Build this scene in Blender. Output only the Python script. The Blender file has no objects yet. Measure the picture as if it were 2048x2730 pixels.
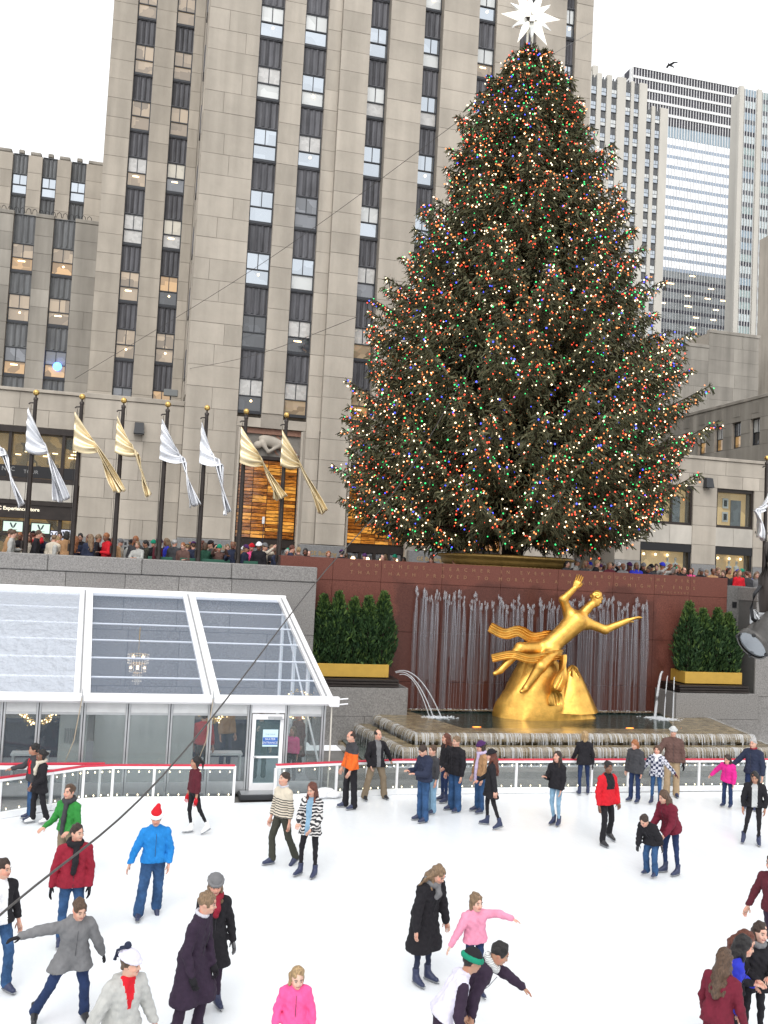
import bpy, bmesh, math, random
import numpy as np
from mathutils import Vector, Matrix, Euler

random.seed(7)
RNG = np.random.default_rng(11)
SC = bpy.context.scene
COL = SC.collection
R = math.radians

# ------------------------------------------------------------------ camera
cam = bpy.data.cameras.new('camera')
cam_o = bpy.data.objects.new('camera', cam)
COL.objects.link(cam_o)
SC.camera = cam_o
cam.sensor_fit = 'VERTICAL'
cam.sensor_height = 24.0
cam.lens = 24.0 * 2465.0 / 2730.0
cam.clip_start = 0.05
cam.clip_end = 3000
_y, _p, _r = R(14.329), R(3.222), R(-2.901)
_f = Vector((math.sin(_y) * math.cos(_p), math.cos(_y) * math.cos(_p), math.sin(_p)))
_rt = Vector((math.cos(_y), -math.sin(_y), 0))
_up = _rt.cross(_f)
_r2 = math.cos(_r) * _rt - math.sin(_r) * _up
_u2 = math.sin(_r) * _rt + math.cos(_r) * _up
mw = Matrix((( _r2.x, _u2.x, -_f.x, 0), (_r2.y, _u2.y, -_f.y, 0), (_r2.z, _u2.z, -_f.z, 5.9), (0, 0, 0, 1)))
cam_o.matrix_world = mw

# ------------------------------------------------------------------ overcast daylight
SUN_EL, SUN_AZ = 48.0, 200.0          # high veiled sun, behind the camera and to its left
world = bpy.data.worlds.new('World')
SC.world = world
world.use_nodes = True
wn = world.node_tree.nodes
wl = world.node_tree.links
bg = wn['Background']
sky = wn.new('ShaderNodeTexSky')
sky.sky_type = 'NISHITA'
sky.sun_disc = False
sky.sun_elevation = R(SUN_EL)
sky.sun_rotation = R(SUN_AZ)
sky.air_density = 1.0
sky.dust_density = 6.0
hsv = wn.new('ShaderNodeHueSaturation')
hsv.inputs['Saturation'].default_value = 0.16      # the cloud deck: grey, nearly colourless
wl.new(sky.outputs[0], hsv.inputs['Color'])
mixw = wn.new('ShaderNodeMix')
mixw.data_type = 'RGBA'
mixw.inputs[0].default_value = 0.72
wl.new(hsv.outputs[0], mixw.inputs[6])
mixw.inputs[7].default_value = (9.6, 9.75, 10.0, 1)
wl.new(mixw.outputs[2], bg.inputs['Color'])
bg.inputs['Strength'].default_value = 0.125
sun = bpy.data.lights.new('sun', 'SUN')
sun.energy = 0.85
sun.angle = R(35)
sun.color = (1.0, 0.965, 0.92)
sun_o = bpy.data.objects.new('sun', sun)
COL.objects.link(sun_o)
sun_o.rotation_euler = (R(90 - SUN_EL), 0, R(180 - SUN_AZ))
SC.view_settings.view_transform = 'Standard'
SC.view_settings.look = 'None'
SC.view_settings.exposure = 0.47
SC.view_settings.gamma = 1
SC.view_settings.use_curve_mapping = False
SC.cycles.max_bounces = 7
SC.cycles.transparent_max_bounces = 24
SC.cycles.diffuse_bounces = 3
SC.cycles.caustics_reflective = False
SC.cycles.caustics_refractive = False
SC.cycles.sample_clamp_indirect = 4.0

# ------------------------------------------------------------------ materials
MATS = {}

def nodes_of(name):
    m = bpy.data.materials.new(name)
    m.use_nodes = True
    nt = m.node_tree
    return m, nt, nt.nodes, nt.links, nt.nodes['Principled BSDF']

def mat(name, col, rough=0.7, metal=0.0, vary=0.0, scale=6.0, bump=0.0, bscale=None, spec=0.5,
        stretch=(1, 1, 1), objvar=0.0, col2=None, detail=5.0, coat=0.0):
    """plain surface: base colour, broken up by noise and per-object tint, with fine relief"""
    if name in MATS:
        return MATS[name]
    m, nt, n, l, b = nodes_of(name)
    c = (*col, 1)
    b.inputs['Roughness'].default_value = rough
    b.inputs['Metallic'].default_value = metal
    b.inputs['Specular IOR Level'].default_value = spec
    b.inputs['Coat Weight'].default_value = coat
    b.inputs['Base Color'].default_value = c
    out = None
    if vary > 0 or col2 or bump > 0:
        tc = n.new('ShaderNodeTexCoord')
        mp = n.new('ShaderNodeMapping')
        mp.inputs['Scale'].default_value = stretch
        l.new(tc.outputs['Object'], mp.inputs['Vector'])
        if objvar > 0:
            oi = n.new('ShaderNodeObjectInfo')
            mu = n.new('ShaderNodeVectorMath'); mu.operation = 'SCALE'
            mu.inputs[0].default_value = (91, 57, 33)
            l.new(oi.outputs['Random'], mu.inputs['Scale'])
            l.new(mu.outputs[0], mp.inputs['Location'])
        nz = n.new('ShaderNodeTexNoise')
        nz.inputs['Scale'].default_value = scale
        nz.inputs['Detail'].default_value = detail
        nz.inputs['Roughness'].default_value = 0.65
        l.new(mp.outputs[0], nz.inputs['Vector'])
        if vary > 0 or col2:
            rp = n.new('ShaderNodeValToRGB')
            rp.color_ramp.elements[0].position = 0.3
            rp.color_ramp.elements[1].position = 0.7
            a = tuple(max(0, x * (1 - vary)) for x in col) if not col2 else col
            d = tuple(min(1, x * (1 + vary)) for x in col) if not col2 else col2
            rp.color_ramp.elements[0].color = (*a, 1)
            rp.color_ramp.elements[1].color = (*d, 1)
            l.new(nz.outputs['Fac'], rp.inputs[0])
            out = rp.outputs[0]
        if bump > 0:
            nb = n.new('ShaderNodeTexNoise')
            nb.inputs['Scale'].default_value = bscale or scale * 6
            nb.inputs['Detail'].default_value = 4
            l.new(mp.outputs[0], nb.inputs['Vector'])
            bp = n.new('ShaderNodeBump')
            bp.inputs['Strength'].default_value = bump
            bp.inputs['Distance'].default_value = 0.02
            l.new(nb.outputs['Fac'], bp.inputs['Height'])
            l.new(bp.outputs[0], b.inputs['Normal'])
    if objvar > 0:
        oi = n.new('ShaderNodeObjectInfo')
        ge = n.new('ShaderNodeNewGeometry')
        ad = n.new('ShaderNodeMath'); ad.operation = 'ADD'
        l.new(oi.outputs['Random'], ad.inputs[0])
        l.new(ge.outputs['Random Per Island'], ad.inputs[1])
        fr = n.new('ShaderNodeMath'); fr.operation = 'FRACT'
        l.new(ad.outputs[0], fr.inputs[0])
        mr = n.new('ShaderNodeMapRange')
        mr.inputs['To Min'].default_value = 1 - objvar
        mr.inputs['To Max'].default_value = 1 + objvar
        l.new(fr.outputs[0], mr.inputs['Value'])
        mx = n.new('ShaderNodeVectorMath'); mx.operation = 'SCALE'
        if out:
            l.new(out, mx.inputs[0])
        else:
            mx.inputs[0].default_value = col
        l.new(mr.outputs[0], mx.inputs['Scale'])
        out = mx.outputs[0]
    if out:
        l.new(out, b.inputs['Base Color'])
    MATS[name] = m
    return m

def emit(name, col, strength, rough=0.4):
    if name in MATS:
        return MATS[name]
    m, nt, n, l, b = nodes_of(name)
    b.inputs['Base Color'].default_value = (*[min(0.8, c * 0.5) for c in col], 1)
    b.inputs['Emission Color'].default_value = (*col, 1)
    b.inputs['Emission Strength'].default_value = strength
    b.inputs['Roughness'].default_value = rough
    m.cycles.emission_sampling = 'NONE'
    MATS[name] = m
    return m

def glassy(name, tint, alpha, rough=0.05, tcol=None, white=0.0, bump=0.0, bscale=3.0, stretch=(1, 1, 1), metal=0.0, spec=0.5):
    """thin clear sheet: part see-through, part glossy surface"""
    if name in MATS:
        return MATS[name]
    m, nt, n, l, b = nodes_of(name)
    b.inputs['Base Color'].default_value = (*tint, 1)
    b.inputs['Roughness'].default_value = rough
    b.inputs['Specular IOR Level'].default_value = spec
    b.inputs['Metallic'].default_value = metal
    tr = n.new('ShaderNodeBsdfTransparent')
    tr.inputs[0].default_value = (*(tcol or [min(1, 0.55 + 0.5 * t) for t in tint]), 1)
    mx = n.new('ShaderNodeMixShader')
    mx.inputs[0].default_value = alpha
    l.new(tr.outputs[0], mx.inputs[1])
    l.new(b.outputs[0], mx.inputs[2])
    l.new(mx.outputs[0], n['Material Output'].inputs['Surface'])
    if bump > 0:
        tc = n.new('ShaderNodeTexCoord')
        mp = n.new('ShaderNodeMapping'); mp.inputs['Scale'].default_value = stretch
        l.new(tc.outputs['Object'], mp.inputs['Vector'])
        nb = n.new('ShaderNodeTexNoise'); nb.inputs['Scale'].default_value = bscale
        nb.inputs['Detail'].default_value = 3
        l.new(mp.outputs[0], nb.inputs['Vector'])
        bp = n.new('ShaderNodeBump'); bp.inputs['Strength'].default_value = bump
        bp.inputs['Distance'].default_value = 0.08
        l.new(nb.outputs['Fac'], bp.inputs['Height'])
        l.new(bp.outputs[0], b.inputs['Normal'])
    MATS[name] = m
    return m

# ------------------------------------------------------------------ object helpers
def tag(o, label=None, cat=None, group=None, kind=None):
    if label: o['label'] = label
    if cat: o['category'] = cat
    if group: o['group'] = group
    if kind: o['kind'] = kind
    return o

def empty(name, loc=(0, 0, 0), rz=0.0, label=None, cat=None, group=None):
    o = bpy.data.objects.new(name, None)
    o.empty_display_size = 0.2
    COL.objects.link(o)
    o.location = loc
    o.rotation_euler = (0, 0, rz)
    return tag(o, label, cat, group)

def link(name, me, m=None, parent=None, loc=None, rot=None, scale=None):
    o = bpy.data.objects.new(name, me)
    COL.objects.link(o)
    if m is not None:
        ms = m if isinstance(m, (list, tuple)) else [m]
        if len(me.materials) == 0:
            for x in ms:
                me.materials.append(x)
        else:
            for i, x in enumerate(ms):
                o.material_slots[i].link = 'OBJECT'
                o.material_slots[i].material = x
    if parent: o.parent = parent
    if loc is not None: o.location = loc
    if rot is not None: o.rotation_euler = rot
    if scale is not None: o.scale = scale
    return o

class MB:
    """mesh collector: boxes, tubes, lathes, quads"""
    def __init__(s):
        s.v = []; s.f = []; s.mi = []; s.sm = []
    def add(s, vs, fs, mi=0, smooth=False):
        k = len(s.v)
        s.v += [tuple(v) for v in vs]
        s.f += [tuple(k + i for i in f) for f in fs]
        s.mi += [mi] * len(fs)
        s.sm += [smooth] * len(fs)
        return s
    def box(s, x0, x1, y0, y1, z0, z1, mi=0):
        vs = [(x0, y0, z0), (x1, y0, z0), (x1, y1, z0), (x0, y1, z0), (x0, y0, z1), (x1, y0, z1), (x1, y1, z1), (x0, y1, z1)]
        fs = [(0, 3, 2, 1), (4, 5, 6, 7), (0, 1, 5, 4), (1, 2, 6, 5), (2, 3, 7, 6), (3, 0, 4, 7)]
        return s.add(vs, fs, mi)
    def bbox(s, x0, x1, y0, y1, z0, z1, b=0.02, mi=0):
        """box with chamfered edges"""
        c = [(x0, x1), (y0, y1), (z0, z1)]
        vs = []; idx = {}
        for i in (0, 1):
            for j in (0, 1):
                for k in (0, 1):
                    p = [c[0][i], c[1][j], c[2][k]]
                    sg = [1 if i == 0 else -1, 1 if j == 0 else -1, 1 if k == 0 else -1]
                    for a in range(3):
                        q = [p[t] + (0 if t == a else sg[t] * b) for t in range(3)]
                        idx[(i, j, k, a)] = len(vs); vs.append(q)
        fs = []
        for a in range(3):
            o1, o2 = [t for t in range(3) if t != a]
            for e in (0, 1):
                q = []
                for (u, w) in ((0, 0), (1, 0), (1, 1), (0, 1)):
                    key = [0, 0, 0]; key[a] = e; key[o1] = u; key[o2] = w
                    q.append(idx[(*key, a)])
                fs.append(q)
        for a in range(3):
            o1, o2 = [t for t in range(3) if t != a]
            for u in (0, 1):
                for w in (0, 1):
                    k0 = [0, 0, 0]; k0[o1] = u; k0[o2] = w
                    k1 = list(k0); k1[a] = 1
                    fs.append([idx[(*k0, o1)], idx[(*k0, o2)], idx[(*k1, o2)], idx[(*k1, o1)]])
        for i in (0, 1):
            for j in (0, 1):
                for k in (0, 1):
                    fs.append([idx[(i, j, k, 0)], idx[(i, j, k, 1)], idx[(i, j, k, 2)]])
        # orient outward
        cen = np.array([(x0 + x1) / 2, (y0 + y1) / 2, (z0 + z1) / 2])
        out = []
        V = np.array(vs)
        for f in fs:
            p = V[list(f)]
            nrm = np.cross(p[1] - p[0], p[2] - p[0])
            if np.dot(nrm, p.mean(0) - cen) < 0: f = f[::-1]
            out.append(f)
        return s.add(vs, out, mi)
    def tube(s, pts, r, n=8, mi=0, cap=True, smooth=True):
        pts = [Vector(p) for p in pts]
        rs = r if isinstance(r, (list, tuple)) else [r] * len(pts)
        vs = []; fs = []
        ref = Vector((0, 0, 1))
        for i, p in enumerate(pts):
            d = (pts[min(i + 1, len(pts) - 1)] - pts[max(i - 1, 0)])
            if d.length < 1e-9: d = Vector((0, 0, 1))
            d.normalize()
            if abs(d.dot(ref)) > 0.95: a = d.cross(Vector((1, 0, 0)))
            else: a = d.cross(ref)
            a.normalize(); b = d.cross(a)
            for k in range(n):
                t = 2 * math.pi * k / n
                vs.append(p + (a * math.cos(t) + b * math.sin(t)) * rs[i])
        for i in range(len(pts) - 1):
            for k in range(n):
                k2 = (k + 1) % n
                fs.append((i * n + k, (i + 1) * n + k, (i + 1) * n + k2, i * n + k2))
        s.add(vs, fs, mi, smooth)
        if cap:
            m = len(pts) - 1
            s.add([vs[k] for k in range(n)], [tuple(range(n))], mi)
            s.add([vs[m * n + k] for k in range(n)], [tuple(range(n))[::-1]], mi)
        return s
    def lathe(s, prof, c=(0, 0, 0), n=16, mi=0, smooth=True):
        vs = []; fs = []
        for (r, z) in prof:
            for k in range(n):
                t = 2 * math.pi * k / n
                vs.append((c[0] + r * math.cos(t), c[1] + r * math.sin(t), c[2] + z))
        for i in range(len(prof) - 1):
            for k in range(n):
                k2 = (k + 1) % n
                fs.append((i * n + k, i * n + k2, (i + 1) * n + k2, (i + 1) * n + k))
        return s.add(vs, fs, mi, smooth)
    def ball(s, c, r, n=8, m=6, mi=0):
        rr = r if isinstance(r, (list, tuple)) else (r, r, r)
        vs = []; fs = []
        for i in range(m + 1):
            ph = math.pi * i / m - math.pi / 2
            for k in range(n):
                t = 2 * math.pi * k / n
                vs.append((c[0] + rr[0] * math.cos(ph) * math.cos(t), c[1] + rr[1] * math.cos(ph) * math.sin(t), c[2] + rr[2] * math.sin(ph)))
        for i in range(m):
            for k in range(n):
                k2 = (k + 1) % n
                fs.append((i * n + k, i * n + k2, (i + 1) * n + k2, (i + 1) * n + k))
        return s.add(vs, fs, mi, True)
    def prism(s, poly, z0, z1, mi=0):
        n = len(poly)
        vs = [(p[0], p[1], z0) for p in poly] + [(p[0], p[1], z1) for p in poly]
        fs = [tuple(range(n))[::-1], tuple(range(n, 2 * n))] + [(i, (i + 1) % n, n + (i + 1) % n, n + i) for i in range(n)]
        return s.add(vs, fs, mi)
    def mesh(s, name):
        me = bpy.data.meshes.new(name)
        me.from_pydata(s.v, [], s.f)
        me.polygons.foreach_set('material_index', s.mi)
        me.polygons.foreach_set('use_smooth', s.sm)
        me.update()
        return me
    def build(s, name, m=None, parent=None, loc=None, rot=None, kind=None):
        o = link(name, s.mesh(name), m, parent, loc, rot)
        if kind: o['kind'] = kind
        return o

def np_mesh(name, V, F, smooth=True):
    """F: (n,3) or (n,4) int array"""
    me = bpy.data.meshes.new(name)
    V = np.asarray(V, np.float32); F = np.asarray(F, np.int32)
    k = F.shape[1]
    me.vertices.add(len(V)); me.vertices.foreach_set('co', V.ravel())
    me.loops.add(F.size); me.loops.foreach_set('vertex_index', F.ravel())
    me.polygons.add(len(F))
    me.polygons.foreach_set('loop_start', np.arange(0, F.size, k, dtype=np.int32))
    me.polygons.foreach_set('use_smooth', np.full(len(F), smooth))
    me.update(calc_edges=True)
    return me

_unit = {}
def unit_box():
    if 'b' not in _unit:
        mb = MB(); mb.box(0, 1, 0, 1, 0, 1)
        _unit['b'] = mb.mesh('block')
    return _unit['b']

def text_mesh(body, size, depth=0.006, font_bold=False, spacing=1.0, align='CENTER', offset=0.0):
    cu = bpy.data.curves.new('lettering', 'FONT')
    cu.body = body; cu.size = size; cu.extrude = depth
    cu.align_x = align; cu.align_y = 'CENTER'
    cu.space_character = spacing
    cu.offset = offset
    cu.resolution_u = 2
    o = bpy.data.objects.new('lettering', cu)
    COL.objects.link(o)
    bpy.context.view_layer.update()
    dg = bpy.context.evaluated_depsgraph_get()
    me = bpy.data.meshes.new_from_object(o.evaluated_get(dg))
    COL.objects.unlink(o)
    bpy.data.objects.remove(o); bpy.data.curves.remove(cu)
    return me

def lettering(name, body, size, m, parent, loc, rz=0.0, spacing=1.0, depth=0.006, align='CENTER', offset=0.0):
    """upright lettering facing -y (rz turns it)"""
    me = text_mesh(body, size, depth, spacing=spacing, align=align, offset=offset)
    me.materials.clear()
    o = link(name, me, m, parent, loc, (math.pi / 2, 0, rz))
    return o
# ------------------------------------------------------------------ implicit surfaces (people, statue, soft shapes)
def surface_nets(F, org, h):
    ins = F < 0
    c = np.zeros(tuple(n - 1 for n in F.shape), np.int8)
    for dx in (0, 1):
        for dy in (0, 1):
            for dz in (0, 1):
                c += ins[dx:F.shape[0] - 1 + dx, dy:F.shape[1] - 1 + dy, dz:F.shape[2] - 1 + dz]
    act = (c > 0) & (c < 8)
    ids = np.full(act.shape, -1, np.int64)
    cells = np.argwhere(act)
    if len(cells) == 0:
        return np.zeros((0, 3)), np.zeros((0, 4), int)
    ids[act] = np.arange(len(cells))
    acc = np.zeros((len(cells), 3)); cnt = np.zeros(len(cells))
    corners = [(a, b, d) for a in (0, 1) for b in (0, 1) for d in (0, 1)]
    ci, cj, ck = cells.T
    val = {k: F[ci + k[0], cj + k[1], ck + k[2]] for k in corners}
    for a in corners:
        for ax in range(3):
            if a[ax] == 0:
                b = list(a); b[ax] = 1; b = tuple(b)
                va, vb = val[a], val[b]
                m = (va < 0) != (vb < 0)
                t = np.where(m, va / np.where(m, va - vb, 1), 0)
                p = np.tile(np.array(a, float), (len(cells), 1))
                p[:, ax] += t
                acc[m] += p[m]; cnt[m] += 1
    V = (cells + acc / cnt[:, None]) * h + org
    Q = []
    for ax in range(3):
        o1, o2 = (ax + 1) % 3, (ax + 2) % 3
        sl0 = [slice(1, -1)] * 3; sl1 = [slice(1, -1)] * 3
        sl0[ax] = slice(0, -1); sl1[ax] = slice(1, None)
        a = ins[tuple(sl0)]; b = ins[tuple(sl1)]
        for flip, m in ((False, a & ~b), (True, ~a & b)):
            e = np.argwhere(m)
            if len(e) == 0: continue
            e = e + 1; e[:, ax] -= 1
            q = []
            for (u, w) in ((0, 0), (-1, 0), (-1, -1), (0, -1)):
                cc = e.copy(); cc[:, o1] += u; cc[:, o2] += w
                q.append(ids[cc[:, 0], cc[:, 1], cc[:, 2]])
            q = np.array(q).T
            Q.append(q if not flip else q[:, ::-1])
    return V, np.concatenate(Q)

class Soft:
    """smooth union of round cones and ellipsoids, meshed as one continuous skin"""
    def __init__(s, k=0.03):
        s.p = []; s.k = k; s.cuts = []; s.carves = []; s.wr = 0; s.post = None
    def cone(s, a, b, ra, rb, k=None):
        s.p.append(('c', np.array(a, float), np.array(b, float), ra, rb, k)); return s
    def ell(s, c, r, M=None, k=None):
        s.p.append(('e', np.array(c, float), np.array(r, float), np.eye(3) if M is None else np.array(M, float), None, k)); return s
    def cut(s, p, n):
        """remove what lies on the side the normal points to"""
        s.cuts.append((np.array(p, float), np.array(n, float) / np.linalg.norm(n))); return s
    def carve(s, c, r, M=None):
        s.carves.append((np.array(c, float), np.array(r, float), np.eye(3) if M is None else np.array(M, float))); return s
    def solve(s, h):
        lo = np.full(3, 1e9); hi = -lo
        bb = []
        for q in s.p:
            if q[0] == 'c':
                l = np.minimum(q[1] - q[3], q[2] - q[4]); u = np.maximum(q[1] + q[3], q[2] + q[4])
            else:
                m = q[2].max(); l = q[1] - m; u = q[1] + m
            bb.append((l, u)); lo = np.minimum(lo, l); hi = np.maximum(hi, u)
        pad = s.k + 2.5 * h
        lo = lo - pad; hi = hi + pad
        n = np.ceil((hi - lo) / h).astype(int) + 1
        F = np.full(n, 9.0, np.float32)
        ax = [lo[i] + h * np.arange(n[i]) for i in range(3)]
        for q, (l, u) in zip(s.p, bb):
            k = s.k if q[5] is None else q[5]
            i0 = np.maximum(0, ((l - k - 2 * h - lo) / h).astype(int)); i1 = np.minimum(n, ((u + k + 2 * h - lo) / h).astype(int) + 2)
            X = ax[0][i0[0]:i1[0], None, None]; Yy = ax[1][None, i0[1]:i1[1], None]; Z = ax[2][None, None, i0[2]:i1[2]]
            if q[0] == 'c':
                a, b = q[1], q[2]; d = b - a; L2 = max(d @ d, 1e-12)
                px, py, pz = X - a[0], Yy - a[1], Z - a[2]
                t = np.clip((px * d[0] + py * d[1] + pz * d[2]) / L2, 0, 1)
                D = np.sqrt((px - t * d[0]) ** 2 + (py - t * d[1]) ** 2 + (pz - t * d[2]) ** 2) - (q[3] + (q[4] - q[3]) * t)
            else:
                M = q[3]; c = q[1]; r = q[2]
                px, py, pz = X - c[0], Yy - c[1], Z - c[2]
                w = [(px * M[0][i] + py * M[1][i] + pz * M[2][i]) / r[i] for i in range(3)]
                rr = np.sqrt(w[0] ** 2 + w[1] ** 2 + w[2] ** 2)
                D = (rr - 1) * r.min() * (0.6 + 0.4 * min(1, r.min() / r.max()))
            G = F[i0[0]:i1[0], i0[1]:i1[1], i0[2]:i1[2]]
            if k > 1e-5:
                hh = np.clip(0.5 + 0.5 * (G - D) / k, 0, 1)
                F[i0[0]:i1[0], i0[1]:i1[1], i0[2]:i1[2]] = G + (D - G) * hh - k * hh * (1 - hh)
            else:
                F[i0[0]:i1[0], i0[1]:i1[1], i0[2]:i1[2]] = np.minimum(G, D)
        X = ax[0][:, None, None]; Yy = ax[1][None, :, None]; Z = ax[2][None, None, :]
        if s.wr:
            ph = s.wr_seed = (len(s.p) * 1.7)
            F = F + s.wr * (np.sin(Z * 41 + X * 23 + ph) * np.sin(X * 37 - Yy * 29 + Z * 13 + ph) + 0.6 * np.sin(Z * 73 + Yy * 31) * np.sin(X * 59 + Z * 17 + ph))
        if s.post is not None:
            F = F + s.post(X, Yy, Z)
        for p, nn in s.cuts:
            D = (X - p[0]) * nn[0] + (Yy - p[1]) * nn[1] + (Z - p[2]) * nn[2]
            F = np.maximum(F, D)
        for c, r, M in s.carves:
            px, py, pz = X - c[0], Yy - c[1], Z - c[2]
            w = [(px * M[0][i] + py * M[1][i] + pz * M[2][i]) / r[i] for i in range(3)]
            D = (np.sqrt(w[0] ** 2 + w[1] ** 2 + w[2] ** 2) - 1) * r.min()
            F = np.maximum(F, -D)
        F[0] = F[-1] = 1; F[:, 0] = F[:, -1] = 1; F[:, :, 0] = F[:, :, -1] = 1
        return surface_nets(F, lo, h)
    def mesh(s, name, h):
        V, Q = s.solve(h)
        return np_mesh(name, V, Q)

def unit(v):
    v = np.array(v, float); return v / np.linalg.norm(v)

def rot_axis(ax, a):
    return np.array(Matrix.Rotation(a, 3, Vector(ax)))

# ------------------------------------------------------------------ skates (shared meshes)
def skate_boot_mesh():
    s = Soft(0.025)
    s.cone((0, 0.035, 0.075), (0, -0.135, 0.055), 0.042, 0.036)
    s.cone((0, 0.03, 0.09), (0, 0.035, 0.26), 0.046, 0.054)
    s.cone((0, 0.02, 0.12), (0, -0.06, 0.075), 0.046, 0.042)
    s.cut((0, 0, 0.036), (0, 0, -1)); s.cut((0, 0, 0.235), (0, 0, 1))
    return s.mesh('skate', 0.014)
def skate_blade_mesh():
    mb = MB()
    mb.box(-0.036, 0.036, -0.165, 0.075, 0.033, 0.043)
    mb.box(-0.01, 0.01, -0.12, -0.07, 0.014, 0.034); mb.box(-0.01, 0.01, 0.02, 0.06, 0.014, 0.034)
    prof = [(-0.19, 0.02), (-0.165, 0.004), (-0.10, 0.0), (0.06, 0.0), (0.095, 0.006), (0.095, 0.016), (-0.15, 0.016), (-0.185, 0.028)]
    n = len(prof)
    vs = [(-0.004, a, b) for a, b in prof] + [(0.004, a, b) for a, b in prof]
    fs = [tuple(range(n)), tuple(range(n, 2 * n))[::-1]] + [((i + 1) % n, i, n + i, n + (i + 1) % n) for i in range(n)]
    mb.add(vs, fs)
    return mb.mesh('blade')
SKATE_ME = skate_boot_mesh()
BLADE_ME = skate_blade_mesh()

def hand_geo(mb, w, d, palm_n, s=1.0, side=1, curl=0.35, mi=0):
    """palm, four unequal bent fingers and a side thumb, from wrist w along d; palm_n points out of the palm"""
    w = np.array(w, float); d = unit(d); nrm = unit(np.array(palm_n) - np.dot(palm_n, d) * d); a = np.cross(d, nrm) * side
    L = 0.092 * s
    def P(u, v, t): return w + d * u + a * v + nrm * t
    ring = []
    for u, hw, ht in ((-0.02, 0.022, 0.017), (0.02, 0.03, 0.016), (0.06, 0.04, 0.014), (0.092, 0.04, 0.012)):
        ring.append([P(u * s, x * hw * s, y * ht * s) for x, y in ((-1, -0.6), (-0.6, -1), (0.6, -1), (1, -0.6), (1, 0.6), (0.6, 1), (-0.6, 1), (-1, 0.6))])
    vs = [p for r in ring for p in r]; fs = []
    for i in range(3):
        for k in range(8):
            fs.append((i * 8 + k, i * 8 + (k + 1) % 8, (i + 1) * 8 + (k + 1) % 8, (i + 1) * 8 + k))
    fs.append(tuple(range(24, 32)))
    mb.add(vs, fs, mi, True)
    for i, (v, ln) in enumerate(((0.031, 0.068), (0.0105, 0.078), (-0.0105, 0.073), (-0.031, 0.056))):
        p = P(0.085 * s, v * s, 0); pts = [p]; ang = 0.1
        dirv = d * math.cos(ang) + nrm * math.sin(ang) + a * v * 2.2
        for j, fr in enumerate((0.42, 0.32, 0.26)):
            dirv = unit(dirv); p = p + dirv * ln * fr * s; pts.append(p); ang += curl * (0.8 + 0.2 * i)
            dirv = d * math.cos(ang) + nrm * math.sin(ang) + a * v * 1.5
        mb.tube([tuple(q) for q in pts], [0.0095 * s, 0.009 * s, 0.008 * s, 0.006 * s], 5, mi)
    t0 = P(0.018 * s, 0.026 * s, 0.004 * s); t1 = P(0.05 * s, 0.056 * s, 0.014 * s); t2 = P(0.082 * s, 0.062 * s, 0.024 * s)
    mb.tube([tuple(t0), tuple(t1), tuple(t2)], [0.014 * s, 0.011 * s, 0.008 * s], 5, mi)

STAND = dict(lt=(.06, .03, -1), ls=(.02, -.04, -1), rt=(.06, .03, -1), rs=(.02, -.04, -1))
ARM_DOWN = ((.22, .02, -1), (.06, .25, -1))

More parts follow.
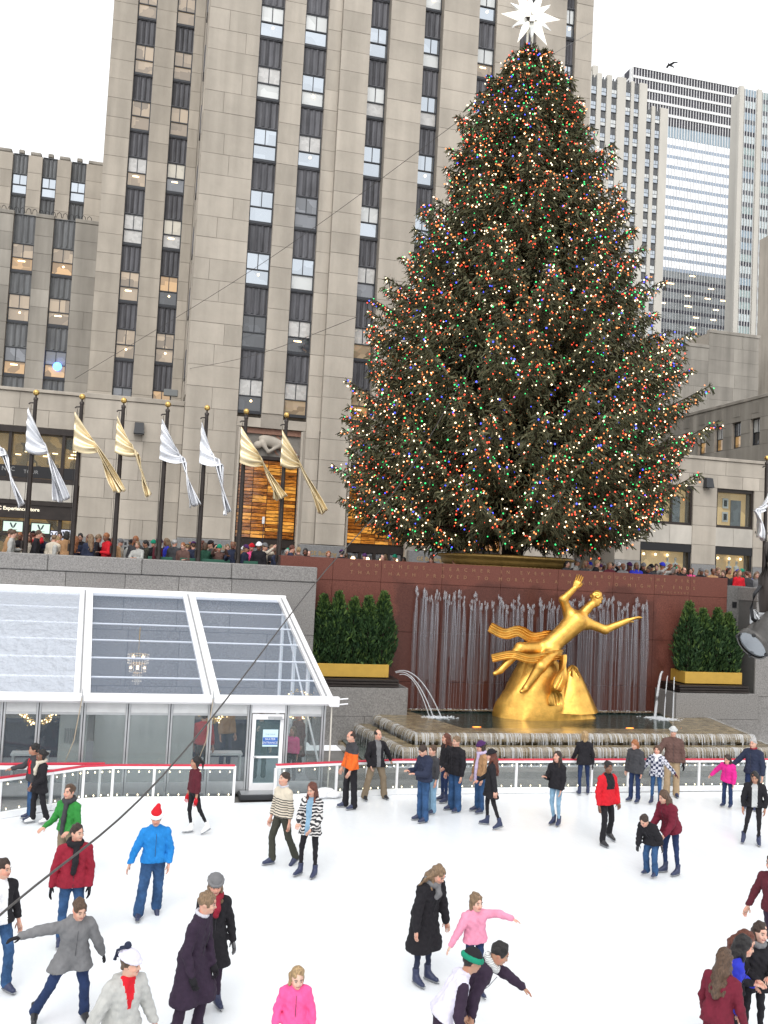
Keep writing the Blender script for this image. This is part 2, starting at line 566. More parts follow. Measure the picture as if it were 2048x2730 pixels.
def person(name, x, y, H, yaw, label, top='jacket', topc=None, legc=None, skin=None, hair='short', hairc=None,
           lean=0.0, side=0.0, legs=None, larm=ARM_DOWN, rarm=ARM_DOWN, head=(0, 0, 0), res=0.018, puff=0.0, loose=0.012,
           extras=(), skates='navy', group='skaters on the ice', build=1.0, hem=None, glove=None, feet=True, z0=0.0, build_parts=None, bare=False):
    """one figure. yaw 0 faces the camera side (-y), +90 faces +x. Limb directions are (outward, forward, up)."""
    s = H / 1.75
    lg = dict(STAND)
    if legs: lg.update(legs)
    rt = empty(name, (x, y, z0), R(yaw), label, 'person', group)
    def D(t, sd): return unit((t[0] * sd, -t[1], t[2]))
    Tl = rot_axis((1, 0, 0), R(lean)) @ rot_axis((0, 1, 0), R(side))      # torso frame (lean forward = towards -y)
    hipz = 0.93 * s
    pel = np.array((0, 0, hipz))
    T = lambda v: pel + Tl @ (np.array(v, float) * s)
    chest = T((0, 0.0, 0.30)); neck = T((0, 0.005, 0.49)); waist = T((0, 0, 0.13))
    J = {}
    for sd, n in ((1, 'l'), (-1, 'r')):
        hp = pel + np.array((0.085 * sd, 0, -0.02)) * s
        kn = hp + D(lg[n + 't'], sd) * 0.43 * s
        an = kn + D(lg[n + 's'], sd) * 0.42 * s
        J[n + 'h'], J[n + 'k'], J[n + 'a'] = hp, kn, an
        sh = T((0.172 * sd * build, 0.0, 0.405))
        arm = larm if n == 'l' else rarm
        u = Tl @ D(arm[0], sd) if len(arm) < 3 else D(arm[0], sd)
        f = Tl @ D(arm[1], sd) if len(arm) < 3 else D(arm[1], sd)
        el = sh + u * 0.285 * s; wr = el + f * 0.25 * s
        J[n + 's'], J[n + 'e'], J[n + 'w'], J[n + 'f'] = sh, el, wr, f
    # drop so that the lower foot stands on the ice
    foot = {}
    for n in 'lr':
        sd = 1 if n == 'l' else -1
        shin = D(lg[n + 's'], sd)
        tilt = lg.get(n + 'p', None)
        if tilt is None: tilt = 0
        foot[n] = R(tilt)
    low = min(J['la'][2] - 0.12 * (1 if not foot['l'] else 1.0), J['ra'][2] - 0.12)
    dz = -low
    for k in J:
        if k[1] != 'f': J[k] = J[k] + np.array((0, 0, dz))
    off = np.array((0, 0, dz))
    pel = pel + off; chest = chest + off; neck = neck + off; waist = waist + off
    hy, hp_, hr = head
    Mh = rot_axis((0, 0, 1), R(hy)) @ Tl @ rot_axis((1, 0, 0), R(hp_)) @ rot_axis((0, 1, 0), R(hr))
    Mhd = rot_axis((0, 0, 1), R(hy)) @ rot_axis((1, 0, 0), R(hp_ + lean * 0.55)) @ rot_axis((0, 1, 0), R(hr))
    hc = neck + Tl @ np.array((0, -0.005, 0.05)) * s + Mhd @ np.array((0, -0.02, 0.115)) * s
    hs = s ** 0.35 * 1.04
    if H < 1.55: hs *= 1.02
    HP = lambda v: hc + Mhd @ (np.array(v, float) * hs)
    sk = skin or 'skin_light'
    # ---- body: one continuous skin
    b = Soft(0.03)
    b.ell(HP((0, 0.012, 0.018)), np.array((0.074, 0.094, 0.1)) * hs, Mhd)
    b.ell(HP((0, -0.028, -0.045)), np.array((0.056, 0.06, 0.072)) * hs, Mhd)
    b.cone(HP((0, -0.088, 0.012)), HP((0, -0.108, -0.028)), 0.009 * hs, 0.014 * hs, 0.012)
    b.ell(HP((0, -0.072, -0.088)), np.array((0.024, 0.024, 0.02)) * hs, Mhd, 0.02)
    b.ell(HP((0, -0.084, -0.058)), np.array((0.024, 0.016, 0.011)) * hs, Mhd, 0.01)
    for sd in (1, -1):
        b.ell(HP((0.076 * sd, 0.012, -0.012)), np.array((0.011, 0.022, 0.032)) * hs, Mhd, 0.008)
        b.ell(HP((0.036 * sd, -0.07, -0.03)), np.array((0.024, 0.022, 0.022)) * hs, Mhd, 0.015)
    b.cone(HP((0, -0.078, 0.036)), HP((0, -0.076, 0.04)), 0.02 * hs, 0.02 * hs, 0.02)
    b.cone(neck + np.array((0, 0, -0.04)) * s, HP((0, 0.012, -0.06)), 0.058 * s, 0.052 * hs)
    for sd in (1, -1):
        o = Tl @ np.array((0.055 * sd * build, 0, 0)) * s
        b.cone(pel + o, waist + o * 0.85, 0.08 * s, 0.07 * s); b.cone(waist + o * 0.85, chest + o * 1.15, 0.07 * s, 0.084 * s)
        n = 'l' if sd == 1 else 'r'
        b.cone(chest + o * 1.1 + Tl @ np.array((0, 0, 0.05)) * s, J[n + 's'], 0.075 * s, 0.048 * s); b.cone(neck + Tl @ np.array((0.02 * sd, 0.01, -0.03)) * s, J[n + 's'], 0.055 * s, 0.045 * s)
        b.cone(J[n + 'h'], J[n + 'k'], 0.062 * s, 0.034 * s, 0.01); b.cone(J[n + 'k'], J[n + 'a'], 0.034 * s, 0.024 * s, 0.01)
        b.cone(J[n + 's'], J[n + 'e'], 0.047 * s, 0.038 * s); b.cone(J[n + 'e'], J[n + 'w'], 0.038 * s, 0.026 * s)
    bres = res * 1.08
    V, Q = b.solve(bres)
    mb = MB()
    body_me = None
    sm = MATS[sk] if isinstance(sk, str) else sk
    mb.v = [tuple(v) for v in V.tolist()]; mb.f = [tuple(q) for q in Q.tolist()]; mb.mi = [0] * len(Q); mb.sm = [True] * len(Q)
    # eyes, brows, lips
    for sd in (1, -1):
        e = HP((0.031 * sd, -0.079, 0.004)); mb.ball(tuple(e), 0.0115 * hs, 6, 4, 1)
        i = HP((0.031 * sd, -0.0885, 0.004)); mb.ball(tuple(i), 0.0065 * hs, 5, 4, 2)
        mb.tube([tuple(HP((0.016 * sd, -0.093, 0.026))), tuple(HP((0.034 * sd, -0.092, 0.032))), tuple(HP((0.052 * sd, -0.08, 0.026)))], 0.0042 * hs, 4, 2)
    mb.tube([tuple(HP((-0.026, -0.091, -0.057))), tuple(HP((0, -0.1, -0.059))), tuple(HP((0.026, -0.091, -0.057)))], 0.0062 * hs, 4, 3)
    for n in 'lr':
        sd = 1 if n == 'l' else -1
        hn = np.array((-sd * 1.0, -0.25, 0.0)) if abs(J[n + 'f'][2]) > 0.6 else np.array((0, -0.1, -1.0))
        if glove is None:
            hand_geo(mb, J[n + 'w'], J[n + 'f'], hn, s * 1.05, sd if abs(J[n + 'f'][2]) > 0.6 else -sd, 0.32)
    mb.build('body', [sm, MATS['eye_white'], MATS['brow'], MATS['lip']], rt)
    if glove is not None:
        for n in 'lr':
            g = MB(); sd = 1 if n == 'l' else -1
            hn = np.array((-sd * 1.0, -0.25, 0.0)) if abs(J[n + 'f'][2]) > 0.6 else np.array((0, -0.1, -1.0))
            hand_geo(g, J[n + 'w'], J[n + 'f'], hn, s * 1.2, sd if abs(J[n + 'f'][2]) > 0.6 else -sd, 0.32)
            g.build('glove', glove, rt)
    # ---- trousers
    tr = Soft(0.035); tr.wr = 0.006
    lo_ = loose
    for sd in (1, -1):
        n = 'l' if sd == 1 else 'r'
        o = Tl @ np.array((0.06 * sd * build, 0, 0)) * s
        tr.cone(pel + o, waist + o * 0.85, 0.098 * s + lo_ * 0.5, 0.09 * s)
        tr.cone(J[n + 'h'], J[n + 'k'], 0.084 * s + lo_, 0.055 * s + lo_ * 0.9, 0.02)
        tr.cone(J[n + 'k'], J[n + 'a'] + (J[n + 'k'] - J[n + 'a']) * (.12 if lo_ < .006 else (.0 if lo_ < .018 else -.06)), 0.053 * s + lo_ * 0.9, (0.04 * s + lo_ * 1.2) if lo_ < .006 else (0.058 * s + lo_), 0.02)
    tr.mesh_res = res
    link('trousers', tr.mesh('trousers', res * 1.3), legc, rt)
    # ---- top garment
    tp = Soft(0.035); tp.wr = 0.006
    tp.post = lambda X, Yy, Z: -0.0065 * np.abs(np.sin(Z * 34 + X * 21 + 5 * np.sin(X * 9 + Yy * 7))) * (0.6 + 0.4 * np.sin(Z * 8 + X * 5))
    th = 0.022 + puff
    hem_l = {'jacket': -0.06, 'sweater': -0.04, 'coat': -0.46, 'long': -0.62, 'short': 0.03}[top] if hem is None else hem
    for sd in (1, -1):
        n = 'l' if sd == 1 else 'r'
        o = Tl @ np.array((0.06 * sd * build, 0, 0)) * s
        tp.cone(pel + o, waist + o * 0.9, 0.094 * s + th, 0.08 * s + th)
        tp.cone(waist + o * 0.9, chest + o * 1.15, 0.08 * s + th, 0.092 * s + th)
        tp.cone(chest + o * 1.1 + Tl @ np.array((0, 0, 0.05)) * s, J[n + 's'], 0.078 * s + th * .8, 0.054 * s + th * 0.7); tp.cone(neck + Tl @ np.array((0.02 * sd, 0.01, -0.03)) * s, J[n + 's'], 0.06 * s + th * .5, 0.05 * s + th * .6)
        tp.cone(J[n + 's'], J[n + 'e'], 0.052 * s + th * .7, 0.042 * s + th * .65, 0.012)
        tp.cone(J[n + 'e'], J[n + 'w'] - J[n + 'f'] * 0.008, 0.042 * s + th * .65, 0.031 * s + th * .5, 0.012)
        if hem_l < -0.02:
            kd = (J[n + 'k'] - J[n + 'h']) / np.linalg.norm(J[n + 'k'] - J[n + 'h'])
            e = J[n + 'h'] + kd * min(0.42, abs(hem_l) + 0.04) * s * (1 if hem_l > -0.46 else 1.0)
            tp.cone(pel + o, e + np.array((0, 0, 0)), 0.1 * s + th, 0.104 * s + th + 0.02 * min(1, abs(hem_l) * 2), 0.06)
            if hem_l < -0.4:
                e2 = e + np.array((0.015 * sd, 0.01, -0.2)) * s
                tp.cone(e, e2, 0.118 * s + th, 0.135 * s + th, 0.08)
                tp.cone(pel, (e + (J['lh'] + J['rh']) / 2 + np.array((0, 0, hem_l)) * s) / 2, 0.11 * s, 0.12 * s, 0.08)
    up = Tl @ np.array((0, 0, 1.0))
    tp.cut(pel + np.array((0, 0, hem_l)) * s, -(up if hem_l > -0.2 else np.array((0, 0, 1.0)) * 0.75 + up * 0.25))
    tp.cone(neck + Tl @ np.array((0, 0.0, -0.06)) * s, neck + Tl @ np.array((0, 0.002, 0.012)) * s, 0.085 * s + puff * .5, 0.068 * s + puff * .6, 0.02)
    tp.cut(neck + Tl @ np.array((0, 0, 0.045)) * s, Tl @ np.array((0, 0.25, 1.0)))
    if puff > 0.012:
        per = 2 * math.pi / 0.085
        tp.post = lambda X, Yy, Z: -0.007 * np.abs(np.sin((Z + 0 * X + 0 * Yy) * per / 2))
    if 'hood' in extras:
        tp.cone(neck + Tl @ np.array((0.06, 0.07, -0.03)) * s, neck + Tl @ np.array((-0.06, 0.07, -0.03)) * s, 0.06 * s, 0.06 * s, 0.03)
    me = tp.mesh('jacket', res)
    nm = {'jacket': 'jacket', 'sweater': 'sweater', 'coat': 'coat', 'long': 'coat', 'short': 'shirt'}[top]
    tc = topc if isinstance(topc, (list, tuple)) else [topc]
    tobj = link(nm, me, list(tc), rt)
    if len(tc) > 1:        # second cloth: yoke and shoulders
        co = np.zeros(len(me.vertices) * 3, np.float32); me.vertices.foreach_get('co', co); co = co.reshape(-1, 3)
        loc = (co - pel) @ Tl / s
        li = np.zeros(len(me.loops), np.int32); me.loops.foreach_get('vertex_index', li)
        pz = loc[li].reshape(-1, 4, 3).mean(1)
        mode = extras_mode(extras)
        if mode == 'yoke': sel = pz[:, 2] > 0.30
        elif mode == 'front': sel = (pz[:, 1] < 0.0) & (np.abs(pz[:, 0]) < 0.055 + 0.05 * np.clip(pz[:, 2] - 0.1, 0, 1)) & (pz[:, 2] > -0.2)
        elif mode == 'vneck': sel = (pz[:, 1] < 0.0) & (np.abs(pz[:, 0]) < 0.02 + 0.22 * np.clip(pz[:, 2] - 0.24, 0, 1)) & (pz[:, 2] > 0.2)
        elif mode == 'bib': sel = (pz[:, 1] < 0.02) & (np.abs(pz[:, 0]) < 0.12) & (pz[:, 2] > 0.2)
        elif mode == 'chest_side': sel = (pz[:, 2] > 0.12) & (np.abs(pz[:, 0]) > 0.04) & (pz[:, 2] < 0.42) & (np.abs(pz[:, 0]) < 0.15)
        elif mode == 'sleeves': sel = np.abs(pz[:, 0]) > 0.21
        else: sel = np.zeros(len(pz), bool)
        me.polygons.foreach_set('material_index', sel.astype(np.int32))
    # zip / placket
    if top in ('jacket', 'coat', 'long') and 'plain' not in extras:
        z = MB()
        pts = []
        for t in np.linspace(hem_l + 0.03 if hem_l > -0.2 else -0.1, 0.42, 9):
            rr = 0.1 + th / s + 0.012
            pts.append(tuple(pel + Tl @ np.array((0.004, -(rr + (0.012 if t > 0.2 else 0.0)), t)) * s))
        z.tube(pts, 0.0035, 4)
        z.build('zip', MATS['zip_dark'], rt)
    # ---- hair and hats
    hcm = hairc
    if hair != 'none':
        hr_ = Soft(0.02)
        hr_.wr = 0.0075
        g = 1.0
        hr_.ell(HP((0, 0.018, 0.028)), np.array((0.083, 0.101, 0.107)) * hs, Mhd)
        if hair in ('long', 'pony', 'bob', 'flow', 'bun'):
            for sd in (1, -1):
                hr_.cone(HP((0.058 * sd, 0.02, 0.03)), HP((0.072 * sd, 0.02, -0.09)), 0.04 * hs, 0.026 * hs)
        if hair == 'bob':
            hr_.cone(HP((0, 0.05, 0)), HP((0, 0.07, -0.1)), 0.075 * hs, 0.06 * hs)
        if hair in ('long', 'flow'):
            hr_.cone(HP((0, 0.05, 0)), HP((0, 0.085, -0.13)), 0.075 * hs, 0.07 * hs)
            e = neck + Tl @ np.array((0, 0.13, -0.26)) * s
            hr_.cone(HP((0, 0.085, -0.13)), e, 0.07 * hs, 0.045 * hs, 0.03)
            for sd in (1, -1):
                e = neck + Tl @ np.array((0.085 * sd, -0.085, -0.2 if hair == 'long' else -0.12)) * s
                hr_.cone(HP((0.07 * sd, 0.0, -0.07)), e, 0.028 * hs, 0.016 * hs)
                e = neck + Tl @ np.array((0.09 * sd, 0.1, -0.24)) * s
                hr_.cone(HP((0.06 * sd, 0.05, -0.07)), e, 0.04 * hs, 0.02 * hs)
            if hair == 'flow':
                for q in range(3):
                    hr_.cone(HP((-0.07, 0.02, 0.0 - 0.02 * q)), HP((-0.2 - 0.02 * q, 0.06, -0.1 - 0.05 * q)), 0.024 * hs, 0.007 * hs)
                    hr_.cone(HP((0.06, 0.0, 0.05)), HP((0.22 + 0.02 * q, 0.03, -0.12 - 0.03 * q)), 0.018 * hs, 0.006 * hs)
        if hair == 'pony':
            hr_.cone(HP((0, 0.1, 0.05)), HP((0, 0.17, -0.02)), 0.035 * hs, 0.032 * hs); hr_.cone(HP((0, 0.17, -0.02)), HP((0, 0.18, -0.17)), 0.032 * hs, 0.012 * hs)
        if hair == 'bun':
            hr_.ell(HP((0, 0.125, 0.02)), np.array((0.045, 0.045, 0.045)) * hs, Mhd)
        # face opening and hairline
        hr_.carve(HP((0, -0.105, -0.045)), np.array((0.073, 0.075, 0.118)) * hs, Mhd)
        if hair in ('short', 'crop', 'bald'):
            hr_.cut(HP((0, 0.0, -0.05)), Mhd @ np.array((0, -0.5, -1.0)))
            hr_.carve(HP((0, -0.11, -0.06)), np.array((0.11, 0.085, 0.09)) * hs, Mhd)
        if hair == 'bald':
            hr_.carve(HP((0, -0.03, 0.09)), np.array((0.068, 0.1, 0.075)) * hs, Mhd)
        link('hair', hr_.mesh('hair', res * 0.75), hcm, rt)
    for ex in extras:
        if not isinstance(ex, tuple): continue
        if ex[0] in ('beanie', 'santa', 'bobble'):
            h = Soft(0.02); h.wr = 0.002
            h.ell(HP((0, 0.015, 0.045)), np.array((0.094, 0.112, 0.112)) * hs, Mhd)
            if ex[0] == 'santa': h.cone(HP((0, 0.03, 0.12)), HP((0.02, 0.06, 0.17)), 0.06 * hs, 0.04 * hs)
            h.cut(HP((0, 0, 0.04)), Mhd @ np.array((0, 0.22, -1.0)))
            ho = link('hat', h.mesh('hat', res * 0.75), ex[1], rt)
            bnd = Soft(0.01)
            for a in range(12):
                t0, t1 = 2 * math.pi * a / 12, 2 * math.pi * (a + 1) / 12
                q = lambda t: HP((0.09 * math.cos(t), 0.012 + 0.108 * math.sin(t), 0.062 + 0.026 * math.sin(t)))
                bnd.cone(q(t0), q(t1), (0.021 if ex[0] != 'santa' else 0.03) * hs, (0.021 if ex[0] != 'santa' else 0.03) * hs)
            link('hat_band', bnd.mesh('hat_band', res * 0.75), ex[2], ho)
            if len(ex) > 3:
                pm = MB(); pm.ball(tuple(HP((0, 0.06, 0.175))), 0.04 * hs, 8, 6)
                if ex[0] == 'bobble':
                    for sd in (1, -1): pm.tube([tuple(HP((0.02 * sd, 0.07, 0.16))), tuple(HP((0.04 * sd, 0.15, 0.12))), tuple(HP((0.04 * sd, 0.16, 0.02)))], [0.012, 0.014, 0.02], 6)
                pm.build('pompom', ex[3], ho)
        if ex[0] == 'cap':
            h = Soft(0.015)
            h.ell(HP((0, 0.015, 0.045)), np.array((0.092, 0.11, 0.1)) * hs, Mhd)
            h.cut(HP((0, 0, 0.03)), Mhd @ np.array((0, 0.1, -1.0)))
            ho = link('hat', h.mesh('hat', res * .75), ex[1], rt)
            bnd = Soft(0.01)
            for a in range(12):
                t0, t1 = 2 * math.pi * a / 12, 2 * math.pi * (a + 1) / 12
                q = lambda t: HP((0.088 * math.cos(t), 0.013 + 0.106 * math.sin(t), 0.035))
                bnd.cone(q(t0), q(t1), 0.03 * hs, 0.03 * hs)
            link('hat_band', bnd.mesh('hat_band', res * .75), ex[2], ho)
        if ex[0] == 'scarf':
            sc = Soft(0.02); sc.wr = 0.004
            for a in range(10):
                t0, t1 = 2 * math.pi * a / 10, 2 * math.pi * (a + 1) / 10
                q = lambda t: neck + Tl @ np.array((0.085 * math.cos(t), -0.005 + 0.09 * math.sin(t), 0.02 + 0.02 * math.sin(t))) * s
                sc.cone(q(t0), q(t1), 0.042 * s, 0.042 * s)
            ln = ex[2] if len(ex) > 2 else 0.3
            if ln > 0:
                a0 = neck + Tl @ np.array((0.02, -0.1, -0.02)) * s
                a1 = neck + Tl @ np.array((0.015, -0.155, -0.05 - ln * .5)) * s
                a2 = neck + Tl @ np.array((-0.005, -0.15, -0.05 - ln)) * s
                sc.cone(a0, a1, 0.042 * s, 0.045 * s); sc.cone(a1, a2, 0.045 * s, 0.04 * s)
            link('scarf', sc.mesh('scarf', res * 0.9), ex[1], rt)
        if ex[0] == 'collar':
            cl = Soft(0.012)
            for a in range(10):
                t0, t1 = 2 * math.pi * a / 10, 2 * math.pi * (a + 1) / 10
                q = lambda t: neck + Tl @ np.array((0.068 * math.cos(t), 0.0 + 0.068 * math.sin(t), 0.035 + 0.012 * math.sin(t))) * s
                cl.cone(q(t0), q(t1), 0.02 * s, 0.02 * s)
            link('collar', cl.mesh('collar', res * 0.8), ex[1], rt)
    # ---- skates
    if feet:
        for n in 'lr':
            sd = 1 if n == 'l' else -1
            a = J[n + 'a']
            tilt = foot[n]
            toe = lg.get(n + 'y', 8) * sd
            Mf = Matrix.Rotation(R(toe), 4, 'Z') @ Matrix.Rotation(tilt, 4, 'X')
            org = Vector(a) - (Mf.to_3x3() @ Vector((0, 0.03, 0.12)) * (s if s < 1 else 1))
            bm_ = {'navy': 'skate_navy', 'white': 'skate_white', 'black': 'skate_black'}[skates]
            so = link('skate', SKATE_ME, MATS[bm_], rt)
            if len(SKATE_ME.materials) and so.material_slots[0].link != 'OBJECT':
                so.material_slots[0].link = 'OBJECT'; so.material_slots[0].material = MATS[bm_]
            sf = s if s < 1 else 1.05
            so.matrix_local = Matrix.Translation(org) @ Mf @ Matrix.Diagonal((sf, sf, sf, 1))
            bo = link('blade', BLADE_ME, MATS['steel'], so)
    return rt

def extras_mode(ex):
    for m in ('yoke', 'front', 'vneck', 'bib', 'chest_side', 'sleeves'):
        if m in ex: return m
    return None
# ------------------------------------------------------------------ cloth, skin, hair colours
def skin(name, c):
    m, nt, n, l, b = nodes_of(name)
    b.inputs['Base Color'].default_value = (*c, 1)
    b.inputs['Roughness'].default_value = 0.5
    b.inputs['Subsurface Weight'].default_value = 0.0
    tc = n.new('ShaderNodeTexCoord'); nz = n.new('ShaderNodeTexNoise'); nz.inputs['Scale'].default_value = 14
    l.new(tc.outputs['Object'], nz.inputs['Vector'])
    mx = n.new('ShaderNodeMix'); mx.data_type = 'RGBA'
    mx.inputs[6].default_value = (*c, 1); mx.inputs[7].default_value = (min(1, c[0] * 1.1), c[1] * 0.78, c[2] * 0.74, 1)
    mr = n.new('ShaderNodeMapRange'); mr.inputs['From Min'].default_value = 0.42; mr.inputs['From Max'].default_value = 0.68
    l.new(nz.outputs['Fac'], mr.inputs['Value']); l.new(mr.outputs[0], mx.inputs[0])
    l.new(mx.outputs[2], b.inputs['Base Color'])
    MATS[name] = m
skin('skin_light', (0.56, 0.34, 0.25)); skin('skin_fair', (0.62, 0.40, 0.31)); skin('skin_tan', (0.38, 0.21, 0.135)); skin('skin_brown', (0.17, 0.085, 0.05))
mat('eye_white', (0.36, 0.29, 0.25), 0.35); mat('brow', (0.075, 0.045, 0.032), 0.6); mat('lip', (0.36, 0.13, 0.12), 0.45)
mat('zip_dark', (0.03, 0.03, 0.035), 0.5); mat('steel', (0.3, 0.31, 0.33), 0.4, 0.6)
mat('skate_navy', (0.022, 0.03, 0.075), 0.5, vary=0.25, scale=20); mat('skate_white', (0.75, 0.75, 0.74), 0.45, vary=0.06, scale=20); mat('skate_black', (0.015, 0.015, 0.018), 0.45)

def cloth(name, c, rough=0.85, vary=0.15, bump=0.8):
    return mat('cloth_' + name, c, rough, vary=vary, scale=7, bump=bump, bscale=13, spec=0.25, detail=8, stretch=(1.3, 1.3, .7))
def hairm(name, c):
    return mat('hair_' + name, c, 0.45, vary=0.6, scale=24, stretch=(3.2, 3.2, 0.3), bump=1.0, bscale=30, spec=0.45)
HB = hairm('black', (0.012, 0.010, 0.010)); HD = hairm('dark_brown', (0.035, 0.02, 0.014)); HM = hairm('brown', (0.085, 0.048, 0.028))
HL = hairm('blonde', (0.36, 0.24, 0.12)); HF = hairm('fair', (0.20, 0.13, 0.075)); HA = hairm('auburn', (0.11, 0.032, 0.018)); HG = hairm('grey', (0.42, 0.41, 0.40)); HR = hairm('ginger', (0.3, 0.11, 0.04))
BLACK = cloth('black', (0.014, 0.013, 0.016)); NAVY = cloth('navy', (0.022, 0.028, 0.055)); CHAR = cloth('charcoal', (0.045, 0.045, 0.05))
DKPLUM = cloth('dark_plum', (0.03, 0.018, 0.035)); GREY = cloth('grey', (0.16, 0.16, 0.165)); LGREY = cloth('light_grey', (0.40, 0.40, 0.38))
MGREY = cloth('mid_grey', (0.105, 0.105, 0.105)); PLGREY = cloth('pale_grey', (0.5, 0.5, 0.55))
RED = cloth('red', (0.52, 0.012, 0.022)); CRIM = cloth('crimson', (0.24, 0.014, 0.03)); BURG = cloth('burgundy', (0.13, 0.012, 0.026)); MAROON = cloth('maroon', (0.085, 0.014, 0.022))
GREEN = cloth('green', (0.03, 0.21, 0.04)); BLUE = cloth('blue', (0.015, 0.19, 0.52)); ROYAL = cloth('royal_blue', (0.025, 0.035, 0.42)); ORANGE = cloth('orange', (0.72, 0.13, 0.02))
PINK = cloth('hot_pink', (0.78, 0.09, 0.27)); MAGENTA = cloth('magenta', (0.6, 0.02, 0.22)); ROSE = cloth('rose', (0.66, 0.25, 0.36)); WHITE = cloth('white', (0.74, 0.74, 0.76)); LILWHITE = cloth('lilac_white', (0.62, 0.60, 0.70))
CREAM = cloth('cream', (0.55, 0.49, 0.40)); TAN = cloth('tan', (0.35, 0.2, 0.1)); KHAKI = cloth('khaki', (0.2, 0.155, 0.105)); BEIGE = cloth('beige', (0.36, 0.26, 0.16)); BROWN = cloth('brown', (0.115, 0.065, 0.055))
JEAN = mat('cloth_denim', (0.03, 0.075, 0.17), 0.85, vary=0.5, scale=5, bump=0.4, bscale=80, spec=0.2)
JEAN_D = mat('cloth_dark_denim', (0.018, 0.032, 0.085), 0.85, vary=0.35, scale=5, bump=0.4, bscale=80, spec=0.2)
JEAN_L = mat('cloth_pale_denim', (0.2, 0.33, 0.45), 0.85, vary=0.3, scale=5, bump=0.4, bscale=80, spec=0.2)
PURPLE = cloth('purple', (0.06, 0.02, 0.09)); LILAC = cloth('lilac', (0.48, 0.40, 0.56)); TEALG = cloth('teal_green', (0.01, 0.22, 0.13)); OLIVE = cloth('olive', (0.045, 0.045, 0.035)); DKGREEN = cloth('dark_green', (0.02, 0.07, 0.045))

def pattern_cloth(name, c1, c2, kind, sc=1.0):
    m, nt, n, l, b = nodes_of(name)
    b.inputs['Roughness'].default_value = 0.85; b.inputs['Specular IOR Level'].default_value = 0.25
    tc = n.new('ShaderNodeTexCoord')
    if kind == 'breton':      # narrow dark hoops on the lower half of a cream sweater
        sp = n.new('ShaderNodeSeparateXYZ'); l.new(tc.outputs['Object'], sp.inputs[0])
        m1 = n.new('ShaderNodeMath'); m1.operation = 'MULTIPLY'; m1.inputs[1].default_value = 1 / 0.046; l.new(sp.outputs['Z'], m1.inputs[0])
        fr = n.new('ShaderNodeMath'); fr.operation = 'FRACT'; l.new(m1.outputs[0], fr.inputs[0])
        gt = n.new('ShaderNodeMath'); gt.operation = 'GREATER_THAN'; gt.inputs[1].default_value = 0.62; l.new(fr.outputs[0], gt.inputs[0])
        lt = n.new('ShaderNodeMath'); lt.operation = 'LESS_THAN'; lt.inputs[1].default_value = 1.30; l.new(sp.outputs['Z'], lt.inputs[0])
        mu = n.new('ShaderNodeMath'); mu.operation = 'MULTIPLY'; l.new(gt.outputs[0], mu.inputs[0]); l.new(lt.outputs[0], mu.inputs[1]); fac = mu.outputs[0]
    elif kind == 'zebra':
        wv = n.new('ShaderNodeTexWave'); wv.inputs['Scale'].default_value = 5.0; wv.inputs['Distortion'].default_value = 9; wv.inputs['Detail'].default_value = 2; wv.inputs['Detail Scale'].default_value = 1.2
        wv.bands_direction = 'Z'; l.new(tc.outputs['Object'], wv.inputs['Vector'])
        gt = n.new('ShaderNodeMath'); gt.operation = 'GREATER_THAN'; gt.inputs[1].default_value = 0.6; l.new(wv.outputs['Fac'], gt.inputs[0]); fac = gt.outputs[0]
    elif kind == 'check':
        ck = n.new('ShaderNodeTexChecker'); ck.inputs['Scale'].default_value = 15 * sc; l.new(tc.outputs['Object'], ck.inputs['Vector']); fac = ck.outputs['Fac']
    else:                     # hoops all over
        wv = n.new('ShaderNodeTexWave'); wv.inputs['Scale'].default_value = 9.0 * sc; wv.bands_direction = 'Z'; l.new(tc.outputs['Object'], wv.inputs['Vector'])
        gt = n.new('ShaderNodeMath'); gt.operation = 'GREATER_THAN'; gt.inputs[1].default_value = 0.5; l.new(wv.outputs['Fac'], gt.inputs[0]); fac = gt.outputs[0]
    mx = n.new('ShaderNodeMix'); mx.data_type = 'RGBA'
    mx.inputs[6].default_value = (*c1, 1); mx.inputs[7].default_value = (*c2, 1)
    l.new(fac, mx.inputs[0]); l.new(mx.outputs[2], b.inputs['Base Color'])
    MATS[name] = m
    return m
BRETON = pattern_cloth('cloth_hooped_knit', (0.56, 0.50, 0.40), (0.03, 0.028, 0.035), 'breton')
ZEBRA = pattern_cloth('cloth_zebra', (0.03, 0.03, 0.035), (0.62, 0.6, 0.58), 'zebra')
CHECK = pattern_cloth('cloth_check', (0.03, 0.035, 0.07), (0.5, 0.5, 0.55), 'check')
STRIPE = pattern_cloth('cloth_striped_knit', (0.3, 0.31, 0.31), (0.62, 0.63, 0.62), 'hoop', 2.0)
# ------------------------------------------------------------------ setting materials
mat('ice', (0.775, 0.805, 0.825), 0.22, vary=0.05, scale=0.9, bump=0.16, bscale=14, spec=0.45, stretch=(1, 0.35, 1))
mat('asphalt', (0.05, 0.05, 0.052), 0.85, vary=0.25, scale=2, bump=0.3)
mat('paving', (0.2, 0.19, 0.18), 0.75, vary=0.2, scale=1.5, bump=0.2)
mat('ledge', (0.17, 0.165, 0.15), 0.55, vary=0.25, scale=2.5, bump=0.2)
LIME = mat('limestone', (0.44, 0.397, 0.338), 0.85, vary=0.15, scale=0.55, bump=0.25, bscale=12, objvar=0.085, spec=0.2, stretch=(1, 1, 0.5))
LIME_J = mat('limestone_joint', (0.32, 0.287, 0.245), 0.9, vary=0.1, scale=1)
LIME_D = mat('limestone_weathered', (0.36, 0.335, 0.295), 0.85, vary=0.25, scale=0.35, bump=0.25, bscale=10, objvar=0.1, spec=0.2, stretch=(1, 1, 0.35))
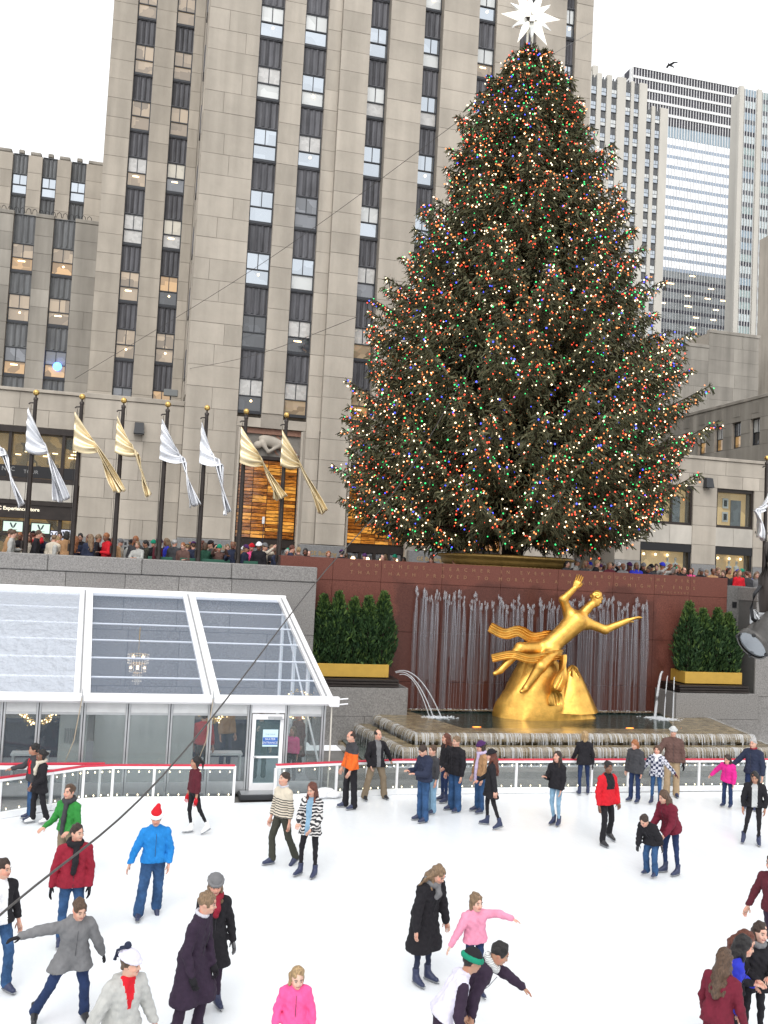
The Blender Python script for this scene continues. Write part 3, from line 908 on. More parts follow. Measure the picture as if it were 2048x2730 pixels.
def streak(m, amt=.22, sx=2.2, sz=.09):
    """rain-washed soot runs down the stone"""
    nt = m.node_tree; n, l = nt.nodes, nt.links; b = n['Principled BSDF']
    src = b.inputs['Base Color'].links[0].from_socket
    ge = n.new('ShaderNodeNewGeometry'); mp = n.new('ShaderNodeMapping'); mp.inputs['Scale'].default_value = (sx, sx, sz)
    nz = n.new('ShaderNodeTexNoise'); nz.inputs['Scale'].default_value = 1.0; nz.inputs['Detail'].default_value = 6
    l.new(ge.outputs['Position'], mp.inputs[0]); l.new(mp.outputs[0], nz.inputs[0])
    mr = n.new('ShaderNodeMapRange'); mr.inputs['From Min'].default_value = .36; mr.inputs['From Max'].default_value = .62
    mr.inputs['To Min'].default_value = 1 - amt; mr.inputs['To Max'].default_value = 1.04
    l.new(nz.outputs['Fac'], mr.inputs['Value'])
    sc = n.new('ShaderNodeVectorMath'); sc.operation = 'SCALE'; l.new(src, sc.inputs[0]); l.new(mr.outputs[0], sc.inputs['Scale']); l.new(sc.outputs[0], b.inputs['Base Color'])
streak(LIME, .13, 1.1, .06); streak(LIME_D, .26, .8, .05)
GRANITE = mat('granite', (0.215, 0.205, 0.195), 0.6, vary=0.42, scale=26, bump=0.12, bscale=60, objvar=0.07, spec=0.35)
GRAN_J = mat('granite_joint', (0.1, 0.097, 0.092), 0.9, vary=0.1)
PLINTH = mat('grey_granite_plinth', (0.2, 0.2, 0.2), 0.6, vary=0.25, scale=14, objvar=0.06)
MARBLE = mat('pale_marble', (0.46, 0.43, 0.38), 0.6, vary=0.2, scale=0.8, bump=0.05, objvar=0.07, stretch=(1, 1, 0.4))
SPAN = mat('cast_aluminium', (0.105, 0.105, 0.115), 0.5, 0.15, vary=0.3, scale=1.2, objvar=0.15, spec=0.4, stretch=(2, 2, 0.5))
SPAN_G = mat('cast_aluminium_grey', (0.14, 0.145, 0.15), 0.6, 0.1, vary=0.25, scale=1.2, objvar=0.12, stretch=(2, 2, 0.5))
FRAME = mat('window_frame_dark', (0.035, 0.038, 0.045), 0.5, 0.2)
BRONZE = mat('dark_bronze', (0.028, 0.021, 0.018), 0.45, 0.3, vary=0.3, scale=3)
BLACKM = mat('black_metal', (0.012, 0.012, 0.014), 0.4, 0.2)
WHITEM = mat('white_enamel', (0.8, 0.8, 0.81), 0.4, vary=0.03, scale=4)
ALU = mat('aluminium', (0.46, 0.47, 0.48), 0.38, 0.7, vary=0.08, scale=5)
GOLD = mat('gilding', (0.78, 0.44, 0.095), 0.36, 0.85, vary=0.26, scale=3.4, bump=0.3, bscale=11, detail=8)
GOLDB = mat('gilded_bronze_box', (0.52, 0.32, 0.055), 0.45, 0.3, vary=0.08, scale=3)
BALLG = mat('brass', (0.6, 0.4, 0.13), 0.25, 0.9)
LETTER = mat('gilt_letters', (0.5, 0.34, 0.14), 0.45, 0.4)

def pane_mat(name, col, rough=0.04, em=None, es=0.0, vary=0.0, scale=1.2, spec=0.7):
    """window glass over what is seen behind it: a dim room, a drawn blind, a lit ceiling"""
    m, nt, n, l, b = nodes_of(name)
    b.inputs['Base Color'].default_value = (*col, 1); b.inputs['Roughness'].default_value = rough
    b.inputs['Specular IOR Level'].default_value = spec
    b.inputs['Coat Weight'].default_value = 1.0; b.inputs['Coat Roughness'].default_value = 0.02
    tc = n.new('ShaderNodeTexCoord'); oi = n.new('ShaderNodeObjectInfo')
    vm = n.new('ShaderNodeVectorMath'); vm.operation = 'SCALE'; vm.inputs[0].default_value = (83, 41, 67); l.new(oi.outputs['Random'], vm.inputs['Scale'])
    va = n.new('ShaderNodeVectorMath'); va.operation = 'ADD'; l.new(tc.outputs['Object'], va.inputs[0]); l.new(vm.outputs[0], va.inputs[1])
    nz = n.new('ShaderNodeTexVoronoi'); nz.inputs['Scale'].default_value = scale; nz.distance = 'CHEBYCHEV'
    l.new(va.outputs[0], nz.inputs['Vector'])
    sep = n.new('ShaderNodeSeparateColor'); l.new(nz.outputs['Color'], sep.inputs[0])
    mr = n.new('ShaderNodeMapRange'); mr.inputs['To Min'].default_value = 1 - vary; mr.inputs['To Max'].default_value = 1 + vary
    l.new(sep.outputs[0], mr.inputs['Value'])
    sc = n.new('ShaderNodeVectorMath'); sc.operation = 'SCALE'; sc.inputs[0].default_value = col; l.new(mr.outputs[0], sc.inputs['Scale']); l.new(sc.outputs[0], b.inputs['Base Color'])
    if em:
        se = n.new('ShaderNodeVectorMath'); se.operation = 'SCALE'; se.inputs[0].default_value = em; l.new(mr.outputs[0], se.inputs['Scale'])
        l.new(se.outputs[0], b.inputs['Emission Color']); b.inputs['Emission Strength'].default_value = es
        m.cycles.emission_sampling = 'NONE'
    # old glass is never quite flat
    nb = n.new('ShaderNodeTexNoise'); nb.inputs['Scale'].default_value = 0.8; l.new(va.outputs[0], nb.inputs['Vector'])
    bp = n.new('ShaderNodeBump'); bp.inputs['Strength'].default_value = 0.04; bp.inputs['Distance'].default_value = 0.2
    l.new(nb.outputs['Fac'], bp.inputs['Height']); l.new(bp.outputs[0], b.inputs['Normal']); l.new(bp.outputs[0], b.inputs['Coat Normal'])
    MATS[name] = m
    return m
P_BLIND = pane_mat('pane_blind', (0.62, 0.64, 0.63), 0.3, vary=0.12, scale=0.8)
P_DARK = pane_mat('pane_dark', (0.045, 0.05, 0.058), vary=0.5, scale=1.6)
P_MID = pane_mat('pane_grey_room', (0.16, 0.17, 0.19), vary=0.35, scale=1.3)
P_WARM = pane_mat('pane_warm_room', (0.2, 0.13, 0.07), em=(0.62, 0.36, 0.13), es=0.42, vary=0.5, scale=1.1)
P_TAN = pane_mat('pane_tan_room', (0.24, 0.19, 0.14), em=(0.5, 0.36, 0.2), es=0.2, vary=0.4, scale=1.2)
P_CREAM = pane_mat('pane_cream_blind', (0.6, 0.56, 0.46), 0.35, vary=0.1, scale=0.9)
P_CURT = pane_mat('pane_curtain', (0.5, 0.49, 0.47), 0.3, vary=0.13, scale=5)
P_SKY = pane_mat('pane_sky_reflection', (0.42, 0.46, 0.5), vary=0.1, scale=0.6)
for _m in (P_SKY,):   # pale metallic panes stand in for white sky reflected in plain glass
    _m.node_tree.nodes['Principled BSDF'].inputs['Metallic'].default_value = 0.9
    _m.node_tree.nodes['Principled BSDF'].inputs['Base Color'].default_value = (0.86, 0.88, 0.89, 1)
LAMP_W = emit('lamp_warm', (1.0, 0.72, 0.38), 5.0)
LAMP_C = emit('lamp_white', (1.0, 0.93, 0.8), 5.0)

# ------------------------------------------------------------------ ground, ice, street
g = MB(); g.add([(-700, -400, -0.06), (900, -400, -0.06), (900, 29, -0.06), (-700, 29, -0.06)], [(0, 1, 2, 3)])
g.build('ground', MATS['paving'], kind='structure')
g = MB(); g.add([(-30, -6, 0), (34, -6, 0), (34, 22.2, 0), (17.5, 23.1, 0), (6.6, 23.24, 0), (5, 23.0, 0), (3.4, 22.72, 0), (2.4, 22.68, 0), (-0.4, 22.78, 0), (-1.0, 22.7, 0), (-1.7, 22.2, 0), (-2.7, 21.6, 0), (-6, 19.5, 0), (-12, 15, 0), (-30, 0, 0)], [tuple(range(15))])
o = g.build('ice_sheet', MATS['ice'], kind='structure')
g = MB(); g.box(-60, 80, 31.9, 55.2, 4.3, 4.6)
g.build('plaza_pavement', MATS['paving'], kind='structure')
g = MB(); g.box(-400, 600, 55.2, 900, 4.2, 4.45)
g.build('street', MATS['asphalt'], kind='structure')
# ledges between the barrier and the fountain
g = MB(); g.box(4.9, 40, 24.35, 24.95, -0.05, 0.3); g.box(4.9, 40, 23.5, 24.35, -0.05, 0.12)
g.build('stone_ledge', MATS['ledge'], kind='structure')

# ------------------------------------------------------------------ ashlar and window bays
def blocks(x0, x1, z0, z1, ch, bw, seed=0):
    """running-bond layout: list of (x0,x1,z0,z1)"""
    rr = random.Random(seed); out = []
    nrow = max(1, round((z1 - z0) / ch)); h = (z1 - z0) / nrow
    for r_ in range(nrow):
        nb = max(1, round((x1 - x0) / bw))
        if nb > 1 and (r_ % 3 == 1): nb = max(1, nb - 1)
        cuts = [x0]
        w = (x1 - x0) / nb
        for i in range(1, nb):
            cuts.append(x0 + w * i + rr.uniform(-0.28, 0.28) * w + (0.22 * w if r_ % 2 else -0.15 * w))
        cuts.append(x1)
        for a, b in zip(cuts[:-1], cuts[1:]):
            out.append((a, b, z0 + r_ * h, z0 + (r_ + 1) * h))
    return out

def lay(parent, name, bl, y, m, cap=290, depth=0.06, gap=0.022, seen=None, swap=None):
    """stones proud of the wall: the ones in view singly, the rest joined"""
    bl = list(bl)
    rr = random.Random(len(bl))
    vis = [b for b in bl if seen is None or seen(b)]
    if len(vis) > cap:
        vis.sort(key=lambda b: -(b[1] - b[0]) * (b[3] - b[2]))
        vis = vis[:cap]
    vs = set(vis)
    rest = MB()
    for b in bl:
        yy = b[4] if len(b) > 4 else y
        jit = rr.uniform(-0.008, 0.008)
        if b in vs:
            o = link(name, unit_box(), m, parent)
            if o.material_slots and o.material_slots[0].link != 'OBJECT':
                o.material_slots[0].link = 'OBJECT'; o.material_slots[0].material = m
            if swap is None:
                o.location = (b[0] + gap / 2, yy - depth / 2 + jit, b[2] + gap / 2)
                o.scale = (b[1] - b[0] - gap, depth, b[3] - b[2] - gap)
            else:
                o.location = (swap - depth / 2 + jit, b[0] + gap / 2, b[2] + gap / 2)
                o.scale = (depth, b[1] - b[0] - gap, b[3] - b[2] - gap)
        else:
            if swap is None:
                rest.box(b[0] + gap / 2, b[1] - gap / 2, yy - depth / 2 + jit, yy + depth / 2 + jit, b[2] + gap / 2, b[3] - gap / 2)
            else:
                rest.box(swap - depth / 2 + jit, swap + depth / 2 + jit, b[0] + gap / 2, b[1] - gap / 2, b[2] + gap / 2, b[3] - gap / 2)
    if rest.v:
        rest.build(name, m, parent, kind='stuff')

_wm = {}
def window_meshes(w, h, split=0.52, mull=True):
    key = (round(w, 2), round(h, 2), split, mull)
    if key in _wm: return _wm[key]
    f = MB(); t = 0.07
    f.box(0, t, -0.05, 0.08, 0, h); f.box(w - t, w, -0.05, 0.08, 0, h); f.box(t, w - t, -0.05, 0.08, 0, t * 1.3); f.box(t, w - t, -0.05, 0.08, h - t, h)
    zm = h * (1 - split)
    f.box(t, w - t, -0.04, 0.06, zm - 0.035, zm + 0.035)
    if mull: f.box(w / 2 - 0.025, w / 2 + 0.025, -0.03, 0.05, zm + 0.035, h - t)
    f.box(-0.04, w + 0.04, -0.12, 0.08, -0.1, 0)
    fm = f.mesh('window')
    u = MB(); u.add([(t, 0.0, zm), (w - t, 0.0, zm), (w - t, 0.0, h - t), (t, 0.0, h - t)], [(0, 1, 2, 3)])
    d = MB(); d.add([(t, 0.03, t), (w - t, 0.03, t), (w - t, 0.03, zm), (t, 0.03, zm)], [(0, 1, 2, 3)])
    la = MB(); la.box(w * 0.3, w * 0.62, 0.01, 0.016, zm * 0.72, zm * 0.8)
    lb = MB(); lb.ball((w * 0.55, 0.0, zm * 0.7), 0.07, 8, 5)
    _wm[key] = (fm, u.mesh('pane'), d.mesh('pane'), la.mesh('ceiling_lamp'), lb.mesh('lamp_globe'))
    return _wm[key]

_sm = {}
def spandrel_mesh(w, h):
    key = (round(w, 2), round(h, 2))
    if key in _sm: return _sm[key]
    s = MB(); s.box(0, w, 0, 0.1, 0, h)
    n = 4
    for i in range(n):
        c = w * (i + 0.5) / n; hw = w / n * 0.34
        s.add([(c - hw, -0.002, 0.06), (c, -0.09 if i in (1, 2) else -0.06, 0.12), (c + hw, -0.002, 0.06), (c - hw, -0.002, h - 0.06), (c, -0.09 if i in (1, 2) else -0.06, h - 0.1), (c + hw, -0.002, h - 0.06)],
              [(0, 1, 4, 3), (1, 2, 5, 4), (0, 2, 1), (3, 4, 5)])
    s.box(0, w, -0.1, 0.0, 0, 0.05); s.box(0, w, -0.1, 0.0, h - 0.05, h)
    _sm[key] = s.mesh('spandrel_panel')
    return _sm[key]

WRR = random.Random(5)
def window(parent, x, y, z, w, h, up, lo, lamp=None, rz=0, mull=True, split=0.52):
    fm, u, d, la, lb = window_meshes(w, h, split, mull)
    o = link('window', fm, FRAME, parent, (x, y, z), (0, 0, rz))
    for me, m in ((u, up), (d, lo)):
        p = link('pane', me, m, o)
        if p.material_slots[0].link != 'OBJECT':
            p.material_slots[0].link = 'OBJECT'; p.material_slots[0].material = m
    if lamp == 'strip': link('ceiling_lamp', la, LAMP_W, o)
    if lamp == 'globe': link('lamp_globe', lb, LAMP_W, o)
    return o

def bay(parent, x0, x1, y, tops, wh, zbot, ztop, spm, pick, rz=0):
    """one strip of windows and cast spandrels set back between two piers"""
    w = x1 - x0
    tops = sorted(tops)
    for i, zt in enumerate(tops):
        up, lo, lamp = pick(zt)
        window(parent, x0, y, zt - wh, w, wh, up, lo, lamp)
        nz = (tops[i + 1] - wh) if i + 1 < len(tops) else ztop
        if nz - zt > 0.25:
            hh = nz - zt - 0.1
            o = link('spandrel_panel', spandrel_mesh(w, hh), spm, parent, (x0, y + 0.02, zt))
            if o.material_slots[0].link != 'OBJECT':
                o.material_slots[0].link = 'OBJECT'; o.material_slots[0].material = spm

def pick_main(zt):
    r = WRR.random()
    if zt > 30:  # upper panes chosen paler to stand in for reflected sky
        up = WRR.choice([P_BLIND, P_SKY, P_SKY, P_SKY, P_SKY, P_BLIND, P_CURT]); lo = WRR.choice([P_SKY, P_SKY, P_SKY, P_BLIND, P_CURT, P_TAN])
    elif zt > 22:
        up = WRR.choice([P_BLIND, P_SKY, P_CURT, P_SKY, P_SKY, P_MID]); lo = WRR.choice([P_SKY, P_SKY, P_MID, P_DARK, P_BLIND, P_TAN])
    else:
        up = WRR.choice([P_BLIND, P_DARK, P_CURT, P_TAN]); lo = WRR.choice([P_DARK, P_MID, P_WARM, P_TAN])
    lamp = WRR.choice([None, None, 'strip', 'globe']) if lo in (P_TAN, P_WARM, P_DARK) else (WRR.choice([None, None, None, 'globe']))
    return up, lo, lamp
def pick_wing(zt):
    if zt > 36: return P_TAN, P_TAN, WRR.choice([None, 'globe'])
    if zt > 26.5: return WRR.choice([P_BLIND, P_CREAM, P_CURT]), WRR.choice([P_TAN, P_MID, P_CURT]), WRR.choice([None, 'strip'])
    return WRR.choice([P_WARM, P_TAN, P_MID]), WRR.choice([P_WARM, P_DARK, P_TAN]), WRR.choice(['strip', 'globe', None])

# ------------------------------------------------------------------ main office tower
TOPS = [40.3 + 3.92 * k for k in range(-6, 5)]
def tower():
    YF = 56.0
    t = empty('office_tower', (14.5, 56, 4.5), 0, 'tall limestone skyscraper with dark window strips rising behind the lit tree', 'skyscraper')
    t.location = (0, 0, 0)
    cols = [(4.86, 6.32), (7.65, 9.1), (11.78, 13.05), (15.33, 16.56), (19.0, 20.3), (22.0, 23.15), (25.3, 26.0)]
    piers = []
    xs = [1.75] + [c for ab in cols for c in ab] + [27.25]
    for i in range(0, len(xs), 2): piers.append((xs[i], xs[i + 1]))
    wall = MB()
    st = []
    for i, (a, b) in enumerate(piers):
        parts = [(a, b, YF)]
        if i == 2: parts = [(a, 9.95, YF), (9.95, b, YF - 0.28)]
        elif i in (3, 4): parts = [(a, b, YF - 0.28)]
        elif i == 5 and False: pass
        if i == 4: pass
        if i == 5: parts = [(a, b, YF)]
        for (pa, pb, yy) in parts:
            wall.box(pa, pb, yy + 0.02, YF + 0.7, 13.8, 64)
            lowz = 6.9
            st += [(p[0], p[1], p[2], p[3], yy) for p in blocks(pa, pb, 6.9, 64, 1.306, 1.75 if pb - pa > 1.9 else 2.6, seed=int(pa * 10))]
    # stone over the lower openings
    for i, (a, b) in enumerate(cols):
        zb = 14.5
        wall.box(a, b, YF + 0.06, YF + 0.7, 13.8, zb - 0.12)
        st += [(p[0], p[1], p[2], p[3], YF + 0.04) for p in blocks(a, b, 13.8, zb - 0.12, 1.3, 1.6, seed=i)]
    wall.box(1.76, 27.24, YF + 0.71, 95, 4.5, 64)
    for a, b in ((1.75, 5.0), (8.95, 11.9), (15.9, 18.9), (22.4, 27.25)): wall.box(a, b, YF + 0.02, YF + 0.7, 4.5, 13.79)
    wall.build('wall', LIME_J, t)
    # entrance niches replace the lower wall between these limits
    niches = [(5.0, 8.95), (11.9, 15.9), (18.9, 22.4)]
    st2 = []
    for s_ in st:
        cut = False
        for (na, nb) in niches:
            if s_[2] < 13.79 and s_[0] < nb - 0.05 and s_[1] > na + 0.05:
                cut = True
                if s_[0] < na - 0.25: st2.append((s_[0], na, s_[2], s_[3], s_[4]))
                if s_[1] > nb + 0.25: st2.append((nb, s_[1], s_[2], s_[3], s_[4]))
        if not cut: st2.append(s_)
    # what the tree hides need not be single stones
    def seen(b):
        if b[2] > 43.5: return False
        if b[0] > 11.5 and b[2] < 24 + (b[0] - 11.5) * 1.2 and b[0] < 27: return False
        return True
    lay(t, 'stone_block', st2, YF, LIME, seen=seen)
    for (a, b) in cols:
        bay(t, a, b, YF + 0.33, [z for z in TOPS if z > 15], 2.05, 14.5, 64, SPAN, pick_main)
    # left return of the slab with its own narrow window strip
    sd = [(p[0], p[1], p[2], p[3]) for p in blocks(56.1, 58.3, 15.4, 46, 1.306, 3, 3)] + [(p[0], p[1], p[2], p[3]) for p in blocks(59.6, 63.2, 15.4, 46, 1.306, 3.6, 4)]
    lay(t, 'return_stone', sd, 0, LIME, cap=0, swap=1.74)
    for zt in TOPS:
        if 15 < zt < 46:
            w = MB(); w.box(1.70, 1.745, 58.4, 59.5, zt - 2.05, zt); w.build('side_window', P_DARK, t)
            w = MB(); w.box(1.66, 1.745, 58.35, 59.55, zt + 0.02, zt + 1.8); w.build('side_spandrel', SPAN, t)
    # grey granite foot
    for i, (a, b) in enumerate([(1.75, 4.95), (9.0, 11.85), (15.95, 18.85), (22.45, 27.25)]):
        w = MB(); w.bbox(a, b, YF - 0.4, YF + 0.2, 4.5, 6.85, 0.03); w.build('plinth', PLINTH, t)
    lettering('inscription', '30 Rockefeller Plaza', .36, LETTER, t, (3.45, YF - .41, 6.35)); lettering('inscription', 'GE Building', .36, LETTER, t, (10.5, YF - .41, 6.35)); lettering('inscription', 'GE Building', .36, LETTER, t, (17.3, YF - .41, 6.35))
    # entrance niches
    for k, (a, b) in enumerate(niches):
        w = MB(); w.box(a, b, YF + 0.69, YF + 0.8, 4.5, 13.8); w.build('niche_back', BRONZE, t)
        w = MB(); w.box(a, a + 0.12, YF - 0.02, YF + 0.7, 4.5, 13.75); w.box(b - 0.12, b, YF - 0.02, YF + 0.7, 4.5, 13.75); w.build('niche_jamb', LIME, t)
        # amber cast-glass screen of rippled blocks
        ga, gb = a + 0.2, b - 0.2
        nx, nz = 4, 22
        for i in range(nx):
            for j in range(nz):
                x0 = ga + (gb - ga) * i / nx; x1 = ga + (gb - ga) * (i + 1) / nx; z0 = 7.1 + 4.75 * j / nz; z1 = 7.1 + 4.75 * (j + 1) / nz
                o = link('glass_block', unit_box(), AMBER[(i * 5 + j * 3 + k) % 3], t, (x0 + .02, YF + 0.36, z0 + .02), None, (x1 - x0 - .04, 0.12, z1 - z0 - .04))
                o.material_slots[0].link = 'OBJECT'; o.material_slots[0].material = AMBER[WRR.randrange(3)]
        w = MB(); w.box(ga, gb, YF + 0.44, YF + 0.5, 7.0, 11.9); w.build('screen_frame', BRONZE, t)
        # doors
        w = MB(); w.box(a + .1, b - .1, YF + 0.3, YF + 0.5, 6.55, 7.0); w.box(a + .1, b - .1, YF + .2, YF + .45, 11.9, 12.1)
        for q in np.linspace(a + 0.15, b - 0.15, 5): w.box(q - .09, q + .09, YF + .3, YF + .5, 4.5, 6.55)
        w.build('door_frame', BRONZE, t)
        for q in np.linspace(a + 0.15, b - 0.15, 5)[:-1]:
            w = MB(); w.box(q + .1, q + (b - a - .3) / 4 - .1, YF + .42, YF + .44, 4.5, 6.5); d_ = w.build('door', P_DARK, t)
            w = MB(); w.ball((q + (b - a) / 8, YF + .34, 6.15), 0.13, 8, 6); w.build('door_lamp', LAMP_W, d_)
        # carved relief over the screen: a plain crouching figure with rays
        s = Soft(0.06)
        cx = (a + b) / 2
        s.ell((cx + 0.1, YF + .25, 13.0), (0.85, 0.25, 0.34), rot_axis((0, 1, 0), 0.25)); s.ell((cx - 0.75, YF + .2, 12.75), (0.26, 0.2, 0.24))
        s.cone((cx - 0.5, YF + .15, 12.9), (cx - 0.1, YF + .1, 12.35), 0.16, 0.1); s.cone((cx - 0.1, YF + .1, 12.35), (cx + 0.5, YF + .12, 12.75), 0.1, 0.1)
        s.cone((cx + 0.7, YF + .2, 12.9), (cx + 1.2, YF + .15, 12.4), 0.22, 0.16); s.cone((cx + 1.2, YF + .15, 12.4), (cx + 1.65, YF + .15, 12.3), 0.15, 0.08)
        link('carved_relief', s.mesh('carved_relief', 0.05), LIME, t)
        w = MB()
        for q in range(4): w.add([(b - 0.3 - q * 0.42, YF + .3, 12.2 + 0.02 * q), (b - 0.12 - q * 0.42, YF + .3, 12.2), (b - 1.2 - q * .42, YF + .32, 13.6), (b - 1.4 - q * .42, YF + .32, 13.6)], [(0, 1, 2, 3)])
        w.build('relief_rays', mat('relief_red', (0.26, 0.14, 0.10), 0.8, vary=0.2), t)
        w = MB(); w.box(a + .12, b - .12, YF + .34, YF + .6, 12.1, 13.75); w.build('relief_ground', mat('relief_grey', (0.2, 0.185, 0.165), 0.85, vary=0.25, scale=2), t)
        w = MB(); w.box(a + .12, b - .12, YF + .2, YF + .36, 13.45, 13.78); w.build('relief_lintel', mat('relief_red', (0.26, 0.14, 0.10)), t)
    return t
AMBER = [pane_mat('amber_glass_a', (0.22, 0.085, 0.015), 0.15, em=(0.72, 0.24, 0.025), es=0.30, vary=0.5, scale=3.2),
         pane_mat('amber_glass_b', (0.12, 0.045, 0.01), 0.15, em=(0.5, 0.14, 0.012), es=0.22, vary=0.6, scale=3.6),
         pane_mat('amber_glass_c', (0.3, 0.15, 0.03), 0.15, em=(0.85, 0.34, 0.05), es=0.42, vary=0.5, scale=2.6)]
TOWER = tower()

# ------------------------------------------------------------------ recessed wing, terrace block and shop block on the left
def wing():
    Y = 63.3
    t = empty('recessed_wing', (0, 0, 0), 0, 'shaded limestone wing set back left of the main skyscraper slab', 'building')
    cols = [(-2.78, -1.52), (-0.2, 1.02)]
    w = MB()
    pi = [(-4.35, -2.78), (-1.52, -0.2), (1.02, 1.7)]
    for a, b in pi: w.box(a, b, Y + .02, Y + .7, 4.5, 60)
    w.box(-4.34, 1.69, Y + .7, 92, 4.5, 60)
    w.build('wall', LIME_J, t)
    bl = []
    for a, b in pi: bl += blocks(a, b, 15.0, 60, 1.306, 1.5 if b - a > 1.4 else 2, int(a * 7))
    lay(t, 'stone_block', bl, Y, LIME, seen=lambda b: b[2] < 46)
    for a, b in cols: bay(t, a, b, Y + .33, [z for z in TOPS if z > 15], 2.05, 14, 60, SPAN, pick_wing)
    return t
wing()
def terrace_block():
    Y = 56.6
    t = empty('terrace_block', (0, 0, 0), 0, 'low blank limestone block with a flat terrace roof behind the flagpoles', 'building')
    w = MB(); w.box(-3.95, 1.74, Y + .02, 63.2, 4.5, 14.75); w.build('wall', LIME_J, t)
    bl = blocks(-3.95, 1.74, 6.6, 13.6, 1.17, 1.5, 2) + blocks(-3.95, 1.74, 13.6, 14.75, 1.15, 3.2, 9)
    lay(t, 'stone_block', bl, Y, LIME)
    w = MB(); w.bbox(-4.0, 1.74, Y - .1, Y + .5, 14.76, 15.05, .02); w.build('coping', LIME, t)
    for a, b in ((-3.95, -1.75), (-1.74, 0.15), (0.16, 1.74)):
        w = MB(); w.bbox(a, b, Y - .12, Y + .01, 4.5, 6.58, .02); w.build('plinth', PLINTH, t)
    for gx in (-1.45, -0.8, -0.15):
        for ix in (0, .24):
            for iz in (0, .27):
                w = MB(); w.box(gx + ix, gx + ix + .13, Y - .124, Y - .115, 5.98 + iz, 6.15 + iz); w.build('vent_hole', BLACKM, t)
    return t
terrace_block()
def lampbox(x, y, z, label):
    t = empty('wall_floodlight', (x, y, z), 0, label, 'floodlight', 'dark floodlight boxes fixed to the stone walls')
    w = MB(); w.add([(-.26, 0, .36), (.26, 0, .36), (.3, 0, -.38), (-.3, 0, -.38), (-.24, -.3, .3), (.24, -.3, .3), (.3, -.42, -.34), (-.3, -.42, -.34)],
                    [(0, 1, 2, 3), (4, 7, 6, 5), (0, 4, 5, 1), (1, 5, 6, 2), (2, 6, 7, 3), (3, 7, 4, 0)])
    w.build('housing', mat('housing_grey', (0.03, 0.032, 0.036), 0.5), t)
    w = MB(); w.box(-.22, .22, -.40, -.06, -.40, -.385); w.build('lens', P_DARK, t)
    w = MB(); w.box(-.08, .08, -.02, .12, -.1, .2); w.build('bracket', BLACKM, t)
lampbox(-0.8, 56.5, 13.2, 'dark wall floodlight on the blank stone block behind the flags')
lampbox(37.1, 55.9, 12.6, 'dark wall floodlight between the shop windows right of the tree')
# small floodlight standing on the terrace roof
t = empty('roof_floodlight', (0.9, 57.2, 15.05), 0, 'small grey floodlight on a stem standing on the terrace roof edge', 'floodlight')
w = MB(); w.tube([(0, 0, 0), (0, 0, .4)], .04, 6); w.build('stem', BLACKM, t)
w = MB(); w.bbox(-.42, .42, -.15, .15, .35, .75, .03); w.build('head', mat('floodlight_grey', (0.16, 0.17, 0.17), 0.5), t)

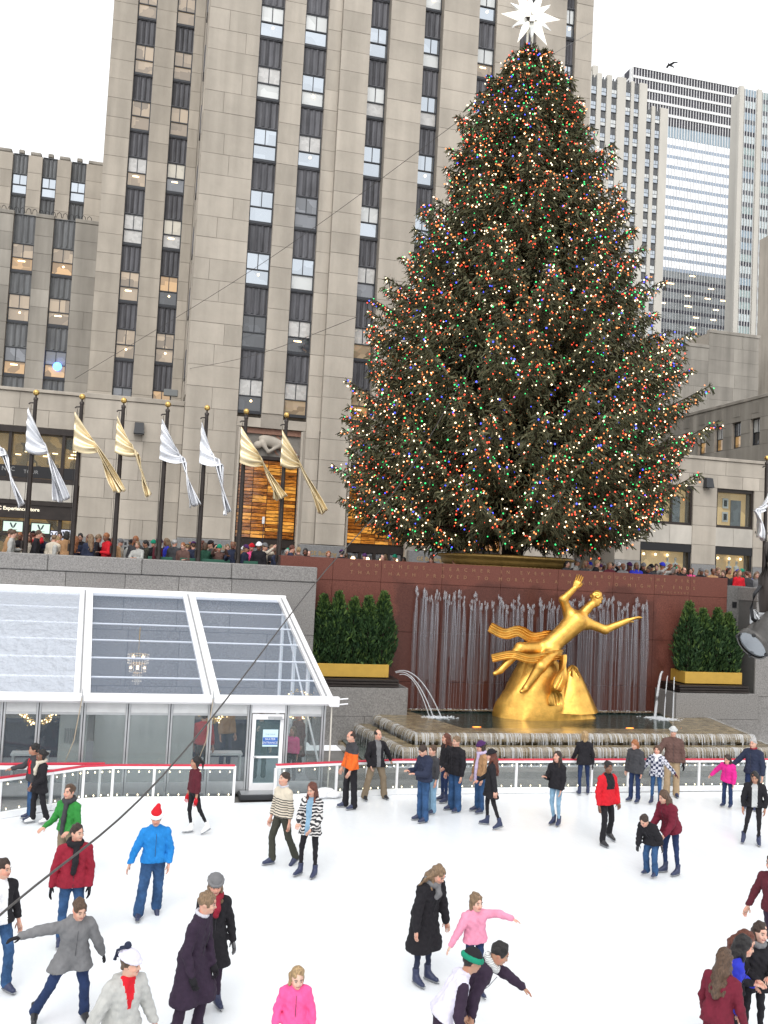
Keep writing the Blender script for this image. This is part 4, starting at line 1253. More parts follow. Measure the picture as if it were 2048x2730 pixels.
def shop_block():
    Y = 57.3
    t = empty('corner_shop_block', (0, 0, 0), 0, 'low stone block with a two storey shop front left of the flagpoles', 'building')
    w = MB(); w.box(-18, -3.96, Y + .9, 69, 4.5, 14.9); w.box(-18, -3.96, Y + .03, Y + .9, 12.85, 14.9); w.box(-18, -3.96, Y + .03, Y + .9, 8.55, 9.62); w.box(-4.08, -3.96, Y + .03, Y + .9, 4.5, 14.9)
    w.build('wall', LIME_J, t)
    lay(t, 'stone_block', blocks(-12, -3.96, 12.87, 13.9, 1.0, 1.9, 1) + blocks(-12, -3.96, 13.9, 14.9, 1.0, 2.6, 4), Y, LIME)
    lay(t, 'marble_slab', blocks(-12, -4.05, 8.56, 9.62, 1.06, 1.15, 6), Y, MARBLE)
    w = MB(); w.bbox(-12.1, -3.96, Y - .15, Y + .4, 14.91, 15.1, .02); w.build('coping', LIME, t)
    # upper show window
    w = MB(); w.box(-12, -4.1, Y - .06, Y + .25, 12.5, 12.84); w.box(-12, -4.1, Y - .06, Y + .25, 9.63, 9.86); w.box(-4.3, -4.1, Y - .06, Y + .25, 9.86, 12.5)
    for q in (-5.05, -8.0, -10.9): w.box(q - .09, q + .09, Y, Y + .2, 9.86, 12.5)
    w.build('show_window_frame', BRONZE, t)
    for a, b in ((-10.8, -8.1), (-7.9, -5.15), (-4.95, -4.3)):
        w = MB(); w.box(a, b, Y + .12, Y + .13, 10.6, 12.5); w.build('show_window_pane', SHOPGLASS, t)
        w = MB(); w.box(a, b, Y + .06, Y + .12, 9.88, 10.58); w.build('window_blackout', BLACKM, t)
        w = MB(); w.box(a, b, Y + .6, Y + .66, 9.9, 12.45); w.build('shop_interior', SHOPIN, t)
        w = MB()
        for q in range(5):
            w.box(a + .2 + q * .5 * (b - a) / 2.7, a + .5 + q * .5 * (b - a) / 2.7, Y + .3, Y + .34, 11.2 + .2 * (q % 3), 11.26 + .2 * (q % 3))
        w.build('spot_lamp', LAMP_W, t)
    lettering('letters', 'NBC', .36, mat('letter_grey', (0.3, 0.3, 0.3), .5), t, (-8.0, Y + .05, 10.33))
    lettering('letters', 'TOUR', .3, mat('letter_grey', (0.3, 0.3, 0.3), .5), t, (-6.75, Y + .05, 10.22))
    # fascia and sign
    w = MB(); w.box(-12, -3.98, Y - .1, Y + .3, 8.3, 8.54); w.box(-12, -3.98, Y - .02, Y + .3, 7.72, 8.3); w.box(-12, -3.98, Y - .1, Y + .3, 7.5, 7.72); w.build('fascia', BRONZE, t)
    lettering('shop_sign', 'NBC Experience Store', .285, emit('sign_letter', (0.95, 0.86, 0.66), 0.75), t, (-7.45, Y - .04, 8.03), align='CENTER', offset=.008)
    # lower glazing, screens
    w = MB()
    for q in (-12, -9.3, -6.75, -4.95, -4.12): w.box(q - .1, q + .1, Y + .02, Y + .3, 4.5, 7.5)
    w.box(-12, -4.1, Y + .02, Y + .3, 6.45, 6.62); w.build('glazing_bars', BRONZE, t)
    w = MB(); w.box(-12, -4.1, Y + .66, Y + .72, 4.5, 7.5); w.build('shop_interior', SHOPIN, t)
    for a, b in ((-9.2, -6.85), (-6.65, -5.05), (-4.85, -4.2)):
        w = MB(); w.box(a, b, Y + .2, Y + .21, 4.5, 7.45); w.build('shop_pane', SHOPGLASS, t)
    for i, (a, b, z0, z1, m_) in enumerate(((-8.05, -6.98, 6.72, 7.28, SCREEN), (-6.5, -5.5, 6.68, 7.24, SCREEN), (-4.92, -4.22, 6.3, 6.95, POSTER), (-5.42, -5.06, 6.35, 6.85, POSTER), (-9.3, -8.3, 6.75, 7.3, SCREEN))):
        w = MB(); w.box(a - .06, b + .06, Y + .1, Y + .16, z0 - .06, z1 + .06); fr = w.build('screen_frame', BLACKM, t)
        w = MB(); w.box(a, b, Y + .09, Y + .1, z0, z1); w.build('screen', m_, fr)
        cx, cz = (a + b) / 2, (z0 + z1) / 2 + .06; q = (z1 - z0) * .3
        w = MB()
        for s_ in (-1, 1):
            w.add([(cx, Y + .085, cz - q), (cx + s_ * q * .55, Y + .085, cz - q * .55), (cx + s_ * q * 1.15, Y + .085, cz + q * .8), (cx + s_ * q * .75, Y + .085, cz + q), (cx + s_ * q * .1, Y + .085, cz - q * .2)], [(0, 1, 2, 3, 4) if s_ > 0 else (4, 3, 2, 1, 0)])
        w.box(cx - q * 1.4, cx + q * 1.4, Y + .08, Y + .088, cz - q * 1.5, cz - q * 1.38)
        w.build('screen_mark', mat('mark_dark', (0.02, 0.03, 0.05), .6), fr)
    return t
SHOPGLASS = glassy('shop_glass', (0.1, 0.11, 0.11), 0.16, 0.03, tcol=(.9, .93, .92))
SHOPIN = pane_mat('shop_interior', (0.14, 0.09, 0.04), 0.6, em=(0.55, 0.32, 0.10), es=0.28, vary=0.95, scale=1.7)
SCREEN = emit('screen_mint', (0.62, 0.80, 0.68), 0.62)
POSTER = emit('poster_white', (0.75, 0.77, 0.9), 0.55)
shop_block()

def left_tower():
    t = empty('stepped_office_block', (0, 0, 0), 0, 'stepped limestone office block with crenellated parapets at the far left', 'building')
    Y = 70
    w = MB()
    pi = [(-16, -10.63), (-9.14, -7.89), (-6.4, -3.0)]
    for a, b in pi: w.box(a, b, Y + .02, Y + .6, 4.5, 29.6)
    w.box(-16, -3.0, Y + .6, 74, 4.5, 29.4); w.build('wall', LIME_J, t)
    bl = []
    for a, b in pi: bl += blocks(a, b, 14, 29.6, 1.306, 2.2, int(a))
    lay(t, 'stone_block', bl, Y, LIME_D)
    for a, b in ((-10.63, -9.14), (-7.89, -6.4)):
        bay(t, a, b, Y + .3, [27.65, 23.95, 20.1, 16.2], 2.0, 14, 29.9, SPAN_G, lambda z: (WRR.choice([P_TAN, P_MID]), WRR.choice([P_WARM, P_TAN]), WRR.choice(['strip', 'strip', 'globe'])))
    w = MB()
    for a, b in pi: w.bbox(a - .02, b + .02, Y - .08, Y + .9, 29.62, 29.9, .03)
    w.build('parapet_cap', LIME_D, t)
    # small iron loops along the lower parapet
    for q in np.arange(-12.4, -5.6, .42):
        w = MB(); w.tube([(q, Y + .3, 29.9), (q + .06, Y + .3, 30.2), (q + .18, Y + .3, 30.3), (q + .3, Y + .3, 30.2), (q + .36, Y + .3, 29.9)], .025, 5); w.build('iron_loop', BLACKM, t)
    Y = 74
    w = MB(); pi = [(-16, -11.6), (-10.5, -9.47), (-8.4, -7.37), (-6.27, -3)]
    for a, b in pi: w.box(a, b, Y + .02, Y + .6, 29, 35.7)
    w.box(-16, -3, Y + .6, 90, 29, 35.4); w.build('upper_wall', LIME_J, t)
    bl = []
    for a, b in pi: bl += blocks(a, b, 29, 35.7, 1.306, 2.2, int(a) + 5)
    lay(t, 'upper_stone_block', bl, Y, LIME)
    for a, b in ((-11.6, -10.5), (-9.47, -8.4), (-7.37, -6.27)):
        bay(t, a, b, Y + .3, [34.25, 30.3], 1.6, 29, 35.9, SPAN_G, lambda z: (P_SKY, P_SKY, None))
    w = MB()
    for a, b in pi: w.bbox(a + .12, b - .12, Y - .05, Y + .9, 35.72, 36.0, .06)
    for a, b in ((-11.6, -10.5), (-9.47, -8.4), (-7.37, -6.27)): w.bbox((a + b) / 2 - .2, (a + b) / 2 + .2, Y + .2, Y + .6, 35.85, 36.15, .05)
    w.build('parapet_cap', LIME_D, t)
    w = MB(); w.ball((-6.98, 70.1, 18.95), .3, 12, 8); w.build('blue_lamp', emit('lamp_blue', (0.06, 0.22, 1.0), 6), t)
    return t
left_tower()

# ------------------------------------------------------------------ right side blocks
def right_shops():
    Y = 56.0
    t = empty('gallery_shop_block', (0, 0, 0), 0, 'low pale limestone block with large lit shop windows right of the tree', 'building')
    w = MB()
    op = [(26.9, 30.2), (32.2, 36.1), (37.95, 40.9), (42.8, 45.8)]
    piers = [(27.6 - .0, 27.6)] 
    xs = [30.3, 32.2, 36.1, 37.95, 40.9, 42.8, 45.8, 52]
    st = []; mb_ = []
    for i in range(0, len(xs), 2):
        a, b = xs[i], xs[i + 1]
        w.box(a, b, Y + .03, Y + .8, 4.5, 14.2); st += blocks(a, b, 7.0, 12.3, 1.3, 2.4, i)
        p = MB(); p.bbox(a, b, Y - .1, Y + .02, 4.5, 6.98, .02); p.build('plinth', PLINTH, t)
    w.box(30.3, 52, Y + .8, 62, 4.5, 14.15)
    st += blocks(30.3, 46, 12.3, 13.2, .9, 2.0, 3) + blocks(30.3, 46, 13.2, 14.2, 1.0, 3.0, 8)
    for a, b in ((32.2, 36.1), (37.95, 40.9), (42.8, 45.8)):
        w.box(a, b, Y + .05, Y + .8, 8.3, 9.6)
        lay(t, 'marble_slab', blocks(a, b, 8.3, 9.58, 1.28, 1.5, int(a)), Y + .03, MARBLE)
        f = MB(); f.box(a, b, Y + .1, Y + .35, 9.6, 9.78); f.box(a, b, Y + .1, Y + .35, 12.08, 12.28); f.box(a, a + .14, Y + .1, Y + .35, 9.78, 12.08); f.box(b - .14, b, Y + .1, Y + .35, 9.78, 12.08)
        if a < 34: f.box(34.5, 34.62, Y + .12, Y + .3, 9.78, 12.08)
        f.build('gallery_window_frame', BRONZE, t)
        f = MB(); f.box(a + .14, b - .14, Y + .2, Y + .21, 9.78, 12.08); f.build('gallery_pane', SHOPGLASS, t)
        f = MB(); f.box(a + .14, b - .14, Y + .72, Y + .78, 9.78, 12.08); f.build('gallery_wall', GALLERY, t)
        for k in range(2):
            f = MB(); f.box(a + .9, a + 1.35, Y + .62, Y + .68, 10.05 + k * .95, 10.75 + k * .95); pf = f.build('framed_print', WHITEM, t)
            f = MB(); f.box(a + 1.0, a + 1.25, Y + .60, Y + .62, 10.18 + k * .95, 10.62 + k * .95); f.build('print', BLACKM, pf)
        f = MB(); f.box(b - 1.4, b - .6, Y + .6, Y + .66, 9.8, 11.6); f.build('inner_door', P_MID, t)
        f = MB(); f.box(a, b, Y + .02, Y + .4, 7.75, 8.28); f.box(a, a + .16, Y + .1, Y + .4, 4.5, 7.75); f.box(b - .16, b, Y + .1, Y + .4, 4.5, 7.75); f.build('shop_frame', BLACKM, t)
        f = MB(); f.box(a + .16, b - .16, Y + .74, Y + .79, 4.5, 7.75); f.build('shop_interior', GALLERY, t)
        f = MB(); f.box(a + .16, b - .16, Y + .25, Y + .26, 4.5, 7.75); f.build('shop_pane', SHOPGLASS, t)
        for k in range(3):
            f = MB(); f.ball((a + .6 + k * .9, Y + .55, 7.5), .09, 8, 5); f.build('shop_lamp', LAMP_W, t)
        for k in range(2):
            s = Soft(.05); xx = b - 1.5 + k * .6
            s.ell((xx, Y + .5, 7.25), (.09, .1, .13)); s.cone((xx, Y + .5, 7.1), (xx, Y + .5, 6.95), .05, .06); s.cone((xx - .12, Y + .5, 6.9), (xx + .12, Y + .5, 6.9), .1, .1); s.cone((xx, Y + .5, 6.8), (xx, Y + .5, 6.0), .17, .15)
            link('mannequin', s.mesh('mannequin', .04), WHITE, t)
    w.build('wall', LIME_J, t)
    lay(t, 'stone_block', st, Y, LIME)
    w = MB(); w.bbox(30.3, 52, Y - .12, Y + .5, 14.21, 14.42, .02); w.build('coping', LIME, t)
    lettering('letters', 'ROCKEFELLER', .26, BLACKM, t, (42.0, Y - .04, 9.4), spacing=1.25)
    lettering('letters', 'PLAZA', .26, BLACKM, t, (42.0, Y - .04, 8.95), spacing=1.25)
    return t
GALLERY = pane_mat('gallery_wall', (0.5, 0.36, 0.2), 0.7, em=(0.85, 0.55, 0.24), es=0.42, vary=0.35, scale=.7)
right_shops()

def side_street_block():
    X = 48.0
    t = empty('side_street_building', (0, 0, 0), 0, 'grey limestone building facing the side street behind the low shops', 'building')
    w = MB()
    wy = [60.2, 62.6, 65.2, 67.7, 70.2, 72.7, 75.2]
    w.box(X + .5, 60.0, 57, 80, 4.5, 21.0); w.box(X + .02, X + .5, 57, 80, 4.5, 17.2); w.box(X + .02, X + .5, 57, 80, 19.45, 21.0)
    ed = [57.0] + [v for q in wy for v in (q, q + 1.22)] + [80.0]
    bl = []
    for i in range(0, len(ed), 2):
        w.box(X + .02, X + .5, ed[i], ed[i + 1], 17.2, 19.45); bl += blocks(ed[i], ed[i + 1], 17.2, 19.45, 1.12, 2, i)
    w.build('wall', LIME_J, t)
    bl += blocks(57, 80, 14.4, 17.2, 1.3, 2.4, 1) + blocks(57, 80, 19.45, 21.0, 1.5, 2.5, 2)
    lay(t, 'stone_block', bl, 0, LIME_D, swap=X)
    for i, q in enumerate(wy):
        lo = WRR.choice([P_WARM, P_WARM, P_MID, P_DARK])
        o = window(t, X + .3, q + 1.22, 17.25, 1.22, 2.2, P_BLIND if i % 3 else P_MID, lo, None, rz=-math.pi / 2)
        r = MB(); r.box(X - .06, X - .032, q + .15, q + 1.1, 19.9, 20.75); r.build('carved_panel', LIME_D, t)
    w = MB(); w.bbox(X - .1, X + .5, 57, 80, 21.01, 21.3, .03); w.build('coping', LIME_D, t)
    return t
side_street_block()
t = empty('rooftop_extension', (0, 0, 0), 0, 'tall blank limestone wall with a stepped top behind the side street building', 'building')
w = MB(); w.box(50, 73.2, 100.05, 118, 4.5, 34.6); w.box(66, 73.2, 100.05, 118, 34.6, 36.6); w.build('wall', LIME_J, t)
lay(t, 'stone_block', blocks(54, 66, 20, 34.6, 1.6, 3, 1) + blocks(66, 73.2, 20, 36.6, 1.6, 3, 2), 100.0, LIME_D)
w = MB(); w.bbox(50, 66, 99.9, 100.6, 34.6, 35.0, .03); w.bbox(66, 73.3, 99.9, 100.6, 36.6, 37.0, .03); w.build('coping', LIME_D, t)
t = empty('corner_office_slab', (0, 0, 0), 0, 'limestone office slab with sash windows cut by the right picture edge', 'building')
w = MB(); w.box(80.1, 96, 96, 110, 4.5, 53.6); w.build('wall', LIME, t)
for k in range(9):
    for yy in (97.5, 101.5, 105.5):
        window(t, 80.05, yy + 1.5, 48 - 3.8 * k, 1.5, 2.1, WRR.choice([P_BLIND, P_MID, P_SKY]), WRR.choice([P_DARK, P_WARM, P_MID]), None, rz=-math.pi / 2)

def setback_tower():
    Y = 220
    t = empty('setback_tower', (0, 0, 0), 0, 'distant stepped limestone tower with ribbed grey strips right of the tree', 'skyscraper')
    tiers = [(96, 112.7, 146, Y + 8), (96, 117.1, 139.7, Y), (117.1, 123.6, 139.3, Y - .4), (123.6, 130.4, 133.4, Y - .8)]
    cols = [(107.3, 108.9), (110.3, 111.85), (113.3, 114.9), (117.5, 119.0), (120.0, 121.5), (123.9, 125.4), (126.5, 128.0)]
    w = MB()
    for a, b, z, yy in tiers: w.box(a, b, Y + .9 if yy < Y + 2 else yy + .5, Y + 40, 4.5, z - 1.2)
    w.build('core', SPAN_G, t)
    p = [(96, 107.3), (108.9, 110.3), (111.85, 113.3), (114.9, 117.5), (119.0, 120.0), (121.5, 123.9), (125.4, 126.5), (128.0, 130.4)]
    for a, b in p:
        zt = 139.9 if b < 117.6 else (139.4 if b < 124 else 133.6)
        m = MB(); m.bbox(a, b, Y - .15, Y + .95, 4.5, zt, .12); m.build('pier', LIMEF, t)
    for a, b in ((106.2, 107.4), (108.6, 110.1), (111.0, 112.7)):
        m = MB(); m.bbox(a, b, Y + 7, Y + 9, 139, 146.2, .2); m.build('upper_pier', LIMEF, t)
    for i, (a, b) in enumerate(cols):
        zt = 136.2 if i < 5 else 131.3
        for k in range(20):
            z = zt - 4.15 * k
            if z < 60: break
            window(t, a, Y + .2, z - 2.2, b - a, 2.2, P_BLIND if WRR.random() < .4 else P_SKY, P_SKY if WRR.random() < .6 else P_BLIND, None)
        m = MB()
        for q in range(4): m.box(a + (b - a) * q / 4 + .05, a + (b - a) * (q + 1) / 4 - .05, Y + .25, Y + .55, 60, (138.6 if i < 5 else 132.6) + .6 * (q % 2))
        m.build('ribbed_strip', SPAN_G, t)
    return t
LIMEF = mat('limestone_far', (0.56, 0.535, 0.48), 0.9, vary=0.08, scale=.2, stretch=(1, 1, .3))  # paler copy of limestone: glare of distance put into the base colour
setback_tower()

def grid_tower():
    Y = 300
    t = empty('grid_tower', (0, 0, 0), 0, 'distant white glass slab with dark louvred top floors behind the tree', 'skyscraper')
    x0, x1, top = 162.9, 208.1, 193.6
    w = MB(); w.box(x0, x1, Y + .6, Y + 60, 4.5, top - .3); w.build('core', SPAN_G, t)
    n = 39; pw = (x1 - x0) / n
    # dark louvre floors: one panel between each pair of mullions
    zs = [(190.4, 193.4), (186.3, 189.4), (182.2, 185.3), (178.1, 181.2), (173.9, 177.0)]
    dark = mat('louvre_dark', (0.03, 0.028, 0.04), .6, objvar=.2)
    me = MB(); me.box(.14, pw - .14, 0, .2, 0, 3.1); pm = me.mesh('louvre_panel')
    cnt = 0; rest = MB()
    for z0, z1 in zs:
        for i in range(n):
            if cnt < 195:
                link('louvre_panel', pm, dark, t, (x0 + i * pw, Y + .12, z0)); cnt += 1
    m = MB()
    for i in range(n + 1):
        m.box(x0 + i * pw - .13, x0 + i * pw + .13, Y + .05, Y + .4, 169.5, top); m.box(x0 + i * pw - .07, x0 + i * pw + .07, Y + .12, Y + .4, 60, 169.5)
    m.build('mullion', MULW, t, kind='stuff')
    for i in range(5):
        f = MB(); f.box(x0 + .01, x1 - .01, Y - .1, Y + .55, zs[i][1] - 0.0, (zs[i - 1][0] if i else top)); f.build('floor_band', MULW, t)
    # office floors: tall glass strips over blue-grey spandrels
    z = 173.9
    f = MB(); f.box(x0, x1, Y + .32, Y + .5, 169.4, 173.85); f.build('glass_strip', FARGL, t)
    z = 169.4
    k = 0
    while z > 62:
        f = MB(); f.box(x0, x1, Y + .3, Y + .5, z - 2.55, z); f.build('glass_strip', FARSKY if k < 13 else FARDK, t)  # darker lower floors put in place of a neighbouring tower's reflection
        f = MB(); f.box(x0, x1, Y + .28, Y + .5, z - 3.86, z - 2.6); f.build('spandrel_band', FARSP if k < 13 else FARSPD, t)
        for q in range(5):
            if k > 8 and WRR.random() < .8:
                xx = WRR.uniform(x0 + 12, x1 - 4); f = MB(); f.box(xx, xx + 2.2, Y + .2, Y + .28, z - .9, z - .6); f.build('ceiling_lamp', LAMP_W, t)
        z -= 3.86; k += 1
    # left return face
    f = MB(); f.box(x0 - .5, x0 - .02, Y + .5, Y + 60, 60, top); f.build('end_wall', MULW, t)
    for i in range(10):
        for z0, z1 in zs:
            f = MB(); f.box(x0 - .6, x0 - .51, Y + 2 + i * 5.5, Y + 5.5 + i * 5.5, z0, z1); f.build('end_louvre', dark, t)
    return t
MULW = mat('white_cladding', (0.74, 0.74, 0.73), .5, vary=.04, scale=.3)
FARGL = mat('far_glass_blue', (0.3, 0.38, 0.44), .2, .2, vary=.12, scale=.3, stretch=(3, 3, .2))
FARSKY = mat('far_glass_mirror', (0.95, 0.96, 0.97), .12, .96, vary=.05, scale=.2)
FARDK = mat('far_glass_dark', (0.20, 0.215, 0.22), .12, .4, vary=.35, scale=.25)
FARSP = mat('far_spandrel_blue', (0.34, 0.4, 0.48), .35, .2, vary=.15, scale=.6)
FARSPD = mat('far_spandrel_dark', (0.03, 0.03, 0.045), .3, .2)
grid_tower()

def glass_tower():
    Y = 250
    t = empty('glass_tower', (0, 0, 0), 0, 'tall glass tower with white stone ribs cut by the right picture edge', 'skyscraper')
    x0, x1, top = 174.2, 194, 162.5
    w = MB(); w.box(x0 + .8, x1, Y + .6, Y + 7, 4.5, top); w.build('core', LIMEF, t)
    for a, b in ((x0 - 1.2, x0 + .5), (179.5, 181.2), (185, 186.6), (191, 192.6)):
        m = MB(); m.bbox(a, b, Y - .5, Y + .8, 4.5, top + .4, .1); m.build('stone_rib', LIMEF, t)
    z = top; k = 0
    rr = random.Random(3)
    while z > 50:
        for a, b in ((x0 + .5, 179.5), (181.2, 185), (186.6, 191)):
            f = MB(); f.box(a, b, Y + .2, Y + .5, z - 2.3, z); f.build('glass_strip', rr.choice([FARGL, FARGL2, FARSKY2]), t)
            f = MB(); f.box(a, b, Y + .22, Y + .5, z - 3.8, z - 2.32); f.build('spandrel_band', rr.choice([FARSPD, FARSP2]), t)
        z -= 3.82
    m = MB()
    for a, b in ((x0 + .5, 179.5), (181.2, 185), (186.6, 191)):
        for q in np.arange(a + .6, b, 1.0): m.box(q - .09, q + .09, Y - .05, Y + .3, 50, top)
    m.build('mullion', MULW, t, kind='stuff')
    return t
FARGL2 = mat('far_glass_green', (0.32, 0.4, 0.39), .15, .3, vary=.2, scale=.4)
FARSKY2 = mat('far_glass_pale', (0.5, 0.56, 0.56), .15, .6, vary=.15, scale=.4)
FARSP2 = mat('far_spandrel_grey', (0.1, 0.11, 0.125), .4, .1)
glass_tower()
# ------------------------------------------------------------------ rink-side walls
WATER = glassy('falling_water', (0.72, 0.70, 0.66), 0.24, 0.3, spec=0.5)
FOAM = glassy('foam', (0.80, 0.82, 0.84), 0.42, 0.5)
SPRAY = glassy('jet_spray', (0.70, 0.70, 0.72), 0.16, 0.6)
STREAM = glassy('water_stream', (0.60, 0.59, 0.62), 0.17, 0.5)
MIST = glassy('water_mist', (0.62, 0.60, 0.62), 0.075, 0.8)

def granite_wall():
    t = empty('granite_retaining_wall', (0, 0, 0), 0, 'speckled grey granite retaining wall behind the white pavilion', 'wall')
    w = MB(); w.box(-14, 5.45, 30.03, 31.9, -0.05, 5.3); w.build('core', GRAN_J, t)
    for a, b, c, d in blocks(-14, 5.5, 0.0, 5.18, 1.73, 1.9, 3):
        m = MB(); m.bbox(a + .006, b - .006, 29.97, 30.05, c + .006, d - .006, .008); m.build('granite_slab', GRANITE, t)
    for i in range(7):
        m = MB(); m.bbox(-14 + i * 2.786 + .006, -14 + (i + 1) * 2.786 - .006, 29.93, 31.3, 5.19, 5.68, .025); m.build('coping_slab', GRANITE, t)
    return t
granite_wall()

def red_granite():
    m, nt, n, l, b = nodes_of('red_granite')
    tc = n.new('ShaderNodeTexCoord')
    nz = n.new('ShaderNodeTexNoise'); nz.inputs['Scale'].default_value = 45; nz.inputs['Detail'].default_value = 5
    ge = n.new('ShaderNodeNewGeometry')
    l.new(ge.outputs['Position'], nz.inputs['Vector'])
    rp = n.new('ShaderNodeValToRGB'); rp.color_ramp.elements[0].position = .32; rp.color_ramp.elements[1].position = .7
    rp.color_ramp.elements[0].color = (0.085, 0.023, 0.016, 1); rp.color_ramp.elements[1].color = (0.185, 0.064, 0.044, 1)
    l.new(nz.outputs['Fac'], rp.inputs[0])
    # wetted stone round the jets: darker and smoother, with an uneven edge
    sp = n.new('ShaderNodeSeparateXYZ'); l.new(ge.outputs['Position'], sp.inputs[0])
    big = n.new('ShaderNodeTexNoise'); big.inputs['Scale'].default_value = 0.9; big.inputs['Detail'].default_value = 4; l.new(ge.outputs['Position'], big.inputs['Vector'])
    def mth(op, a, bb, clamp=False):
        q = n.new('ShaderNodeMath'); q.operation = op; q.use_clamp = clamp
        for i, v in enumerate((a, bb)):
            if isinstance(v, (int, float)): q.inputs[i].default_value = v
            else: l.new(v, q.inputs[i])
        return q.outputs[0]
    dx = mth('ABSOLUTE', mth('SUBTRACT', sp.outputs['X'], 13.6), 0)
    dx = mth('SUBTRACT', 5.15, dx)
    dz = mth('SUBTRACT', 5.35, sp.outputs['Z'])
    d = mth('MINIMUM', dx, dz)
    d = mth('ADD', d, mth('MULTIPLY', mth('SUBTRACT', big.outputs['Fac'], .5), 1.6))
    wet = mth('MULTIPLY', mth('ADD', d, .1), 4.0, True)
    mx = n.new('ShaderNodeMix'); mx.data_type = 'RGBA'; l.new(wet, mx.inputs[0]); l.new(rp.outputs[0], mx.inputs[6])
    dk = n.new('ShaderNodeVectorMath'); dk.operation = 'SCALE'; dk.inputs['Scale'].default_value = .62; l.new(rp.outputs[0], dk.inputs[0]); l.new(dk.outputs[0], mx.inputs[7])
    l.new(mx.outputs[2], b.inputs['Base Color'])
    rr = n.new('ShaderNodeMapRange'); rr.inputs['To Min'].default_value = .6; rr.inputs['To Max'].default_value = .3; l.new(wet, rr.inputs['Value']); l.new(rr.outputs[0], b.inputs['Roughness'])
    b.inputs['Specular IOR Level'].default_value = .3
    MATS['red_granite'] = m
    return m
REDG = red_granite()
def red_wall():
    t = empty('red_granite_wall', (0, 0, 0), 0, 'polished red granite wall with a gilt inscription behind the gilded statue', 'wall')
    w = MB(); w.box(4.4, 21.5, 30.93, 32.1, .4, 5.98); w.build('core', mat('red_joint', (0.06, 0.03, 0.025), .9), t)
    xs = [4.4, 6.2, 7.9, 10.1, 12.3, 14.5, 16.7, 18.4, 19.9, 21.5]
    for i in range(len(xs) - 1):
        for z0, z1 in ((.4, 1.9), (1.9, 3.6), (3.6, 5.28), (5.28, 6.03)):
            m = MB(); m.bbox(xs[i] + .004, xs[i + 1] - .004, 30.88 if z1 < 6 else 30.87, 30.95 if z1 < 6 else 32.15, z0 + .004, z1 - .004, .006); m.build('granite_slab', REDG, t)
    def fit(body, size, xa, xb, z):
        me = text_mesh(body, size, .004)
        xs_ = [v.co.x for v in me.vertices]; w0 = max(xs_) - min(xs_)
        n = len(body) - 1
        me2 = text_mesh(body, size, .004, spacing=1.0 + (xb - xa - w0) / (w0 * .93))
        xs_ = [v.co.x for v in me2.vertices]; k = (xb - xa) / (max(xs_) - min(xs_)); c = (max(xs_) + min(xs_)) / 2
        me2.materials.clear()
        o = link('inscription', me2, mat('worn_letters', (0.27, 0.14, 0.07), .6), t, ((xa + xb) / 2 - c, 30.862, z), (math.pi / 2, 0, 0))
    fit('PROMETHEUS, TEACHER IN EVERY ART, BROUGHT THE FIRE', .17, 6.7, 20.2, 5.83)
    fit('THAT HATH PROVED TO MORTALS A MEANS TO MIGHTY ENDS', .17, 6.4, 20.5, 5.57)
    fit('AESCHYLUS', .1, 18.6, 19.9, 5.38)
    return t
red_wall()
t = empty('granite_pier', (0, 0, 0), 0, 'grey granite pier with four small square vents beside the red wall', 'wall')
w = MB(); w.bbox(21.52, 22.4, 30.9, 32.1, .4, 5.75, .01); w.build('shaft', mat('granite_dark', (0.12, 0.115, 0.11), .6, vary=.35, scale=24, spec=.3), t)
for ix in (0, .42):
    for iz in (0, .62):
        m = MB(); m.box(21.75 + ix, 21.93 + ix, 30.88, 30.899, 4.3 + iz, 4.52 + iz); m.build('vent_hole', BLACKM, t)
t = empty('granite_side_wall', (0, 0, 0), 0, 'pale grey granite wall at the right edge behind the floodlight', 'wall')
w = MB(); w.box(22.03, 40, 29.83, 31.9, -.05, 5.3); w.build('core', GRAN_J, t)
for a, b, c, d in blocks(22.0, 40, 0, 5.2, 1.73, 1.9, 8):
    m = MB(); m.bbox(a + .006, b - .006, 29.77, 29.85, c + .006, d - .006, .008); m.build('granite_slab', GRANITE, t)
for i in range(6):
    m = MB(); m.bbox(22 + i * 3 + .006, 25 + i * 3 - .006, 29.74, 31.5, 5.21, 5.72, .025); m.build('coping_slab', GRANITE, t)

